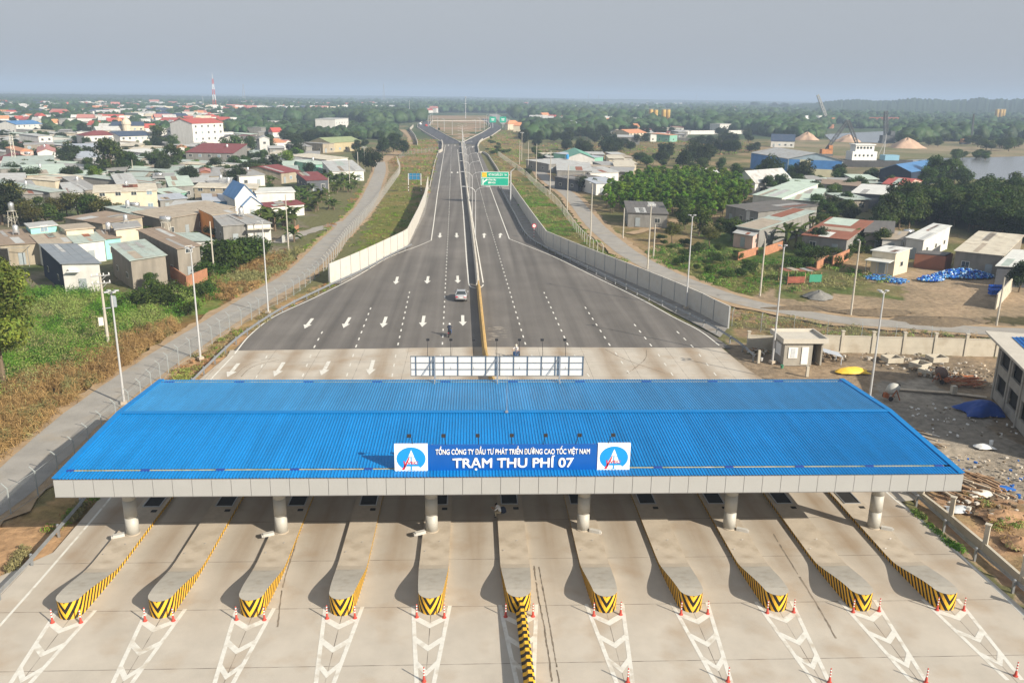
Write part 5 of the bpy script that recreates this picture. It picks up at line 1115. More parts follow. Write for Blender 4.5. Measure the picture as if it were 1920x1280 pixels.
# town beyond, countless little houses seen only as specks
def town_stuff(bands, label):
    vs = []; fs = []; mi = []; ms = [wmat('white'), rmat('red'), rmat('ltgrey'), rmat('orange'), wmat('cream'), rmat('navy')]
    mb = MB()
    for n, x0, x1, y0, y1 in bands:
        for _ in range(n):
            b = G(random.uniform(x0, x1), random.uniform(y0, y1)); w_, d_, h = random.uniform(6,12), random.uniform(6,10), random.uniform(4,7.5); rz = random.uniform(-.8,.8); mb.box((b.x,b.y,h/2-.3),(w_,d_,h+.6),rz,random.choice((0,0,4))); k = random.choice((1,2,2,2,3,5,2,0,4,2,0)); ca, sa = math.cos(rz), math.sin(rz)
            P_ = [(b.x+ca*x-sa*y, b.y+sa*x+ca*y, z) for x, y, z in ((-w_*.55,-d_*.55,h),(w_*.55,-d_*.55,h),(w_*.55,d_*.55,h),(-w_*.55,d_*.55,h),(-w_*.55,0,h+2.4),(w_*.55,0,h+2.4))]
            mb.add(P_, [(0,1,5,4),(2,3,4,5),(0,4,3),(1,2,5)], k); FHP.append(b)
    o = mb.build('town', ms); tag(o, label, 'town', None, 'stuff')
town_stuff([(90,0,520,198,212),(130,0,430,209,236)], 'tiny pale houses of the far town left of the radio mast')
town_stuff([(120,440,760,197,214),(60,760,1000,190,208)], 'tiny pale houses of the far town behind the fields and interchange')
town_stuff([(120,1000,1600,192,216),(50,1560,1900,188,200),(60,1000,1320,215,240)], 'tiny pale houses scattered in the far woods on the right')
# ---------------------------------------------------------------- tanks, towers, silos, cranes, ship
STEEL = mat('tank_steel', (.55,.56,.57), .3, .08, 4, metal=.7, spec=.5); LATT = mat('lattice_paint', (.58,.55,.48), .6, .1, 3)
def water_tank(px, py, h, lab, horiz=False, m=None):
    r = E('water_tank', lab, 'water tank', G(px, py)); mb = MB()
    for x, y in ((-.7,-.7),(.7,-.7),(.7,.7),(-.7,.7)): mb.beam((x*1.15,y*1.15,-.2),(x*.8,y*.8,h),.09)
    for a, b in (((-.8,-.8),(.8,-.8)),((.8,-.8),(.8,.8)),((-.8,.8),(-.8,-.8))):
        mb.beam((a[0],a[1],h*.25),(b[0],b[1],h*.6),.05); mb.beam((b[0],b[1],h*.25),(a[0],a[1],h*.6),.05); mb.beam((a[0],a[1],h*.6),(b[0],b[1],h*.6),.05)
    mb.box((0,0,h),(1.5,1.5,.08)); mb.build('stand', LATT, r); mb = MB()
    if horiz: mb.cyl((-1,0,h+.6),(1,0,h+.6),.5,.5,14); mb.lathe([(.2,1.05),(.2,1.15)],8,(0,0,h))
    else: mb.lathe([(.62,.05),(.66,.1),(.66,1.6),(.55,1.85),(.15,2.0),(.15,2.1)],16,(0,0,h))
    mb.build('tank', m or STEEL, r, True)
for a in [(26,424,3.4,'upright steel water tank on a stand at the left edge by the hedge'),(256,417,3.6,'steel water tank on a white lattice stand behind the lattice parapets',True),(316,470,5.6,'horizontal water heater on a stand between brown roof and green roof',True),(300,352,3.6,'small white tank on a stand near the leaning poles',True),(430,372,3.4,'tall dark steel tank beside the white gabled house'),(387,370,3,'horizontal steel tank on the carport by the white gabled house',True),(479,325,2.6,'upright tank among trees of the left village'),(1063,318,4.3,'round bright blue tank on the grey canopy roof',False,mat('blue_tank',(.03,.25,.55),.4)),(1459,440,3,'tank on the strip roofed house at right',True),(54,308,3.8,'white tank before the lattice mast',True),(1700,462,2.6,'white tank beside the white box house',True)]: water_tank(*a)
def lattice(name, px, py, h, w0, w1, lab, cat, mats, thick=.25, bands=1, group=None, n=None):
    r = E(name, lab, cat, G(px, py), .4, group); n = n or max(4, int(h/(w0*1.3))); ms = [MB() for _ in mats]
    for i in range(n):
        z0, z1 = h*i/n, h*(i+1)/n; a, b = w0+(w1-w0)*i/n, w0+(w1-w0)*(i+1)/n; m = ms[int(i*bands/n) % len(mats)]
        c0 = [(-a/2,-a/2,z0),(a/2,-a/2,z0),(a/2,a/2,z0),(-a/2,a/2,z0)]; c1 = [(-b/2,-b/2,z1),(b/2,-b/2,z1),(b/2,b/2,z1),(-b/2,b/2,z1)]
        for k in range(4): m.beam(c0[k], c1[k], thick); m.beam(c0[k], c1[(k+1)%4], thick*.6); m.beam(c1[k], c1[(k+1)%4], thick*.6)
    for m, q in zip(ms, mats): 
        if m.v: m.build('lattice_section', q, r)
    return r
RW = [mat('mast_red', (.50,.07,.05), .6), mat('mast_white', (.75,.75,.74), .6)]
r = lattice('radio_mast', 404, 217, 44, 4.5, 1.2, 'red and white banded radio mast rising above the horizon at left', 'radio mast', RW, .3, 7)
mb = MB(); mb.cyl((0,0,44),(0,0,52),.25,.1,6); mb.build('antenna', RW[1], r)
r = lattice('lattice_mast', 30, 324, 13.5, 1.3, .9, 'slender twin lattice mast with panel standing in the left village', 'mast', [LATT], .1, 1, n=9)
mb = MB(); mb.beam((0,0,13.5),(-2.2,0,14.6),.12); mb.box((-1.2,0,14.2),(2.2,1.2,.1)); mb.build('panel', GREYM, r)
for i, (px, py, h) in enumerate([(458,192,48),(720,192,60),(1305,192,60),(1387,191,46),(1396,191,50),(1502,190,66),(1103,190,44),(1418,191,40),(1703,188,60),(1122,191,36)]):
    lattice('power_pylon', px, py, h, 8, 1.5, f'hazy lattice power pylon on the horizon, {ORD[i]} from left', 'pylon', [mat('pylon_grey', (.30,.31,.33), .6)], .45, 1, 'power pylons along the horizon', 6)
for px, py, h in [(768,216,21),(792,196,20),(382,208,22),(1160,208,14)]:
    r = E('slender_mast', 'thin pale mast rising from the trees before the horizon', 'mast', G(px, py), 0, 'thin masts before the horizon'); mb = MB(); mb.cyl((0,0,0),(0,0,h),.4,.2,6); mb.build('pole', POLEM, r)
GOLD = mat('silo_gold', (.50,.33,.09), .55, .2, .3, streak=.5)
def silo(px, py, h, rad, lab, grp):
    r = E('silo', lab, 'silo', G(px, py), 0, grp); mb = MB(); mb.lathe([(rad,h*.22),(rad,h*.97),(rad*.9,h)],14); mb.build('drum', GOLD, r, True)
    mb = MB(); mb.lathe([(rad*.15,h*.05),(rad,h*.22)],14)
    for k in range(4): a = k*math.pi/2+.7; mb.beam((rad*.8*math.cos(a),rad*.8*math.sin(a),0),(rad*.8*math.cos(a),rad*.8*math.sin(a),h*.3),rad*.12)
    mb.build('hopper_legs', LATT, r)
    mb = MB(); mb.tube([(rad*1.1*math.cos(i*.8),rad*1.1*math.sin(i*.8),h+.6) for i in range(9)],.12,4); mb.build('top_railing', LATT, r)
for i, px in enumerate((1219,1228,1243,1251)): silo(px, 238, 17.5 if i != 1 else 17, 2.4, f"golden cement silo, {ORD[i]} from left of the four by the orange roofs", 'golden silos on the right')
for i, px in enumerate((1866,1873,1878)): silo(px, 232, 20, 2.8, f"yellow silo beyond the river, {ORD[i]} from left of three", 'yellow silos beyond the river')
o = MB(); o.lathe([(6,0),(6,9),(5.6,10)],16); o.lathe([(2,10),(2,11.5)],10); o = o.build('water_reservoir', wmat('grey')); o.location = G(199,209); tag(o, 'round grey reservoir drum in the left town', 'reservoir')
CRD = mat('crane_dark', (.09,.10,.11), .6, .2, 1); CRG = mat('crane_grey', (.38,.38,.36), .6, .2, 1); CRO = mat('crane_orange', (.45,.20,.08), .65, .2, 1); HULL = mat('hull_dark', (.05,.05,.05), .7, .3, .3)
def boom(mb, a, b, w, th=.28, n=9):
    a = Vector(a); b = Vector(b); d = (b-a).normalized(); x = d.cross(Vector((0,1,0))).normalized()*w/2; y = Vector((0,w/2,0)); prev = None
    for i in range(n+1):
        c = a+(b-a)*i/n; k = 1-.5*abs(i/n-.5); q = [c-x*k-y*k, c+x*k-y*k, c+x*k+y*k, c-x*k+y*k]
        if prev:
            for j in range(4): mb.beam(prev[j], q[j], th); mb.beam(prev[j], q[(j+1) % 4], th*.55)
        prev = q
def at_px(px, py, Y):   # point of the vertical plane at this distance
    d = ray(px, py); t = (Y-CY)/d.y; return Vector((CX, CY, CZ))+d*t
def crane(name, basepx, segs, m, lab, w=1.6, cabm=None, size=6, th=.28):
    b = G(*basepx); r = E(name, lab, 'crane', b); mb = MB()
    for s0, s1 in segs: boom(mb, at_px(*s0, b.y)-b, at_px(*s1, b.y)-b, w, th)
    mb.build('boom', m, r); mb = MB(); mb.box((0,0,size*.35),(size,size*.6,size*.5)); mb.box((size*.3,-size*.1,size*.75),(size*.35,size*.4,size*.4)); mb.build('cab', cabm or CRO, r)
    mb = MB(); mb.box((0,-size*.25,.5),(size*1.1,size*.18,1.1)); mb.box((0,size*.25,.5),(size*1.1,size*.18,1.1)); mb.build('crawler_track', CRD, r)
crane('crawler_crane', (1548,292), [((1549,281),(1590,226)),((1590,226),(1607,270))], CRD, 'dark lattice crane with folded boom behind the blue warehouse', 1.5)
crane('crawler_crane', (1555,236), [((1554,232),(1533,178))], CRG, 'tall grey lattice crane boom leaning left by the river', 2.6, size=10, th=.6)
crane('dredger_crane', (1662,268), [((1661,262),(1661,208))], CRD, 'dark upright dredger mast on the river bank', 2.2, CRD, 9, .5)
crane('gantry_crane', (1660,236), [((1630,222),(1685,222)),((1632,222),(1632,234)),((1680,222),(1684,234))], mat('crane_red', (.42,.12,.08), .6), 'reddish gantry crane across the far river bank', 2.0, size=3, th=.5)
crane('excavator', (1809,270), [((1809,266),(1822,258)),((1822,258),(1826,214))], CRD, 'orange excavator with thin upright boom on the sand bank', .8, CRO, 6)
b = G(1620,312); r = E('barge', 'dark river barge with white wheelhouse moored behind the blue warehouse', 'ship', b, .05)
mb = MB(); mb.prism([(-22,-4),(18,-4),(24,0),(18,4),(-22,4)], -.5, 3.0); mb.build('hull', HULL, r); mb = MB(); mb.box((-2,0,5),(12,6.5,4)); mb.box((-2,0,8.4),(9,5.5,2.8)); mb.box((-2,0,10.1),(10,6.4,.4)); wh = mb.build('wheelhouse', WHITEM, r)
for i in range(5): mb = MB(); mb.box((-5.5+i*1.6,-2.8,8.7),(1.0,.1,1.0)); mb.build('window', GLASS, wh); mb = MB(); mb.box((-6.5+i*2,-3.3,5.2),(.8,.1,.9)); mb.build('window', GLASS, wh)
mb = MB(); mb.cyl((9,0,3),(9,0,15),.2,.1,6); mb.beam((9,0,12),(6,0,4),.1); mb.build('mast', POLEM, r); mb = MB(); mb.box((12,0,4.2),(7,5,2.4)); mb.build('deck_house', mat('deck_blue', (.20,.38,.50), .6), r)
b = G(1445+10,300) if False else G(1530,240); r = E('barge', 'white tanked work barge at the foot of the grey crane', 'ship', b, 0); mb = MB(); mb.prism([(-16,-5),(16,-5),(20,0),(16,5),(-16,5)],-.3,4); mb.build('hull', mat('hull_rust', (.30,.14,.08), .8), r)
mb = MB(); mb.cyl((2,0,4),(2,0,13),3.4,3.4,12); mb.box((-9,0,7),(9,6,6)); mb.box((-12,0,11),(3,3,4)); mb.build('deck_house', WHITEM, r)
# sand and gravel heaps
def heap(px, py, rad, h, m, lab, name='sand_heap', cat='heap', sx=1.0):
    b = G(px, py); vs = []; fs = []; n = 28; rg = 9
    for i in range(rg+1):
        for j in range(n):
            a = 2*math.pi*j/n; t = i/rg; rr = rad*t*(1+.12*math.sin(3*a+px)+.07*math.sin(7*a)); z = h*max(0, 1-t**1.25)*(1+.10*math.sin(4*a+i))*(1 if i else 1)+random.uniform(-.02,.02)*h*(i > 0)
            vs.append((rr*math.cos(a)*sx, rr*math.sin(a), z-.08))
    fs = [(i*n+j, i*n+(j+1)%n, (i+1)*n+(j+1)%n, (i+1)*n+j) for i in range(rg) for j in range(n)]; fs = [f[::-1] for f in fs]
    mb = MB(); mb.add(vs, fs); o = mb.build(name, m, None, True); o.location = b; tag(o, lab, cat); return o
SAND = mat('pale_sand', (.50,.35,.25), .97, .08, .5, .3, 3); GRAV = mat('grey_gravel', (.22,.215,.20), .97, .2, 3, .8, 14)
heap(1513,262,9,5.6,SAND,'pinkish sand heap beside the navy gabled villa'); heap(1590,266,10,5,SAND,'sand heap behind the folded dark crane'); heap(1699,277,11.5,6.2,SAND,'broad pale sand heap on the river bank right of the mast')
heap(1855,547,3.6,1.1,GRAV,'small grey gravel heap') if False else heap(1534,556,2.3,1.1,GRAV,'low grey gravel heap on the bare soil lot','gravel_heap')
EARTH = mat('dark_earth', (.17,.13,.085), .97, .3, 2, .9, 6)
for i, (px, py, rd, h, sx, lb) in enumerate([(1760,602,3.2,.7,2.2,'low dark earth ridge on the bare lot before the right service road'),(1640,585,2.2,.6,2.6,'long dark earth bank beside the tan pole foot'),(1500,578,2.0,.4,3.2,'flat dark earth strip along the service road at the bare lot'),(1880,965,1.3,.5,1.6,'rough brown soil mound beside the concrete posts at lower right'),(1912,1015,1.1,.45,1.2,'rough soil mound nearest the lower right corner')]): heap(px, py, rd, h, EARTH if i < 3 else mat('red_earth', (.34,.21,.12), .97, .3, 2, .9, 5), lb, 'earth_mound', 'mound', sx)
# ================================================================ VEGETATION
BARK = mat('bark', (.16,.12,.08), .95, .3, 4, .4)
def quads(name, C, N, T, w, l, tint, m, bend=0):
    """leaf cards: centres C, normals N, tangents T (n,3), sizes w,l (n), tint (n,3)"""
    n = len(C); N = N/np.linalg.norm(N, axis=1)[:, None]; T = T-N*(T*N).sum(1)[:, None]; T /= (np.linalg.norm(T, axis=1)[:, None]+1e-9); B = np.cross(N, T)
    w = w[:, None]/2; l = l[:, None]/2
    v = np.stack([C-B*w*.6-T*l, C+B*w*.6-T*l, C+B*w+T*l*.2, C+T*l, C-B*w+T*l*.2], 1).reshape(-1, 3)
    me = bpy.data.meshes.new(name); me.vertices.add(5*n); me.vertices.foreach_set('co', v.ravel()); me.loops.add(5*n); me.loops.foreach_set('vertex_index', np.arange(5*n)); me.polygons.add(n); me.polygons.foreach_set('loop_start', np.arange(n)*5); me.update(calc_edges=True)
    a = me.color_attributes.new('tint', 'FLOAT_COLOR', 'POINT'); c = np.ones((5*n, 4)); c[:, :3] = np.repeat(tint, 5, 0); a.data.foreach_set('color', c.ravel()); me.materials.append(m); return me
def crown(name, m, lobes, nleaf, size, seed, shape=(.42,.42,.36), cz=.62, open_=.25, tint=.35, up=.3, lr=(.13,.24)):
    q = np.random.default_rng(seed); L = []
    for i in range(lobes):
        d = q.normal(size=3); d /= np.linalg.norm(d); r = q.uniform(.35, 1)**.6; L.append((d*r*np.array(shape)*.72, q.uniform(*lr), q.uniform(1-tint, 1+tint)))
    k = q.integers(0, lobes, nleaf); d = q.normal(size=(nleaf, 3)); d /= np.linalg.norm(d, axis=1)[:, None]
    rad = q.uniform(open_, 1, nleaf)**.45; lc = np.array([l[0] for l in L])[k]; lrr = np.array([l[1] for l in L])[k]; lt = np.array([l[2] for l in L])[k]
    C = lc+d*(rad*lrr)[:, None]*np.array([1,1,.8]); C[:, 2] += cz; N = d+q.normal(size=(nleaf, 3))*.45; N[:, 2] += up
    t = lt*q.uniform(.72, 1.28, nleaf); tn = np.stack([t*q.uniform(.85,1.2,nleaf), t, t*q.uniform(.7,1.1,nleaf)], 1)
    s = q.uniform(.6, 1.3, nleaf)*size; return quads(name, C, N, q.normal(size=(nleaf, 3)), s, s*1.5, tn, m), L
def trunk(name, L, cz, r=.03, split=.35, lean=.03):
    mb = MB(); mb.cyl((0,0,-.06),(lean,0,split), r, r*.7, 7)
    for c, rr, _ in L[:7]: 
        e = (c[0]*.8, c[1]*.8, cz+c[2]*.8-.02); mid = (lean+(e[0]-lean)*.4, e[1]*.35, split+(e[2]-split)*.55)
        mb.cyl((lean,0,split-.02), mid, r*.55, r*.38, 5); mb.cyl(mid, e, r*.38, r*.12, 5)
    return mb.mesh(name, BARK)
LD = leafmat('leaf_dark', (.026,.048,.013)); LM = leafmat('leaf_mid', (.046,.088,.014)); LB = leafmat('leaf_bright', (.10,.20,.018)); LW = leafmat('leaf_wood', (.040,.074,.015)); LO = leafmat('leaf_olive', (.105,.115,.028)); LP = leafmat('leaf_palm', (.07,.12,.025), rand=.2); LF = leafmat('leaf_far', (.035,.065,.022), rand=.3); LY = leafmat('leaf_yellow', (.20,.20,.05))
TP = {}
def addp(kind, name, m, n=3, **k):
    L_ = []
    cz = k.get('cz', .62)
    for i in range(n):
        c, L = crown('crown', m, seed=hash(kind) % 1 + i*13+len(kind)*7, name=None, **k) if False else crown('crown', m, k['lobes'], k['nleaf'], k['size'], i*13+len(kind)*7+ord(kind[0]), k.get('shape', (.42,.42,.36)), cz, k.get('open_', .25), k.get('tint', .35), k.get('up', .3), k.get('lr', (.13,.24)))
        L_.append((c, trunk('trunk', L, cz, k.get('tr', .028), k.get('split', .35))))
    TP[kind] = (name, L_)
addp('dark', 'dense_tree', LD, 5, lobes=20, nleaf=2900, size=.034, shape=(.40,.40,.46), cz=.53, split=.2)
addp('mid', 'broadleaf_tree', LM, 5, lobes=19, nleaf=2700, size=.034, open_=.15, shape=(.38,.38,.46), cz=.53, split=.2)
addp('light', 'broadleaf_tree', LB, 3, lobes=13, nleaf=2000, size=.036)
addp('olive', 'scrub_tree', LO, 3, lobes=15, nleaf=2200, size=.03, open_=.1)
addp('slim', 'plantation_tree', LB, 6, lobes=20, nleaf=1500, size=.028, shape=(.15,.15,.46), cz=.58, lr=(.045,.085), tr=.010, split=.3, tint=.5)
addp('wood', 'forest_tree', LW, 5, lobes=14, nleaf=2000, size=.034, shape=(.27,.27,.42), cz=.58, lr=(.11,.17), tr=.018)
addp('bush', 'bush', LM, 4, lobes=11, nleaf=1500, size=.05, shape=(.62,.62,.36), cz=.40, lr=(.2,.32), tr=.02, split=.15)
addp('far', 'distant_tree', LF, 4, lobes=9, nleaf=420, size=.075)
def near_tree_proto():
    c, L = crown('crown', leafmat('leaf_near', (.13,.185,.035)), 26, 15000, .0145, 91, (.40,.40,.42), .58, .12, .35, .3, (.1,.19)); TP['near'] = ('broadleaf_tree', [(c, trunk('trunk', L, .58, .02))])
near_tree_proto()
def palm(kind, name, m, n, fr, tall, broad):
    L_ = []
    for s in range(n):
        q = np.random.default_rng(50+s); C = []; N = []; T = []; w = []; l = []; tt = []
        base = tall
        for i in range(fr):
            a = 2*math.pi*i/fr+q.uniform(-.3,.3); el = q.uniform(.2, 1.2); ln = q.uniform(.32,.46)*(1.35 if broad else 1); seg = 9; p = np.array([0,0,base+q.uniform(-.04,.0)])
            if broad: stem = q.integers(0, 3); p = np.array([.16*math.cos(stem*2.1), .16*math.sin(stem*2.1), base+q.uniform(-.18,.05)])
            for k in range(seg):
                e = el-(1.9 if not broad else 1.3)*k/seg; d = np.array([math.cos(a)*math.cos(e), math.sin(a)*math.cos(e), math.sin(e)]); p2 = p+d*ln/seg; mid = (p+p2)/2; side = np.cross(d, [0,0,1.]); side /= np.linalg.norm(side)+1e-9; nn = np.cross(side, d); sh = q.uniform(.75,1.2)
                if broad:
                    ww = .13*math.sin(math.pi*min(1,(k+1.2)/seg*.95))+.01
                    for sg in (-1, 1): C.append(mid+side*sg*ww*.25); N.append(nn+side*sg*.5); T.append(d); w.append(ww*.5); l.append(ln/seg*1.25); tt.append(sh)
                else:
                    ww = .20*math.sin(math.pi*min(1,(k+1.5)/(seg+1)))
                    for sg in (-1, 1):
                        for f in (.25,.75): C.append(p+(p2-p)*f+side*sg*ww*.4+np.array([0,0,-ww*.25])); N.append(nn+side*sg*.6); T.append(side*sg+d*.6-np.array([0,0,.5])); w.append(.022); l.append(ww*1.0); tt.append(sh)
                p = p2
        tt = np.array(tt); me = quads('fronds', np.array(C), np.array(N), np.array(T), np.array(w)*1.5, np.array(l), np.stack([tt*1.05, tt, tt*.8], 1), m)
        mb = MB()
        if broad:
            for k in range(3): mb.cyl((.16*math.cos(k*2.1), .16*math.sin(k*2.1), -.05), (.16*math.cos(k*2.1), .16*math.sin(k*2.1), base), .035, .025, 6)
        else: mb.cyl((0,0,-.05),(.03,0,base*.5),.024,.018,7); mb.cyl((.03,0,base*.5),(0,0,base),.018,.015,7)
        L_.append((me, mb.mesh('trunk', BARK)))
    TP[kind] = (name, L_)
palm('banana', 'banana_plant', LP, 4, 21, .34, True); palm('palm', 'coconut_palm', LP, 2, 18, .72, False)
TN = 0
def tree(kind, px, py, h, label, group=None, z=0, loc=None, wide=1.0):
    global TN
    TN += 1; rnd = random.Random(TN*17); name, L = TP[kind]; c, t = L[TN % len(L)]
    r = E(name, label, {'banana':'banana plant','palm':'palm tree','bush':'bush'}.get(kind, 'tree'), loc or G(px, py), rnd.uniform(0, 6.28), group)
    part = 'fronds' if kind in ('banana','palm') else 'crown'
    link(part, c, r); link('trunk', t, r); k = rnd.uniform(.92, 1.1); r.scale = (h*k*wide, h*k*wide, h*rnd.uniform(.93, 1.08)); return r
def row(kind, pts, group=None):
    for px, py, hpx, lab in pts:
        s = max(3.0, (py-178)*.0319); tree(kind, px, py, hpx/s*1.06, lab, group)
# single trees, each with its pixel foot, pixel height and what sets it apart
row('dark', [(131,314,44,'round dense dark tree right of the long grey green shed'),(185,335,26,'small dark round tree before the tan houses in the left village'),(112,234,30,'lone dark tree behind the villas in the left distance'),(68,252,14,'dark tree beside the white house with blue roof'),(103,250,12,'small dark tree in the left town before the concrete block'),(418,315,26,'bushy dark tree before the maroon roofed block'),(560,300,34,'dark tree at the left village end behind roadside houses'),(545,290,24,'dark tree right of the rose roofed house'),(515,330,44,'tall dark tree beside the maroon roof in the grove'),(580,330,26,'dark tree behind the banana grove'),(698,322,44,'large dark tree at the roadside left of the highway'),(675,310,34,'dark tree beside the roadside white houses'),(738,285,38,'wide dark tree beside the dirt track under the left ramp'),(718,292,36,'tall dark tree left of the dirt track'),(755,292,30,'right end tree of the clump beside the dirt track'),
 (1446,341,54,'big dark round tree before the blue warehouse'),(1505,345,50,'slender dark tree at the warehouse gable'),(1570,338,36,'small dark tree at the right corner of the warehouse'),(1436,358,30,'dark tree beside the green grove right end'),(1378,290,30,'dark tree left of the blue warehouse'),(1350,288,36,'dark tree beyond the green grove'),(1300,300,40,'tall dark tree behind the green grove'),(1318,310,42,'wide dark tree directly behind the green grove'),(1280,318,40,'dark tree at the left behind the green grove'),(1240,312,34,'dark tree by the messy yard before the field'),(1595,420,42,'dark round tree before the open white shed'),(1560,400,36,'dark ragged tree beside the pale roofs on the right'),(1530,470,46,'wide dark bush tree over the shabby yard right of the road'),(1910,545,60,'dark tree at the right picture edge above the grey wall'),(1090,358,30,'dark tree before the grey shop house'),(1115,360,26,'dark tree beside the white gated house'),(990,330,16,'small dark tree at the bend of the right service road'),(982,272,30,'dark tree right of the green slope'),(1010,268,26,'dark tree at the start of the right woods'),(1130,262,34,'dark tree beyond the dry field on the right'),(1100,262,30,'tall dark tree left of the one beyond the dry field'),(1065,270,26,'rounded dark tree beyond the right fork'),(1370,262,18,'dark tree by the navy gabled villa')])
row('mid', [(210,335,70,'large feathery tree in the middle of the left village'),(240,330,50,'leafy tree right of the large feathery one'),(322,325,52,'spreading olive green tree before the maroon roofed block'),(290,320,44,'tree with thin crown left of the spreading olive one'),(185,350,24,'low tree by the two leaning poles'),(300,275,36,'green tree before the white gabled storehouses'),(325,282,30,'tree below the taller white storehouse'),(385,275,34,'tree before the red roofed white house'),(435,300,50,'tall tree below the white villa'),(470,290,34,'tree right of the white villa garden'),(505,285,30,'tree before the light orange roof'),(285,545,38,'small tree against the stained concrete house wall'),(405,500,46,'tree beside the stained gable near the dry grass'),(430,510,58,'broad tree between the brick yard and white cottage'),(465,485,40,'leafy bush tree left of the white cottage'),(345,520,20,'sapling in the brick yard'),(45,415,46,'tree at left edge beside the steel tank'),(118,378,26,'tree between narrow roofs and the dense hedge'),(1285,430,40,'green tree right of the small grey hut'),(1310,440,58,'taller green tree standing alone before the grove'),(1275,420,52,'upright tree with reddish trunk before the grove'),(1370,450,48,'tree left of the strip roofed house'),(1350,440,34,'low tree behind the grass verge'),(1600,470,40,'tree right of the shabby yard'),(1650,470,44,'tree beside the small cream house'),(1690,300,0.1,'x')][:-1]+[(1722,338,40,'tree right of the dark blue shed by the river'),(1745,335,46,'second tree along the near river bank'),(1790,345,50,'rounded tree on the near river bank'),(1805,352,44,'tree on the near river bank beside the dark wood'),(1670,360,34,'small tree right of the dark blue shed'),(920,262,8,'lone small tree on the green slope of the right ramp')])
row('mid', [(823,246,9,'small bush like tree inside the interchange loop')])
row('light', [(180,353,36,'bright green round tree before the tan roof on the left'),(352,305,26,'bright tree before the maroon roofed block'),(370,320,22,'pale green tree right of the bright one'),(540,318,34,'light green tree among maroon roofs'),(556,306,28,'light green tree by the roadside sheds'),(1505,380,24,'light green tree by the pale green roofs')])
row('olive', [(60,445,0.1,'x')][:0]+[(1260,455,40,'thin olive tree before the small grey hut path'),(1330,465,44,'thin olive tree beyond the verge grass')])
for i, (px, py, hp) in enumerate([(415,512,44),(432,500,56),(448,495,50),(463,488,46),(478,480,36),(398,520,34),(286,572,40),(300,560,34),(268,566,26),(330,575,28),(362,560,30),(385,552,26),(240,575,24),(352,588,22)]):
    tree('bush', px, py, hp/((py-178)*.0319)*1.25, 'dense green shrub at the foot of the houses above the left service road', 'shrubs below the left houses', wide=1.25)
row('mid', [(1755,350,62,'tall pale tree against the river'),(1778,350,54,'pale tree against the river beside the tall one'),(1738,356,50,'leafy tree before the river behind the dark wood')])
# hedge wood behind the row shops
for i, (px, py, hp) in enumerate([(62,425,40),(85,420,46),(105,410,40),(125,405,44),(148,408,50),(170,410,48),(190,412,46),(205,412,40),(225,415,36),(240,412,30),(20,400,60),(4,420,90),(38,420,52),(75,400,30)]):
    s = (py-178)*.0319; tree(['olive','mid','olive','dark'][i % 4], px, py, hp/s, 'olive green tree in the dense hedge wood behind the row shops', 'hedge wood behind the row shops', wide=1.25)
tree('near', 8, 724, 14, 'large feathery olive tree at the left picture edge above the scrub', wide=1.15); tree('near', 22, 560, 3.6, 'lower round olive tree left of the navy shed', wide=1.5)
# bananas and palms
for i, (px, py, hp) in enumerate([(600,345,26),(612,350,28),(622,343,28),(632,348,28),(640,356,30),(650,350,28),(645,340,24),(660,345,26),(592,340,24),(628,362,26),(655,360,22),(610,332,20),(635,332,20),(667,352,20),(500,338,22),(507,345,22)]):
    tree('banana', px, py, hp/((py-178)*.0319)*1.2, 'banana plant in the dense grove along the left service road', 'banana grove left of the road')
for i, (px, py, hp, lb) in enumerate([(475,425,44,'banana clump in front of the tan warehouse'),(497,420,48,'tall banana clump behind the white cottage'),(520,430,60,'banana clump with the pale pole beside the cottage'),(545,425,56,'banana plants beyond the cottage gate'),(535,400,36,'banana plants under the maroon porch'),(570,385,40,'banana clump right of the maroon porch'),(590,395,44,'banana clump near the roadside fence posts'),(560,372,30,'banana clump behind the long white building'),(605,378,38,'banana clump on the slope above the service road'),(622,392,30,'outer banana clump nearest the service road'),(580,362,26,'small banana clump by the open hut'),(548,452,40,'banana clump left of the corrugated gate'),(330,330,24,'banana clump under the spreading olive tree'),(345,335,24,'banana clump before the pale green workshop'),(425,335,22,'banana clump left of the grey roofed white house'),(1480,460,64,'banana clump before the strip roofed house'),(1515,436,60,'banana clump between the strip roofed and striped roof houses'),(1605,466,58,'banana clump before the grey block on the right'),(1447,377,30,'banana clump on the pale green roof edge'),(1225,330,20,'banana clump left behind the green grove'),(1100,345,0,'')]):
    if hp: tree('banana', px, py, hp/((py-178)*.0319)*1.15, lb, 'banana clumps')
for px, py, hp, lb in [(292,262,26,'coconut palm before the white gabled storehouse'),(412,268,34,'coconut palm left of the white villa'),(1405,405,24,'dry palm before the long dark roof')]: tree('palm', px, py, hp/((py-178)*.0319)*1.1, lb)
# bright plantation grove right of the road, about 110 trees
n = 0; GP = [tuple(G(*p).xy) for p in [(1128,402),(1150,365),(1205,345),(1290,340),(1370,352),(1405,372),(1390,400),(1345,418),(1260,412),(1190,400)]]
xs = [p[0] for p in GP]; ys = [p[1] for p in GP]; sp = 3.35; yy = min(ys); cand = []
while yy < max(ys):
    xx = min(xs)
    while xx < max(xs): cand.append((xx+random.uniform(-.9,.9), yy+random.uniform(-.9,.9))); xx += sp
    yy += sp
cand = [c for c in cand if inpoly(np.array([c[0]]), np.array([c[1]]), GP)[0]]; random.shuffle(cand)
for c in cand[:298]: tree('slim', 0, 0, random.uniform(5.0, 8.2), 'slim bright green tree in the dense planted grove right of the service road', 'planted grove right of the road', loc=Vector((c[0], c[1], -.1)), wide=1.3)
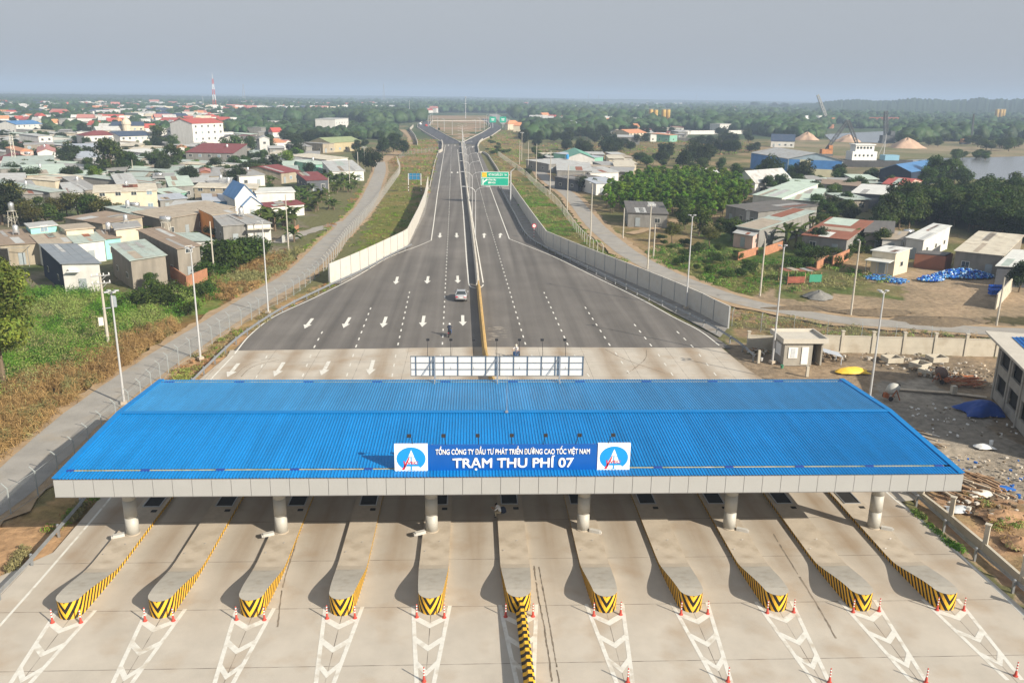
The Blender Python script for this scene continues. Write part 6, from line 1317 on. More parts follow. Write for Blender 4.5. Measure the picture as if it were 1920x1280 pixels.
# dark wood on the right
GP = [(1640,445),(1665,410),(1710,392),(1800,386),(1900,386),(2020,392),(2060,450),(1960,462),(1840,445),(1770,420),(1700,428)]; GW = [tuple(G(*p).xy) for p in GP]
xs = [p[0] for p in GW]; ys = [p[1] for p in GW]; cand = []
for _ in range(6000):
    c = (random.uniform(min(xs), max(xs)), random.uniform(min(ys), max(ys)))
    if inpoly(np.array([c[0]]), np.array([c[1]]), GW)[0] and all((c[0]-d[0])**2+(c[1]-d[1])**2 > 9 for d in cand): cand.append(c)
    if len(cand) >= 290: break
for i, c in enumerate(cand): tree('wood' if i % 7 else 'mid', 0, 0, random.uniform(7.2, 10.6), 'tall dark tree in the dense wood at the right picture edge', 'dense dark wood on the right', loc=Vector((c[0], c[1], -.1)), wide=1.1)
# scattered trees in the middle distance, by neighbourhood
def scatter(kind, n, poly, hr, lab, grp, wide=1.1, dmin=3):
    xs = [p[0] for p in poly]; ys = [p[1] for p in poly]; done = []; k = 0
    while len(done) < n and k < n*60:
        k += 1; px = random.uniform(min(xs), max(xs)); py = random.uniform(min(ys), max(ys))
        if not inpoly(np.array([px]), np.array([py]), poly)[0]: continue
        c = G(px, py)
        if any((c.x-d.x)**2+(c.y-d.y)**2 < dmin*dmin for d in done): continue
        done.append(c); tree(kind, 0, 0, random.uniform(*hr), lab, grp, loc=c, wide=wide)
scatter('mid', 26, [(500,240),(600,232),(720,240),(740,262),(690,280),(620,256),(560,262)], (5,9), 'green tree in the shrub land between the left village and the highway', 'shrub land trees left of the highway', 1.4)
scatter('dark', 26, [(500,252),(560,250),(640,262),(700,275),(740,285),(700,292),(620,290),(560,285)], (5,9), 'dark tree in the belt behind the left village', 'tree belt behind the left village', 1.3)
scatter('mid', 85, [(0,262),(200,262),(420,290),(560,310),(500,345),(300,345),(120,345),(0,345)], (3.5,7), 'small garden tree between the roofs of the left village', 'garden trees of the left village')
scatter('dark', 60, [(0,226),(420,226),(480,262),(300,262),(0,250)], (5,9), 'dark tree among the villas of the left town', 'trees among the left villas', 1.3)
scatter('dark', 70, [(985,245),(1180,238),(1400,255),(1440,290),(1380,300),(1290,318),(1220,300),(1160,290),(1060,300),(1000,285)], (5,10), 'dark tree in the mixed woods right of the expressway', 'mixed woods right of the expressway', 1.3)
scatter('mid', 50, [(1180,300),(1280,290),(1400,330),(1640,345),(1640,400),(1560,420),(1420,360),(1230,330)], (3.5,7), 'green tree among the sheds on the right', 'trees among the right sheds', 1.2)
scatter('mid', 14, [(990,288),(1080,288),(1120,308),(1060,312),(1000,306)], (3,6), 'green shrub tree before the green gabled shed', 'shrub trees by the green gabled shed', 1.4)
scatter('dark', 75, [(0,258),(430,270),(560,300),(500,345),(300,365),(120,350),(0,350)], (4,7.5), 'dark garden tree between the roofs of the left village', 'dark garden trees of the left village', 1.15)
scatter('bush', 90, [(0,270),(560,300),(520,345),(300,372),(0,372)], (2.5,4.5), 'leafy bush between packed roofs of the left village', 'bushes packed in the left village', 1.2)
scatter('bush', 50, [(1370,350),(1700,352),(1700,440),(1600,480),(1500,470),(1370,450)], (2,4), 'leafy bush between the sheds right of the grove', 'bushes between the right sheds', 1.25)
scatter('bush', 60, [(0,345),(560,330),(600,380),(480,460),(300,470),(0,470)], (1.5,3.2), 'low garden bush between the front houses of the left village', 'garden bushes of the left village', 1.3)
scatter('bush', 22, [(1640,475),(1720,440),(1600,440),(1500,470),(1480,510),(1560,500)], (1.8,3.5), 'low bush in the shabby yards right of the bare lot', 'bushes of the right yards')
scatter('bush', 12, [(900,262),(960,270),(975,285),(930,300),(912,282)], (1.5,3), 'low dark bush on the green slope below the right ramp', 'bushes below the right ramp', 1.4)
scatter('bush', 22, [(1220,440),(1360,460),(1440,500),(1380,530),(1260,490)], (1,2.2), 'low green bush in the grass verge right of the service road', 'bushes of the right verge', 1.3)
scatter('mid', 30, [(1660,268),(1900,256),(1925,285),(1840,283),(1700,272)], (5,9), 'tree of the mangrove belt across the river', 'trees across the river', 1.5)
scatter('mid', 10, [(1790,290),(1850,290),(1850,302),(1790,302)], (4,6), 'shrub tree on the river spit', 'shrubs on the river spit', 1.5)
for px, py, hp, lb in [(1415,182+24,22,'tall hazy tree pair on the horizon right of the expressway'),(1450,206,20,'tall hazy tree right of the horizon pair'),(1470,208,22,'last tall hazy tree of the horizon clump')]: tree('dark', px, py, hp/((py-178)*.0319), lb, wide=1.5)
# ---------------------------------------------------------------- far woods that read as one mass
def blob_wood(name, label, bands, m, dense=1.0):
    ico = []; t = (1+5**.5)/2
    bv = np.array([(-1,t,0),(1,t,0),(-1,-t,0),(1,-t,0),(0,-1,t),(0,1,t),(0,-1,-t),(0,1,-t),(t,0,-1),(t,0,1),(-t,0,-1),(-t,0,1)], float); bv /= np.linalg.norm(bv[0])
    bf = [(0,11,5),(0,5,1),(0,1,7),(0,7,10),(0,10,11),(1,5,9),(5,11,4),(11,10,2),(10,7,6),(7,1,8),(3,9,4),(3,4,2),(3,2,6),(3,6,8),(3,8,9),(4,9,5),(2,4,11),(6,2,10),(8,6,7),(9,8,1)]
    V = list(map(tuple, bv)); F = []; cache = {}
    def md(a, b):
        k = (min(a,b), max(a,b))
        if k not in cache: p = np.array(V[a])+np.array(V[b]); V.append(tuple(p/np.linalg.norm(p))); cache[k] = len(V)-1
        return cache[k]
    for a, b, c in bf: x, y, z = md(a,b), md(b,c), md(c,a); F += [(a,x,z),(b,y,x),(c,z,y),(x,y,z)]
    V = np.array(V); F = np.array(F); cs = []
    for n, poly, hr in bands:
        k = 0; xs = [p[0] for p in poly]; ys = [p[1] for p in poly]; n = int(n*1.9); P = np.stack([rng.uniform(min(xs), max(xs), n*3), rng.uniform(min(ys), max(ys), n*3)], 1)
        P = P[inpoly(P[:,0], P[:,1], poly)][:n]
        FB = np.array([(b.x, b.y, dist(b)) for b in FHP])
        for px, py in P:
            g_ = G(px, py); h = rng.uniform(*hr); dy = FB[:,1]-g_.y
            if not ((np.abs(FB[:,0]-g_.x) < 7) & (dy > -7) & (dy < FB[:,2]*.035)).any(): cs.append((g_.x, g_.y, h))
    allv = []; 
    sub = []
    for x, y, h in cs:
        for j in range(2): sub.append((x+rng.normal()*h*.4, y+rng.normal()*h*.4, h*rng.uniform(.75,1.1)))
    sub = np.array(sub); n = len(sub); jit = 1+rng.normal(size=(n, len(V)))*.2
    vv = V[None]*jit[:, :, None]*np.stack([sub[:,2]*rng.uniform(.4,.68,n), sub[:,2]*rng.uniform(.4,.68,n), sub[:,2]*.5], 1)[:, None, :]
    vv += np.stack([sub[:,0], sub[:,1], sub[:,2]*.5-.3], 1)[:, None, :]
    ff = (F[None]+np.arange(n)[:, None, None]*len(V)).reshape(-1)
    me = bpy.data.meshes.new(name); me.vertices.add(n*len(V)); me.vertices.foreach_set('co', vv.ravel()); me.loops.add(len(ff)); me.loops.foreach_set('vertex_index', ff); me.polygons.add(len(ff)//3); me.polygons.foreach_set('loop_start', np.arange(len(ff)//3)*3); me.update(calc_edges=True)
    a = me.color_attributes.new('tint', 'FLOAT_COLOR', 'POINT'); c = np.ones((n*len(V), 4)); tt = np.repeat(rng.uniform(.6,1.4,n), len(V)); c[:, 0] = tt*np.repeat(rng.uniform(.85,1.2,n), len(V)); c[:, 1] = tt; c[:, 2] = tt*.9; a.data.foreach_set('color', c.ravel())
    me.materials.append(m); o = link(name, me); tag(o, label, 'woods', None, 'stuff'); return o
WF = leafmat('wood_far', (.028,.058,.020), trans=0)
blob_wood('woods', 'broad woods between the fields and the left ridge', [(1900,[(0,178),(480,183),(520,215),(300,212),(0,232)],(6,10)),(700,[(0,205),(420,205),(500,232),(0,232)],(6,10)),(400,[(60,232),(480,228),(500,250),(60,250)],(4,8))], WF)
blob_wood('woods', 'dark tree belts in the fields left of the interchange', [(380,[(455,221),(560,216),(760,222),(760,229),(600,228),(455,230)],(7,12)),(420,[(430,192),(760,188),(780,208),(430,208)],(8,12)),(260,[(640,205),(780,203),(800,226),(700,236),(640,228)],(8,13)),(220,[(510,240),(740,240),(740,262),(520,262)],(4,7))], WF)
blob_wood('woods', 'dark woods behind the interchange on the horizon', [(700,[(760,188),(1100,188),(1100,206),(760,207)],(9,14)),(160,[(820,205),(1000,205),(1000,212),(820,211)],(8,13))], WF)
blob_wood('woods', 'wide mixed woods right of the expressway', [(900,[(960,205),(1300,195),(1560,198),(1600,225),(1450,246),(1300,244),(1160,236),(1080,232),(960,222)],(8,14)),(1000,[(1300,190),(1600,190),(1600,215),(1300,215)],(8,13)),(350,[(985,236),(1150,232),(1430,240),(1430,250),(1250,243),(1000,262)],(7,11)),(300,[(1380,222),(1560,222),(1520,262),(1400,250)],(8,12))], WF)
blob_wood('woods', 'wooded land across the river below the right ridge', [(900,[(1560,195),(1925,196),(1925,225),(1560,232)],(8,13)),(550,[(1690,228),(1925,224),(1925,262),(1700,266)],(7,11)),(120,[(1600,232),(1700,232),(1690,240),(1600,241)],(6,9))], WF)
# ---------------------------------------------------------------- grass and scrub
def scrub(name, label, polys, m, zf=0, kind='stuff', cat='scrub'):
    """polys: (count, pixel polygon, clump radius, clump height, blade w, blade l, colours, cards per clump)"""
    Cs = []; Ns = []; Ts = []; w = []; l = []; t = []
    for n, poly, cr, ch, bw, bl, cols, per in polys:
        GW = [tuple(G(*p).xy) for p in poly]; xs = [p[0] for p in GW]; ys = [p[1] for p in GW]
        x = rng.uniform(min(xs), max(xs), n*8); y = rng.uniform(min(ys), max(ys), n*8); wx = (fbm(x/4, y/4, 9)-.5)*5; wy = (fbm(x/4, y/4, 19)-.5)*5
        near = np.zeros(len(x), bool)
        for p_ in RDP: near |= (x-p_.x)**2+(y-p_.y)**2 < 3.0**2
        ok = ~near & ~inpoly(x, y, plaza) & ~inpoly(x, y, [(q_.x, q_.y) if hasattr(q_, 'x') else q_ for q_ in aw]) & inpoly(x+wx, y+wy, GW) & (fbm(x/5, y/5, 77) > .33); x = x[ok][:n]; y = y[ok][:n]; n = len(x); ci = np.clip((fbm(x/6, y/6, 55)-.5)*3.5+.5+rng.normal(size=n)*.13, 0, .999)*len(cols)
        col = np.array(cols)[ci.astype(int)]; hh = ch*rng.uniform(.45,1.25,n)*(.6+.8*fbm(x/7, y/7, 33))
        X = np.repeat(x, per); Y = np.repeat(y, per); H = np.repeat(hh, per); Rr = np.repeat(cr*rng.uniform(.6,1.3,n), per); q = n*per
        a = rng.uniform(0, 2*np.pi, q); rr = rng.uniform(0, 1, q)**.6; z = rng.uniform(.0, 1, q)**.7*np.sqrt(np.clip(1-rr**2, .05, 1))
        C = np.stack([X+np.cos(a)*rr*Rr, Y+np.sin(a)*rr*Rr, z*H], 1); N = np.stack([np.cos(a)*rr, np.sin(a)*rr, .35+z*.5], 1)+rng.normal(size=(q,3))*.45
        Cs.append(C); Ns.append(N); T = rng.normal(size=(q,3)); T[:,2] += 1.2; Ts.append(T); s = rng.uniform(.6,1.4,q); w.append(bw*s); l.append(bl*s); t.append(np.repeat(col, per, 0)*rng.uniform(.65,1.35,q)[:,None])
    me = quads(name, np.concatenate(Cs), np.concatenate(Ns), np.concatenate(Ts), np.concatenate(w), np.concatenate(l), np.concatenate(t), m); o = link(name, me); tag(o, label, cat, None, kind); return o
RDP = resamp(lroad, 2.0)+resamp(rroad, 2.0)
GM = leafmat('grass_blades', (1,1,1), rand=0, trans=.25)
gr1, gr2, gr3 = (.14,.27,.025), (.075,.165,.018), (.25,.31,.075); ol = (.27,.255,.11); br, br2 = (.37,.225,.10), (.27,.155,.07)
scrub('scrub', 'dense scrub of shrubs and grass in the field left of the service road', [
 (520,[(-60,560),(120,545),(330,560),(420,520),(400,560),(330,600),(230,640),(120,690),(-60,720)],1.1,1.7,.09,.17,[gr2,gr1,gr2,gr1,gr3],120),
 (1500,[(-60,540),(120,540),(330,560),(420,520),(400,560),(330,600),(230,640),(120,700),(-60,740)],.5,.7,.035,.5,[gr1,gr2,gr1,gr3,ol],34),
 (300,[(-60,640),(60,640),(190,600),(250,630),(150,700),(-60,780)],1.3,1.9,.09,.13,[ol,gr3,ol,gr3,gr1],130),
 (1500,[(-120,790),(60,700),(190,650),(290,608),(330,600),(320,632),(260,668),(180,742),(70,815),(-120,960)],.75,1.15,.035,.6,[br,br2,br,ol,br],46),
 (520,[(385,565),(398,520),(470,485),(548,468),(562,482),(500,530),(440,560)],.7,1.2,.07,.4,[br,br2,ol],50)], GM)
scrub('grass', 'rough grass on the verges between the service road, fence and plaza', [
 (240,[(290,700),(380,655),(480,600),(560,560),(620,530),(640,540),(560,565),(430,650),(370,700),(320,730)],.5,.35,.07,.22,[gr3,br,gr1,ol],26),
 (120,[(0,1090),(60,1010),(150,930),(190,905),(170,930),(70,1050),(0,1130)],.4,.3,.06,.2,[gr3,br,gr1,ol],24),
 (420,[(625,520),(700,415),(755,315),(790,322),(795,395),(765,445),(640,510)],.8,.45,.09,.24,[gr1,gr2,gr3,ol],26),
 (260,[(480,570),(560,510),(660,410),(690,350),(678,350),(640,400),(540,500),(430,560),(440,580)],.5,.35,.08,.22,[gr1,gr3,br],20)], GM, cat='grass')
scrub('grass', 'rough grass and weeds along the right service road and verge', [
 (520,[(950,350),(1000,350),(1100,430),(1290,530),(1330,560),(1100,462),(1010,430)],.8,.5,.09,.24,[gr1,gr2,gr3,ol],26),
 (560,[(1185,475),(1260,455),(1380,470),(1560,500),(1690,520),(1600,540),(1440,545),(1420,560),(1330,535),(1240,500)],.8,.6,.11,.28,[gr2,gr1,gr2,gr3,ol],28),
 (300,[(1370,580),(1440,592),(1640,612),(1900,638),(1900,655),(1560,640),(1400,628),(1372,612)],.6,.4,.07,.26,[ol,br,gr3,br2],24),
 (60,[(1690,935),(1740,985),(1830,1055),(1800,1050),(1710,970)],.35,.3,.06,.18,[gr2,gr3,gr1],24),
 (70,[(1800,900),(1880,950),(1925,1050),(1860,990)],.4,.3,.06,.2,[gr3,br,ol],24)], GM, cat='grass')
scrub('grass', 'patchy grass and shrubs on the slopes round the interchange ramps', [
 (500,[(745,262),(822,262),(822,285),(815,320),(795,395),(760,325),(730,310)],1.2,.7,.25,.4,[gr1,gr3,ol,br],14),
 (500,[(900,268),(960,238),(980,250),(975,300),(1000,345),(960,350),(930,305)],1.2,.7,.25,.4,[gr1,gr3,ol,br],14),
 (600,[(1000,270),(1400,262),(1430,285),(1240,300),(1000,300)],1.8,.8,.35,.6,[br,ol,gr3,gr1],12)], GM, cat='grass')
# ================================================================ RIGHT SIDE: walls, guardhouse, building site
CW = mat('site_wall', (.50,.46,.38), .9, .08, .8, .15, stain=((.33,.27,.19), .6, .5))
def pillar_wall(pts, n, h, ph, lab, pw=.32):
    A, B = G(*pts[0]), G(*pts[1]); r = E('site_wall', lab, 'wall', A); d = B-A; L = d.length; an = math.atan2(d.y, d.x); u = d.normalized()
    for i in range(n):
        a = u*(L*i/n+.14); b = u*(L*(i+1)/n-.14); mb = MB(); mb.beam((a.x,a.y,h/2-.1),(b.x,b.y,h/2-.1),.12,h+.2); mb.beam((a.x,a.y,h),(b.x,b.y,h),.2,.08); mb.beam((a.x,a.y,h*.38),(b.x,b.y,h*.38),.15,.06); mb.build('panel', CW, r)
    for i in range(n+1):
        a = u*(L*i/n); mb = MB(); mb.box((a.x,a.y,ph/2-.1),(pw,pw,ph+.2),an); mb.box((a.x,a.y,ph+.03),(pw+.12,pw+.12,.1),an); mb.build('pillar', CW, r)
    return r
pillar_wall([(1402,653),(1519,657)], 2, 1.7, 2.2, 'pale site wall bay between the guardrail end and the guardhouse'); pillar_wall([(1519,657),(1867,666)], 6, 2.0, 2.6, 'long pale site wall with square pillars behind the building site')
pillar_wall([(1867,666),(1980,670)], 2, 2.0, 2.6, 'last bay of the pale site wall behind the unfinished building')
# unfinished low wall with bare concrete posts
P = [G(*p) for p in ((1704,921),(1727,934),(1781,976),(1845,1030),(1915,1092),(1990,1160))]; r = E('low_wall', 'unfinished low concrete wall with bare upright posts right of the guardrail', 'wall', P[0]); o_ = P[0]
mb = MB()
for a, b in zip(P, P[1:]): mb.beam((a.x-o_.x,a.y-o_.y,.2),(b.x-o_.x,b.y-o_.y,.2),.22,.6)
mb.build('kerb_beam', CW, r)
for p in P[1:]: mb = MB(); mb.box((p.x-o_.x,p.y-o_.y,.95),(.30,.30,1.9),.8); mb.box((p.x-o_.x,p.y-o_.y,1.94),(.40,.40,.09),.8); mb.build('post', CW, r)
# guardhouse
A, B = G(1468,684), G(1541,684); d = B-A; wd = d.length; an = math.atan2(d.y, d.x); r = E('guardhouse', 'small unpainted guardhouse with flat parapet roof beside the floodlight pole', 'guardhouse', A, an); RAW = mat('raw_render', (.34,.32,.28), .92, .12, 1.2, .2, 8, stain=((.27,.24,.19), .8, .5)); dp_ = 4.0
mb = MB(); mb.box((wd*.36,.1,1.3),(wd*.72,.2,2.8)); mb.box((.1,dp_/2+.1,1.3),(.2,dp_-.2,2.8)); mb.box((wd-.1,dp_/2+.1,1.3),(.2,dp_-.2,2.8)); mb.box((wd/2,dp_-.1,1.3),(wd-.4,.2,2.8)); mb.box((wd*.72,dp_/2,1.3),(.16,dp_-.4,2.8)); mb.build('wall', RAW, r)
mb = MB(); mb.box((wd/2,dp_/2,2.82),(wd+.7,dp_+.7,.24)); mb.box((wd/2,-.27,3.1),(wd+.7,.14,.34)); mb.box((wd/2,dp_+.27,3.1),(wd+.7,.14,.34)); mb.box((-.27,dp_/2,3.1),(.14,dp_+.4,.34)); mb.box((wd+.27,dp_/2,3.1),(.14,dp_+.4,.34)); mb.build('roof', mat('roof_slab', (.52,.49,.43), .9, .08, 1, .1), r)
mb = MB(); mb.box((wd*.22,-.04,1.5),(1.1,.08,1.3)); f = mb.build('window', WHITEM, r); mb = MB(); mb.box((wd*.22,-.09,1.5),(.5,.03,1.1)); mb.build('pane', mat('pale_pane', (.55,.58,.60), .4), f)
mb = MB(); mb.box((wd*.53,-.04,1.15),(.8,.08,2.1)); mb.build('door', WHITEM, r); mb = MB(); mb.box((-.04,dp_*.45,1.5),(.08,1.6,1.4)); mb.build('window', WHITEM, r)
# unfinished two storey building
A, B = G(1862,744), G(1912,806); d = (B-A).normalized(); an = math.atan2(d.y, d.x); L = 17.0; r = E('unfinished_building', 'unfinished two storey concrete building with blue roof tiles at the right edge', 'building', A, an); H2 = 6.3; DP = 11.0
for i in range(5):
    for y in (0, DP): mb = MB(); mb.box((i*L/4,y,H2/2-.2),(.42,.42,H2+.4)); mb.build('column', RAW, r)
mb = MB()
for z, hh in ((.5,1.0),(3.3,1.0),(5.95,.7)):
    for i in range(4): mb.box((L*(i+.5)/4,.0,z),(L/4-.42,.24,hh)); mb.box((L*(i+.5)/4,DP,z),(L/4-.42,.24,hh))
    mb.box((0,DP/2,z),(.24,DP-.42,hh)); mb.box((L,DP/2,z),(.24,DP-.42,hh))
for i in range(4):
    for z in (1.9,4.6): mb.box((L*i/4+.4,.0,z),(.4,.2,1.8)); mb.box((L*(i+1)/4-.4,.0,z),(.4,.2,1.8)) 
for z in (1.9,4.6): mb.box((0,DP/2,z),(.2,DP-.42,1.8)); mb.box((L,DP/2,z),(.2,DP-.42,1.8)); mb.box((L/2,DP,z),(L-.5,.2,1.8))
mb.build('wall', RAW, r)
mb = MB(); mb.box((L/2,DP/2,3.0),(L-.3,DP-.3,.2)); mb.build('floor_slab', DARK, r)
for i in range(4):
    for z in (1.9,4.6): mb = MB(); mb.box((L*(i+.5)/4,.25,z),(L/4-1.1,.05,1.8)); mb.build('window_opening', DARK, r)  # dark panels painted as the unlit inside behind each opening
mb = MB(); mb.box((L/2,DP/2,H2+.2),(L+2.4,DP+2.4,.35)); mb.box((L/2,DP/2,H2+.42),(L+2.9,DP+2.9,.12)); mb.build('roof_slab', mat('roof_slab', (.52,.49,.43)), r)
mb = MB(); z = H2+.5; mb.add([(.6,.6,z),(L-.6,.6,z),(L-.6,DP-.6,z),(.6,DP-.6,z),(4.5,DP/2,z+1.6),(L-4.5,DP/2,z+1.6)],[(0,1,5,4),(1,2,5),(2,3,4,5),(3,0,4)])
for i in range(16): t = i/16; mb.beam((.6+t*3.9,.6+t*(DP/2-.6),z+.03+1.6*t),(L-.6-t*3.9,.6+t*(DP/2-.6),z+.03+1.6*t),.08,.05)
mb.build('tiled_roof', mat('blue_tiles', (.02,.20,.60), .45, .1, 2), r)
# materials lying about the site
def bits(name, px, py, rad, n, size, mats, lab, cat, hgt=.35, long_=False, rz=None):
    """one heap of loose pieces that nobody would count"""
    b = G(px, py); mb = MB()
    for i in range(n):
        a = random.uniform(0, 6.28); q = rad*random.random()**.6; s = size*random.uniform(.5, 1.4); k = random.randrange(len(mats)); z = random.uniform(0, hgt)*(1-q/rad*.7)+.04
        if long_: an = (rz if rz is not None else .6)+random.gauss(0, .22); mb.box((q*math.cos(a), q*math.sin(a), z), (s*7, s*.5, s*.35), an, k)
        else: mb.box((q*math.cos(a), q*math.sin(a), z), (s, s*random.uniform(.4,1), s*random.uniform(.25,.7)), random.uniform(0,3), k)
    o = mb.build(name, mats); o.location = b; return tag(o, lab, cat, None, 'stuff')
WD = mat('old_wood', (.34,.22,.13), .9, .3, 2); WD2 = mat('pale_plank', (.50,.42,.32), .9, .2, 2); PL = mat('plaster_rubble', (.52,.48,.42), .95, .2, 2); RUST = mat('rebar_rust', (.35,.12,.05), .9, .3, 3); GRN = mat('green_netting', (.06,.22,.13), .8, .2, 2); BL = mat('blue_sheet_plastic', (.02,.12,.42), .45, .15, 2)
bits('timber_pile', 1812, 912, 3.0, 70, .30, [WD,WD2,WD], 'untidy pile of long timber at the right end of the canopy', 'timber pile', .8, True, 2.2)
bits('timber_pile', 1712, 820, 2.4, 30, .26, [WD,GREYM,WD2], 'dark boards lying by the right canopy edge', 'timber pile', .4, True, 2.4)
bits('rebar_pile', 1805, 716, 2.2, 60, .22, [RUST,RUST,WD], 'rust red heap of reinforcing rods behind the blue tarpaulin', 'rebar pile', .35, True, .2)
bits('rubble', 1760, 700, 2.6, 120, .35, [PL,EARTH,WD], 'grey rubble heap beside the concrete box frames', 'rubble', .6)
bits('rubble', 1420, 660, 1.6, 70, .22, [PL,EARTH,WD], 'small rubble scatter at the guardrail end', 'rubble', .2)
bits('rubble', 1560, 668, 2.0, 90, .28, [EARTH,WD,PL], 'dark debris beside the lean-to of the guardhouse', 'rubble', .5)
bits('rubble', 1690, 672, 5.0, 60, .3, [PL,EARTH,PL], 'scattered slabs in front of the long site wall', 'rubble', .1)
bits('rubble', 1830, 700, 4.5, 90, .25, [PL,EARTH,WD2], 'scattered broken pieces before the unfinished building', 'rubble', .12)
bits('rubble', 1880, 890, 4.5, 110, .22, [PL,EARTH,WD2,BL], 'scattered litter on the soil at the lower right edge', 'rubble', .12)
bits('rubble', 1740, 870, 3.5, 60, .22, [PL,EARTH,WD2], 'litter and boards close to the right canopy end', 'rubble', .1)
bits('rubble', 1800, 790, 5.0, 60, .2, [PL,EARTH,WHITEM], 'light litter between the mixer and the blue tarpaulin', 'rubble', .06)
bits('rubble', 1850, 945, 3.0, 80, .3, [mat('red_earth', (.34,.21,.12)),EARTH,PL], 'clods of brown earth by the bare posts', 'rubble', .4)
def tarp(px, py, a, b, h, m, lab, seed=1, n=22):
    q = np.random.default_rng(seed); mb = MB(); vs = []
    for i in range(n+1):
        for j in range(n+1):
            u, v = i/n*2-1, j/n*2-1; z = h*max(0, (1-abs(u)**2.6))*max(0, (1-abs(v)**2.2))**.8; x, y = u*a, v*b
            z += .10*h*float(vnoise(np.array([u*6.+seed]), np.array([v*6.]), seed)[0])*(1 if abs(u) < .95 and abs(v) < .95 else .3); vs.append((x+.15*a*math.sin(v*3+seed), y+.08*b*math.sin(u*5), z+.01))
    mb.add(vs, [(i*(n+1)+j, (i+1)*(n+1)+j, (i+1)*(n+1)+j+1, i*(n+1)+j+1) for i in range(n) for j in range(n)]); o = mb.build('tarpaulin', m, None, True); o.location = G(px, py); return tag(o, lab, 'tarpaulin')
tarp(1838, 772, 1.9, 1.5, 1.15, mat('dark_blue_tarp', (.015,.06,.28), .5, .15, 1.5), 'dark blue tarpaulin over a mound before the unfinished building', 2); tarp(1598, 697, 1.8, .8, .55, mat('yellow_tarp', (.80,.52,.06), .55, .1, 2), 'bright yellow tarpaulin over bags near the guardhouse', 5)
tarp(1836, 927, 1.3, .6, .35, mat('white_tarp', (.60,.58,.52), .6, .1, 2), 'pale sheet thrown over boards at the timber pile', 8); o = tarp(1868, 915, 1.3, .5, .2, BL, 'strip of blue plastic sheet behind the timber pile', 9); tarp(1845, 838, .8, .5, .3, WHITEM, 'crumpled white bag on shaded soil below the blue tarpaulin', 4) 
tarp(1797, 955, .9, .6, .2, mat('pale_pane', (.55,.58,.60)), 'pale grey sheet leaning beside the second bare post', 6); tarp(1430+108, 690-10, .1, .1, .1, WHITEM, 'x', 1) if False else None
def mixer(px, py, rz, m, lab):
    r = E('concrete_mixer', lab, 'concrete mixer', G(px, py), rz); mb = MB()
    pr = [(.25,-.75),(.55,-.35),(.62,.0),(.55,.3),(.30,.62),(.27,.62)]; n = 16; vs = []; a = R(65)
    for rr, z in pr:
        for i in range(n): t = 2*math.pi*i/n; x, y = rr*math.cos(t), rr*math.sin(t); vs.append((x*math.cos(a)+z*math.sin(a), y, 1.15-x*math.sin(a)+z*math.cos(a)))
    mb.add(vs, [(k*n+i, k*n+(i+1)%n, (k+1)*n+(i+1)%n, (k+1)*n+i) for k in range(len(pr)-1) for i in range(n)]+[tuple(range(n-1,-1,-1))]); mb.build('drum', m, r, True)
    mb = MB(); mb.box((.58,0,1.4),(.03,.5,.5)); mb.build('drum_mouth', DARK, r)  # black plate coloured as the shade inside the drum
    mb = MB(); mb.beam((-.6,-.5,0),(0,-.6,1.2),.08); mb.beam((.6,-.5,0),(0,-.6,1.2),.08); mb.beam((-.6,.5,0),(0,.6,1.2),.08); mb.beam((.6,.5,0),(0,.6,1.2),.08); mb.beam((-.6,-.5,.2),(-.6,.5,.2),.08); mb.box((-.7,0,.5),(.5,.4,.5)); mb.build('frame', RUST, r)
    for y in (-.6,.6): mb = MB(); mb.cyl((-.5,y-.05,.25),(-.5,y+.05,.25),.25,.25,14); mb.build('wheel', BLACKM, r)
mixer(1672, 748, .1, mat('mixer_drum', (.45,.45,.42), .6, .15, 2), 'grey drum concrete mixer beside the floodlight pole'); mixer(1762, 716, 2.2, mat('mixer_dark', (.16,.11,.09), .7, .2, 2), 'dark rusty concrete mixer by the rubble heap')
for i, (px, py, a, lb) in enumerate([(1725,688,.5,'open concrete box frame behind the dark mixer, left'),(1742,700,.5,'open concrete box frame behind the dark mixer, right'),(1672,677,.1,'flat precast slab frame nearest the site wall'),(1756,676,.1,'pale precast frame before the long site wall')]):
    mb = MB(); 
    for x, y, sx_, sy_ in ((0,-.75,2.0,.15),(0,.75,2.0,.15),(-.93,0,.15,1.35),(.93,0,.15,1.35)): mb.box((x,y,.3),(sx_,sy_,.6))
    o = mb.build('precast_box', CW); o.location = G(px, py); o.rotation_euler[2] = a; tag(o, lb, 'precast box')
mb = MB(); mb.box((0,0,.04),(6.5,.55,.08)); mb.box((4.2,-.5,.05),(3.4,.6,.08),-.2); o = mb.build('plank_walk', WD2); o.location = G(1735,733); o.rotation_euler[2] = -.22; tag(o, 'long pale plank walkway lying across the building site', 'planks')
for px, py, s, m, lb in [(1787,738,.5,CW,'small pale concrete block standing by the plank walkway'),(1858,833,.35,WHITEM,'white bucket on shaded soil below the blue tarpaulin'),(1466,690,.35,GRN,'green barrel at the guardhouse corner'),(1428,676,.35,WHITEM,'white water can at the guardrail end')]:
    mb = MB(); mb.lathe([(s*.45,0),(s*.55,s*1.1),(s*.5,s*1.15),(s*.42,s*.95)], 12) if m is not CW else mb.box((0,0,s*.9),(s,s,s*1.8)); o = mb.build('bucket' if m is not CW else 'concrete_block', m); o.location = G(px, py); tag(o, lb, 'bucket' if m is not CW else 'block')
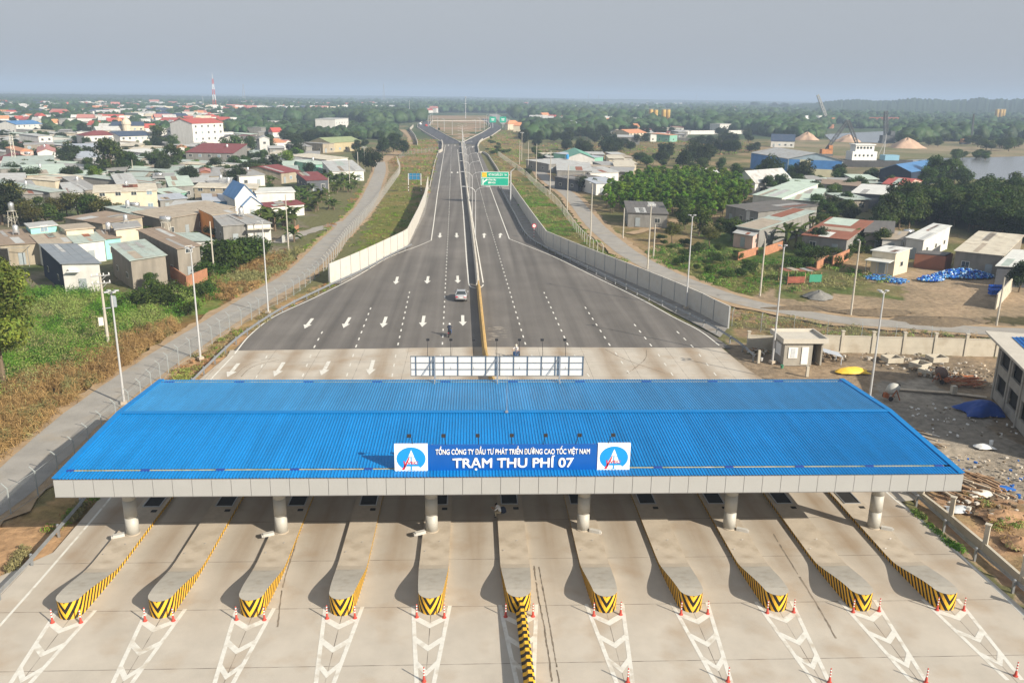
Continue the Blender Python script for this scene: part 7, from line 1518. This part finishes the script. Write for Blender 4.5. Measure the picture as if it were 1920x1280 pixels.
mb = MB(); mb.add([(-1.3,-.9,1.5),(1.0,-1.1,.9),(1.2,.8,.95),(-1.2,.9,1.55),(-1.3,-.9,1.46),(1.0,-1.1,.86),(1.2,.8,.91),(-1.2,.9,1.51)],[(0,1,2,3),(7,6,5,4),(0,4,5,1),(1,5,6,2),(2,6,7,3),(3,7,4,0)]); mb.box((.9,-.9,.4),(.08,.08,1.0)); mb.box((.9,.6,.4),(.08,.08,1.0)); o = mb.build('lean_to', rmat('bgrey')); o.location = G(1557,678); tag(o, 'low tin lean-to on posts right of the guardhouse', 'lean-to')
mb = MB(); mb.box((0,0,.7),(.28,.28,1.6)); o = mb.build('concrete_post', CW); o.location = G(1422,679); tag(o, 'single bare concrete post between guardrail end and guardhouse', 'post')
mb = MB(); mb.box((0,0,.5),(.3,.3,1.2)); o = mb.build('concrete_post', CW); o.location = G(1513,704); tag(o, 'bare concrete post stub behind the canopy rear edge at right', 'post')
# heaps of blue bottles and blue netting
def bottles(px, py, rad, n, lab, sx=2.0, h=1.0):
    ms = [mat('bottle_blue', (.01,.10,.50), .25, .2, 3, spec=.5), mat('bottle_light', (.10,.35,.70), .3, .2, 3), mat('bottle_pale', (.45,.60,.75), .3, .1, 3)]; mb = MB()
    for i in range(n):
        a = random.uniform(0, 6.28); q = random.random()**.5; z = h*(1-q*q)*random.random(); d = Vector((random.gauss(0,1), random.gauss(0,1), random.gauss(0,.5))).normalized()*.17; c = Vector((rad*q*math.cos(a)*sx, rad*q*math.sin(a), z+.13)); mb.cyl(c-d, c+d, .14, .12, 7, random.choice((0,0,0,1,1,2)))
    o = mb.build('water_bottles', ms); o.location = G(px, py); return tag(o, lab, 'bottle heap', None, 'stuff')
bottles(1805,518,2.2,900,'big heap of blue water bottles on the bare lot before the workshops',2.6,1.3); bottles(1745,525,1.3,260,'smaller left end of the blue bottle heap by the brick enclosure',1.8,.8)
for i, (px, py) in enumerate([(1858,553),(1870,553),(1858,546),(1870,546)]):
    mb = MB(); [mb.lathe([(.15,0),(.15,.34),(.05,.42),(.05,.48)],8,(x*.33,y*.33,.05+z*.5)) for x in range(4) for y in range(3) for z in range(2)]; o = mb.build('bottle_stack', mat('bottle_blue', (.01,.10,.50))); o.location = G(px, py); tag(o, 'square stack of upright blue water bottles before the grey wall end', 'bottle stack', 'bottle stacks by the grey wall')
bits('netting', 1650, 521, 2.6, 90, .45, [BL, mat('bottle_light', (.10,.35,.70))], 'blue netting spread on the ground before the small cream house', 'netting', .1)
bits('netting', 1680, 526, 2.2, 60, .4, [BL, mat('bottle_light', (.10,.35,.70))], 'light blue scraps on the grass edge by the bare lot', 'netting', .1)
A, B, C = G(1866,578), G(1895,545), None; mb = MB(); d = B-A; mb.beam((0,0,1.0),(d.x,d.y,1.0),.18,2.4); o = mb.build('block_wall', CW); o.location = A; tag(o, 'grey block wall running away at the right edge of the bare lot', 'wall')
# shabby pen right of the verge, brick garden walls
r = E('animal_pen', 'shabby pen with sagging tin roof, red cloth and green panel on the grass', 'pen', G(1500,528), .1); mb = MB()
for x, y in ((-3,-1.5),(0,-1.6),(3,-1.4),(-3,2),(0,2),(3,2)): mb.box((x,y,.9),(.12,.12,2.0))
mb.build('post', WD, r)
for i in range(5): mb = MB(); mb.box((-2.4+i*1.25,.9,1.95+.12*math.sin(i*2)),(1.2,2.6,.05),.05*i); mb.build('tin_sheet', rmat(['rust','tan','rust','grey','rust'][i]), r)
mb = MB(); mb.box((1.9,-1.62,.9),(2.2,.06,1.3)); mb.build('green_panel', mat('green_panel', (.05,.28,.18), .6), r); mb = MB(); mb.box((-1.6,-1.62,.7),(3.0,.06,1.1)); mb.build('red_cloth', mat('red_cloth', (.28,.09,.06), .8, .3, 2), r)
BR = wmat('brick'); ORB = mat('orange_render', (.40,.19,.11), .9, .2, 1, .2)
def gwall(a, b, h, m, lab, name='garden_wall'):
    A, B = G(*a), G(*b); d = B-A; mb = MB(); mb.beam((0,0,h/2-.1),(d.x,d.y,h/2-.1),.2,h+.2); o = mb.build(name, m); o.location = A; tag(o, lab, 'wall')
gwall((1383,486),(1420,475),1.3,ORB,'low orange wall stub in the grass left of the pen'); gwall((1432,478),(1466,466),1.6,ORB,'orange brick wall behind the pen on the left'); gwall((1560,500),(1590,486),2.0,ORB,'orange brick wall before the striped roof house'); gwall((1530,505),(1552,492),1.4,ORB,'crumbling yellow orange wall right of the pen')
gwall((318,516),(352,540),1.9,ORB,'red brick yard wall at the corner of the stained house'); gwall((352,540),(389,524),1.9,ORB,'red brick yard wall facing the dry grass'); gwall((530,455),(548,440),1.4,mat('tin_gate',(.52,.53,.50),.5,.1,2),'pale corrugated gate beside the white cottage','gate'); gwall((548,440),(560,432),1.3,ORB,'red piece of wall right of the corrugated gate')
gwall((1280,252),(1400,251),3,wmat('white'),'long white boundary wall beyond the dry field on the right'); gwall((1270,264),(1385,268),2.2,wmat('grey'),'long grey wall below the white boundary wall'); gwall((560,238),(628,238),3,wmat('conc'),'long grey boundary wall in the fields left of the interchange'); gwall((455,236),(560,238),2.5,wmat('conc'),'left stretch of the grey boundary wall in the fields')
# shade net frame beside the row shops
r = E('net_frame', 'steel frame hung with dark netting before the row shops at left', 'frame', G(20,500), .2); mb = MB()
for x, y in ((-3,0),(0,0),(3,0),(-3,4),(3,4)): mb.box((x,y,1.6),(.08,.08,3.4))
for a, b in (((-3,0),(3,0)),((-3,4),(3,4)),((-3,0),(-3,4)),((3,0),(3,4))): mb.beam((a[0],a[1],3.3),(b[0],b[1],3.3),.06)
mb.build('steel_frame', GREYM, r); mb = MB(); mb.box((-1.6,.05,1.6),(3.0,.03,3.2)); mb.build('netting', DARK, r)
gwall((160,488),(181,490),2.0,mat('green_gate',(.10,.38,.30),.5,.2,4),'green metal gate under the pale green row shop roof','gate')
# ================================================================ ROAD SIGNS
GS = mat('sign_green', (.01,.36,.24), .45, .05, 2, spec=.4)
b = G(957,383); r = E('direction_sign', 'large green direction sign with yellow exit tab cantilevered over the right carriageway', 'road sign', b)
H_ = 9.4; tp = at_px(902,322,b.y)-b; bt = at_px(953.5,348.5,b.y)-b; cx, cz, ww, hh = (tp.x+bt.x)/2, (tp.z+bt.z)/2, abs(bt.x-tp.x), abs(tp.z-bt.z)
mb = MB(); mb.cyl((0,0,0),(0,0,tp.z+.1),.2,.16,10); mb.cyl((0,0,tp.z+.1),(1.0,0,tp.z+.9),.13,.1,8); mb.build('pole', POLEM, r)
mb = MB(); [mb.beam((.1,0,z),(cx-ww*.3,.15,z),.14) for z in (tp.z-.8, bt.z+1.0)]; mb.build('arm', POLEM, r)
mb = MB(); mb.box((cx,0,cz),(ww,.08,hh)); mb.build('border', WHITEM, r); z1 = tp.z-hh*.43
mb = MB(); mb.box((cx,-.05,(tp.z+z1)/2-.02),(ww-.22,.06,(tp.z-z1)-.2)); mb.box((cx,-.05,(z1+bt.z)/2+.02),(ww-.22,.06,(z1-bt.z)-.2)); mb.build('green_panel', GS, r)
x0_ = cx-ww/2; mb = MB(); mb.box((x0_+ww*.12,-.09,(tp.z+z1)/2),(ww*.17,.04,(tp.z-z1)*.74)); tb = mb.build('exit_tab', mat('sign_yellow', (.85,.55,.03), .45), r)
OR2 = mat('tab_letters', (.62,.25,.02), .5); text_mesh('LỐI RA', .42, OR2, 'lettering', tb, (x0_+ww*.12,-.12,(tp.z+z1)/2+.28), (R(90),0,0), .01, .004); text_mesh('EXIT', .42, OR2, 'lettering', tb, (x0_+ww*.12,-.12,(tp.z+z1)/2-.28), (R(90),0,0), .01, .004)
text_mesh('KCT GIAO QUỐC LỘ 51   1 km', .75, LET, 'lettering', r, (x0_+ww*.60,-.1,(tp.z+z1)/2), (R(90),0,0), .02, .004, ww*.66)
text_mesh('VŨNG TÀU', .62, LET, 'lettering', r, (x0_+ww*.40,-.1,z1-hh*.16), (R(90),0,0), .02, .004, ww*.28); text_mesh('BIÊN HÒA', .62, LET, 'lettering', r, (x0_+ww*.39,-.1,z1-hh*.36), (R(90),0,0), .02, .004, ww*.27)
mb = MB(); y = -.1; zb, zt = bt.z+.25, z1-.3; xa = x0_+.55; mb.poly([(xa-.13,y,zb),(xa+.13,y,zb),(xa+.13,y,zt),(xa-.13,y,zt)]); mb.poly([(xa+.1,y-.01,zb+.9),(xa+.1,y-.01,zb+.5),(xa+1.35,y-.01,zt-.25),(xa+1.1,y-.01,zt)]); mb.build('fork_arrow', LET, r)
for px, py, bx, lb in [(924,225,(932,240),'small distant green direction sign before the interchange, left of two'),(943,225,(950,240),'small distant green direction sign before the interchange, right of two')]:
    b = G(*bx); r = E('direction_sign', lb, 'road sign', b); a0 = at_px(px-6,219,b.y)-b; a1 = at_px(px+6,230,b.y)-b; c = (a0+a1)/2; mb = MB(); mb.box((c.x,0,c.z),(abs(a1.x-a0.x),.3,abs(a0.z-a1.z))); mb.build('panel', GS, r)
    mb = MB(); mb.cyl((c.x,.4,0),(c.x,.4,a0.z),.25,.2,8); mb.build('pole', POLEM, r); mb = MB(); mb.box((c.x,-.2,c.z+.6),(abs(a1.x-a0.x)*.5,.05,.7)); mb.box((c.x,-.2,c.z-.6),(abs(a1.x-a0.x)*.4,.05,.6)); mb.build('lettering', LET, r)
b = G(777,361); r = E('direction_sign', 'blue backed road sign on two striped posts in the grass left of the noise wall', 'road sign', b); p0 = at_px(765,325,b.y)-b; p1 = at_px(790,337,b.y)-b
mb = MB(); mb.box(((p0.x+p1.x)/2,0,(p0.z+p1.z)/2),(p1.x-p0.x,.1,p0.z-p1.z)); mb.build('panel', mat('sign_back_blue', (.03,.19,.36), .5), r)
mb = MB(); mb.box(((p0.x+p1.x)/2,-.1,p0.z-.8),(p1.x-p0.x,.06,.1)); [mb.box((p0.x+(p1.x-p0.x)*t,-.1,(p0.z+p1.z)/2),(.1,.06,p0.z-p1.z)) for t in (.1,.35,.65,.9)]; mb.build('stiffener', GREYM, r)
for x in (p0.x+.1, p1.x-.1): mb = MB(); mb.box((x,-.15,p0.z/2),(.16,.12,p0.z)); q = mb.build('post', WHITEM, r); mb = MB(); [mb.box((x,-.15,.3+k*.9),(.18,.14,.42)) for k in range(3)]; mb.build('post_stripe', BLACKM, q)
b = G(1001,447); r = E('round_sign', 'round red bordered traffic sign on a striped post before the right noise wall', 'traffic sign', b); mb = MB()
for i in range(8): mb.cyl((0,0,i*.32),(0,0,i*.32+.32),.05,.05,8,i % 2)
mb.build('post', [WHITEM, RED], r)
def disc_(rr, y, m, nm, p): mb = MB(); mb.cyl((0,y,2.75),(0,y-.02,2.75),rr,rr,24); return mb.build(nm, m, p)
q = disc_(.5,-.06,RED,'sign_disc',r); disc_(.34,-.085,WHITEM,'sign_centre',q); mb = MB(); mb.beam((-.1,-.12,2.66),(.1,-.12,2.84),.06,.02); mb.box((0,-.115,2.75),(.22,.01,.1)); mb.build('symbol', BLACKM, q)
# ================================================================ CAR
def sedan(px, py, rz, lab):
    r = E('car', lab, 'car', G(px, py), rz); CB = mat('silver_paint', (.56,.57,.58), .28, .02, 1, metal=.5, spec=.6); L, Wd = 4.5, 1.76
    # body as cross sections along its length: (y, half width low, half width belt, z low, z belt)
    sec = [(-2.25,.62,.66,.42,.78),(-2.18,.80,.78,.28,.96),(-1.9,.86,.82,.22,1.0),(-1.3,.88,.84,.20,1.0),(-.6,.88,.85,.20,.97),(.4,.88,.85,.20,.95),(1.0,.88,.84,.20,.93),(1.6,.86,.80,.22,.86),(2.1,.80,.72,.26,.74),(2.25,.60,.58,.36,.62)]
    mb = MB(); vs = []
    for y, a, c, z0, z1 in sec: vs += [(-a*.9,y,z0),(-a,y,z0+.15),(-a,y,(z0+z1)/2+.05),(-c,y,z1),(-c*.6,y,z1+.035),(c*.6,y,z1+.035),(c,y,z1),(a,y,(z0+z1)/2+.05),(a,y,z0+.15),(a*.9,y,z0)]
    n = 10; mb.add(vs, [(i*n+j,i*n+(j+1)%n,(i+1)*n+(j+1)%n,(i+1)*n+j) for i in range(len(sec)-1) for j in range(n)]+[tuple(range(n-1,-1,-1)),tuple(range((len(sec)-1)*n,len(sec)*n))]); o = mb.build('body', CB, r, True)
    bm_ = o.data; import bmesh; bm = bmesh.new(); bm.from_mesh(bm_); bmesh.ops.recalc_face_normals(bm, faces=bm.faces); bm.to_mesh(bm_); bm.free()
    cab = [(-1.55,.80,.98),(-.95,.62,1.42),(.15,.60,1.45),(.95,.78,.97)]; vs = []
    for y, w_, z in cab: vs += [(-w_,y,z),(w_,y,z)]
    mb = MB(); mb.add([(-.80,-1.62,.99),(.80,-1.62,.99),(.62,-1.0,1.40),(-.62,-1.0,1.40)],[(0,1,2,3)]); mb.add([(-.78,1.02,.97),(.78,1.02,.97),(.60,.25,1.42),(-.60,.25,1.42)],[(3,2,1,0)])
    for s in (-1,1): mb.add([(s*.83,-1.45,.99),(s*.83,.90,.96),(s*.63,.15,1.41),(s*.64,-.95,1.40)],[(0,1,2,3)])
    mb.build('window', GLASS, r)
    mb = MB(); mb.add([(-.62,-1.0,1.40),(.62,-1.0,1.40),(.64,-.4,1.46),(.60,.25,1.42),(-.60,.25,1.42),(-.64,-.4,1.46),(0,-.4,1.50)],[(0,1,6),(1,2,6),(2,3,6),(3,4,6),(4,5,6),(5,0,6)]); [mb.beam((s*.81,-1.62,.98),(s*.63,-1.0,1.41),.09) for s in (-1,1)]; [mb.beam((s*.80,1.02,.96),(s*.61,.25,1.42),.07) for s in (-1,1)]; mb.build('roof', CB, r)
    for x in (-.80,.80):
        for y in (-1.35,1.35):
            mb = MB(); mb.cyl((x-.1,y,.32),(x+.1,y,.32),.32,.32,18); t = mb.build('wheel', BLACKM, r); mb = MB(); mb.cyl((x-.11,y,.32),(x+.11,y,.32),.19,.19,12); mb.build('rim', GREYM, t)
    for s in (-1,1):
        mb = MB(); mb.box((s*.62,-2.22,.80),(.36,.10,.16)); mb.build('tail_light', RED, r); mb = MB(); mb.box((s*.98,.62,1.02),(.22,.12,.15)); mb.build('wing_mirror', CB, r); mb = MB(); mb.box((s*.58,2.16,.62),(.34,.16,.14)); mb.build('headlight', WHITEM, r)
    mb = MB(); mb.box((0,-2.27,.70),(.5,.03,.14)); mb.build('number_plate', WHITEM, r); mb = MB(); mb.box((0,-2.24,.36),(1.35,.08,.16)); mb.build('bumper_strip', BLACKM, r)
    return r
sedan(865,560,R(-1.0),'silver sedan driving away on the asphalt beside the yellow barrier')
def dist_car(px, py, lab, c): 
    r = E('car', lab, 'car', G(px, py), random.uniform(0,1)); m = mat('car_'+c, dict(white=(.7,.7,.7), red=(.45,.05,.04), orange=(.6,.22,.05))[c], .4); mb = MB(); mb.prism([(-1,-2.4),(1,-2.4),(1,2.4),(-1,2.4)],.3,1.1); mb.build('body', m, r); mb = MB(); mb.add([(-.95,-1.6,1.1),(.95,-1.6,1.1),(.95,1.2,1.1),(-.95,1.2,1.1),(-.75,-1.0,1.9),(.75,-1.0,1.9),(.75,.6,1.9),(-.75,.6,1.9)],[(0,1,5,4),(1,2,6,5),(2,3,7,6),(3,0,4,7),(4,5,6,7)]); mb.build('cabin', m, r)
    for x in (-.9,.9):
        for y in (-1.5,1.5): mb = MB(); mb.cyl((x-.1,y,.35),(x+.1,y,.35),.35,.35,10); mb.build('wheel', BLACKM, r)
dist_car(787,234,'tiny white car on the left ramp near its top','white'); dist_car(799,237,'tiny red car on the left ramp behind the white one','red'); dist_car(965,243,'tiny orange truck on the dirt road right of the green signs','orange')
# ================================================================ PEOPLE
SKIN = mat('skin', (.36,.20,.13), .6, .05, 8); HAIR = mat('hair_black', (.015,.012,.012), .6, .1, 8); SHW = mat('shirt_white', (.72,.73,.76), .85, .05, 5); KHA = mat('trousers_khaki', (.50,.42,.28), .9, .08, 5); NAVYC = mat('cloth_navy', (.03,.04,.07), .9, .1, 5); JEAN = mat('cloth_jeans', (.06,.10,.20), .9, .1, 5)
def figure(name, label, loc, rz, J, bones, mats, extras=None):
    """J: joint name -> (position, radius); bones: (a, b, material index) ; one continuous skinned body"""
    names = list(J); vs = [J[k][0] for k in names]; es = [(names.index(a), names.index(b)) for a, b, _ in bones]
    me = bpy.data.meshes.new('body'); me.from_pydata(vs, es, []); r = E(name, label, 'person', loc, rz); o = bpy.data.objects.new('body', me); COL.objects.link(o)
    o.modifiers.new('skin', 'SKIN'); me.skin_vertices[0] if me.skin_vertices else None
    sv = me.skin_vertices[0].data
    for i, k in enumerate(names): sv[i].radius = (J[k][1], J[k][1]); sv[i].use_root = (k == 'pelvis')
    s = o.modifiers.new('sub', 'SUBSURF'); s.levels = 1; s.render_levels = 1
    bpy.context.view_layer.update(); m2 = bpy.data.meshes.new_from_object(o.evaluated_get(bpy.context.evaluated_depsgraph_get())); bpy.data.objects.remove(o); m2.name = 'body'
    m2.materials.clear(); [m2.materials.append(m) for m in mats]
    for p in m2.polygons:
        c = p.center; best = 9; bi = 0
        for a, b, mi in bones:
            A, B = Vector(J[a][0]), Vector(J[b][0]); d = B-A; t = max(0, min(1, (c-A).dot(d)/max(d.length_squared, 1e-6))); q = (c-(A+d*t)).length/(J[a][1]+J[b][1]+.02)
            if q < best: best = q; bi = mi
        p.material_index = bi; p.use_smooth = True
    link('body', m2, r); return r
def hand(J, bones, wrist, d, side, rr=.012):
    d = Vector(d).normalized(); s = Vector(side).normalized(); W_ = Vector(J[wrist][0]); pk = wrist+'_palm'; J[pk] = (tuple(W_+d*.07), .032); bones.append((wrist, pk, 0)); nn = d.cross(s)
    for i, (off, ln) in enumerate(((-.03,.065),(-.01,.078),(.01,.074),(.03,.058))):
        a = W_+d*.10+s*off; b_ = a+(d+nn*.3).normalized()*ln*.55; c = b_+(d+nn*.9).normalized()*ln*.45; J[f'{wrist}f{i}a'] = (tuple(b_), rr); J[f'{wrist}f{i}b'] = (tuple(c), rr*.85); bones += [(pk, f'{wrist}f{i}a', 0), (f'{wrist}f{i}a', f'{wrist}f{i}b', 0)]
    t = W_+d*.05+s*.055; J[wrist+'t'] = (tuple(t), rr*1.1); J[wrist+'t2'] = (tuple(t+d*.035+s*.01), rr); bones += [(wrist, wrist+'t', 0), (wrist+'t', wrist+'t2', 0)]
def head_bits(r, p, f, hair=HAIR, helmet=None):
    """p head centre, f facing direction; hair cap, nose, ears, eyes and mouth"""
    p = Vector(p); f = Vector(f).normalized(); s = f.cross(Vector((0,0,1))).normalized(); mb = MB(); n = 12
    vs = []; fs = []
    for i in range(6):
        th = i/5*1.75
        for j in range(n):
            a = 2*math.pi*j/n; d = Vector((0,0,1))*math.cos(th)+(f*math.cos(a)+s*math.sin(a))*math.sin(th)*(1 if not (abs(a-0) < .9 or abs(a-6.28) < .9) or th < .9 else .8); vs.append(p-f*.012+d*(.118 if not helmet else .145))
    fs = [(i*n+j,i*n+(j+1)%n,(i+1)*n+(j+1)%n,(i+1)*n+j) for i in range(5) for j in range(n)]; mb.add(vs, fs); mb.build('helmet' if helmet else 'hair', helmet or hair, r, True)
    mb = MB(); mb.add([p+f*.10+s*.015-Vector((0,0,.03)), p+f*.10-s*.015-Vector((0,0,.03)), p+f*.13-Vector((0,0,.025)), p+f*.10+Vector((0,0,.015))],[(0,2,3),(2,1,3),(0,1,2)]); [mb.box(p+s*k*.11,(.02,.03,.05)) for k in (-1,1)]; mb.build('face_features', SKIN, r)
    mb = MB(); [mb.box(p+f*.102+s*k*.035+Vector((0,0,.012)),(.02,.02,.012)) for k in (-1,1)]; mb.box(p+f*.10-Vector((0,0,.06)),(.03,.03,.008)); mb.build('eyes_and_mouth', HAIR, r)
# crouching person seated on the middle island edge, facing left and looking down
J = dict(pelvis=((.20,0,.12),.15), spine=((.13,0,.34),.15), chest=((.02,0,.52),.155), neck=((-.10,0,.64),.06), skull=((-.19,0,.70),.10), shl=((-.03,-.19,.53),.07), ell=((-.25,-.22,.35),.045), wrl=((-.40,-.10,.42),.032), shr=((-.03,.19,.53),.07), elr=((-.25,.20,.34),.045), wrr=((-.42,.06,.42),.032), hpl=((.15,-.10,.10),.10), knl=((-.22,-.20,.18),.075), ankl=((-.12,-.20,-.20),.05), toel=((-.30,-.22,-.24),.04), hpr=((.15,.10,.10),.10), knr=((-.24,.16,.18),.075), ankr=((-.14,.16,-.20),.05), toer=((-.32,.18,-.24),.04))
B_ = [('pelvis','spine',1),('spine','chest',1),('chest','neck',1),('neck','skull',0),('chest','shl',1),('shl','ell',1),('ell','wrl',0),('chest','shr',1),('shr','elr',1),('elr','wrr',0),('pelvis','hpl',2),('hpl','knl',2),('knl','ankl',2),('ankl','toel',3),('pelvis','hpr',2),('hpr','knr',2),('knr','ankr',2),('ankr','toer',3)]
hand(J, B_, 'wrl', (-.6,.5,.2), (0,0,1)); hand(J, B_, 'wrr', (-.6,-.4,.2), (0,0,1))
pz = G(921,962,.3); islx = -.90
r = figure('person', 'person in white shirt sitting hunched on the edge of the middle island', (islx, pz.y, .30), -.1, J, B_, [SKIN, SHW, KHA, BLACKM]); head_bits(r, (-.19,0,.71), (-1,0,-.5))
mb = MB(); mb.lathe([(.12,0),(.20,.06),(.21,.36),(.14,.46),(.04,.48)],12,(0,0,0)); bp_ = mb.build('backpack', NAVYC, None, True); bp_.location = (islx+.42, pz.y+.06, .33); bp_.rotation_euler = (0,-.25,0); tag(bp_, 'dark backpack behind the person sitting on the middle island', 'backpack')
def rider(px, py, rz, lab, shirt, helmet, bikem, blab):
    b = G(px, py); k = E('motorbike', blab, 'motorbike', b, rz)
    for y in (-.62,.62):
        mb = MB(); n = 20; vs = []; [vs.append((xx, y+rr*math.cos(2*math.pi*i/n), .29+rr*math.sin(2*math.pi*i/n))) for xx, rr in ((-.04,.29),(.04,.29),(.04,.22),(-.04,.22)) for i in range(n)]
        mb.add(vs, [(k_*n+i, k_*n+(i+1)%n, ((k_+1)%4)*n+(i+1)%n, ((k_+1)%4)*n+i) for k_ in range(4) for i in range(n)]); [mb.beam((0,y,.29),(0,y+.24*math.cos(a),.29+.24*math.sin(a)),.02) for a in (0,1.05,2.1,3.14,4.2,5.2)]; mb.build('wheel', BLACKM, k)
    mb = MB(); mb.beam((0,-.62,.29),(0,-.1,.45),.12,.18); mb.beam((0,-.1,.42),(0,.3,.48),.16,.2); mb.beam((0,.62,.29),(0,.45,.95),.07); mb.box((0,.42,.72),(.30,.10,.42)); mb.beam((0,-.5,.58),(0,-.9,.62),.16,.12); mb.build('frame_and_fairing', bikem, k)
    mb = MB(); mb.box((0,-.25,.74),(.26,.72,.10)); mb.build('seat', BLACKM, k); mb = MB(); mb.tube([(-.33,.33,1.0),(-.1,.45,1.0),(.1,.45,1.0),(.33,.33,1.0)],.018,6); mb.build('handlebar', GREYM, k); mb = MB(); mb.box((0,-.93,.66),(.14,.04,.07)); mb.build('tail_light', RED, k)
    J = dict(pelvis=((0,-.25,.92),.14), spine=((0,-.22,1.12),.14), chest=((0,-.14,1.33),.15), neck=((0,-.08,1.48),.06), skull=((0,-.05,1.60),.10), shl=((-.19,-.12,1.37),.065), ell=((-.30,.08,1.18),.045), wrl=((-.30,.27,1.05),.032), shr=((.19,-.12,1.37),.065), elr=((.30,.08,1.18),.045), wrr=((.30,.27,1.05),.032), hpl=((-.10,-.2,.88),.09), knl=((-.20,.22,.80),.07), ankl=((-.20,.08,.40),.05), toel=((-.21,.25,.34),.04), hpr=((.10,-.2,.88),.09), knr=((.20,.22,.80),.07), ankr=((.20,.08,.40),.05), toer=((.21,.25,.34),.04))
    B2 = [x for x in B_[:18]]; hand(J, B2, 'wrl', (.1,.7,-.3), (1,0,0)); hand(J, B2, 'wrr', (-.1,.7,-.3), (-1,0,0))
    r = figure('person', lab, b, rz, J, B2, [SKIN, shirt, JEAN, BLACKM]); head_bits(r, (0,-.05,1.61), (0,1,0), helmet=helmet)
rider(843,630,R(-8),'motorbike rider in dark jacket with white helmet riding away on the asphalt',NAVYC,WHITEM,BLACKM,'dark motorbike riding away on the asphalt near the lane dashes')
rider(967,672,R(150),'rider in pale jacket with cream helmet right of the yellow barrier end',SHW,mat('helmet_cream',(.75,.68,.55),.4),mat('bike_blue',(.03,.08,.2),.4),'dark blue motorbike on the concrete behind the rear billboard')
# ================================================================ HAZE
HZ = bpy.data.materials.new('haze'); HZ.use_nodes = True; n = HZ.node_tree.nodes; n.remove(n['Principled BSDF']); pv = n.new('ShaderNodeVolumePrincipled'); pv.inputs['Color'].default_value = (.55,.71,.95,1); pv.inputs['Density'].default_value = HAZE; pv.inputs['Anisotropy'].default_value = 0.0
HZ.node_tree.links.new(pv.outputs[0], n['Material Output'].inputs['Volume'])
mb = MB(); mb.box((0,4000,39),(20000,18500,82)); tag(mb.build('haze', HZ), 'thin pale haze over the whole plain', 'haze', None, 'stuff')
print('objects', len(S.objects), 'polys', sum(len(m.polygons) for m in bpy.data.meshes))
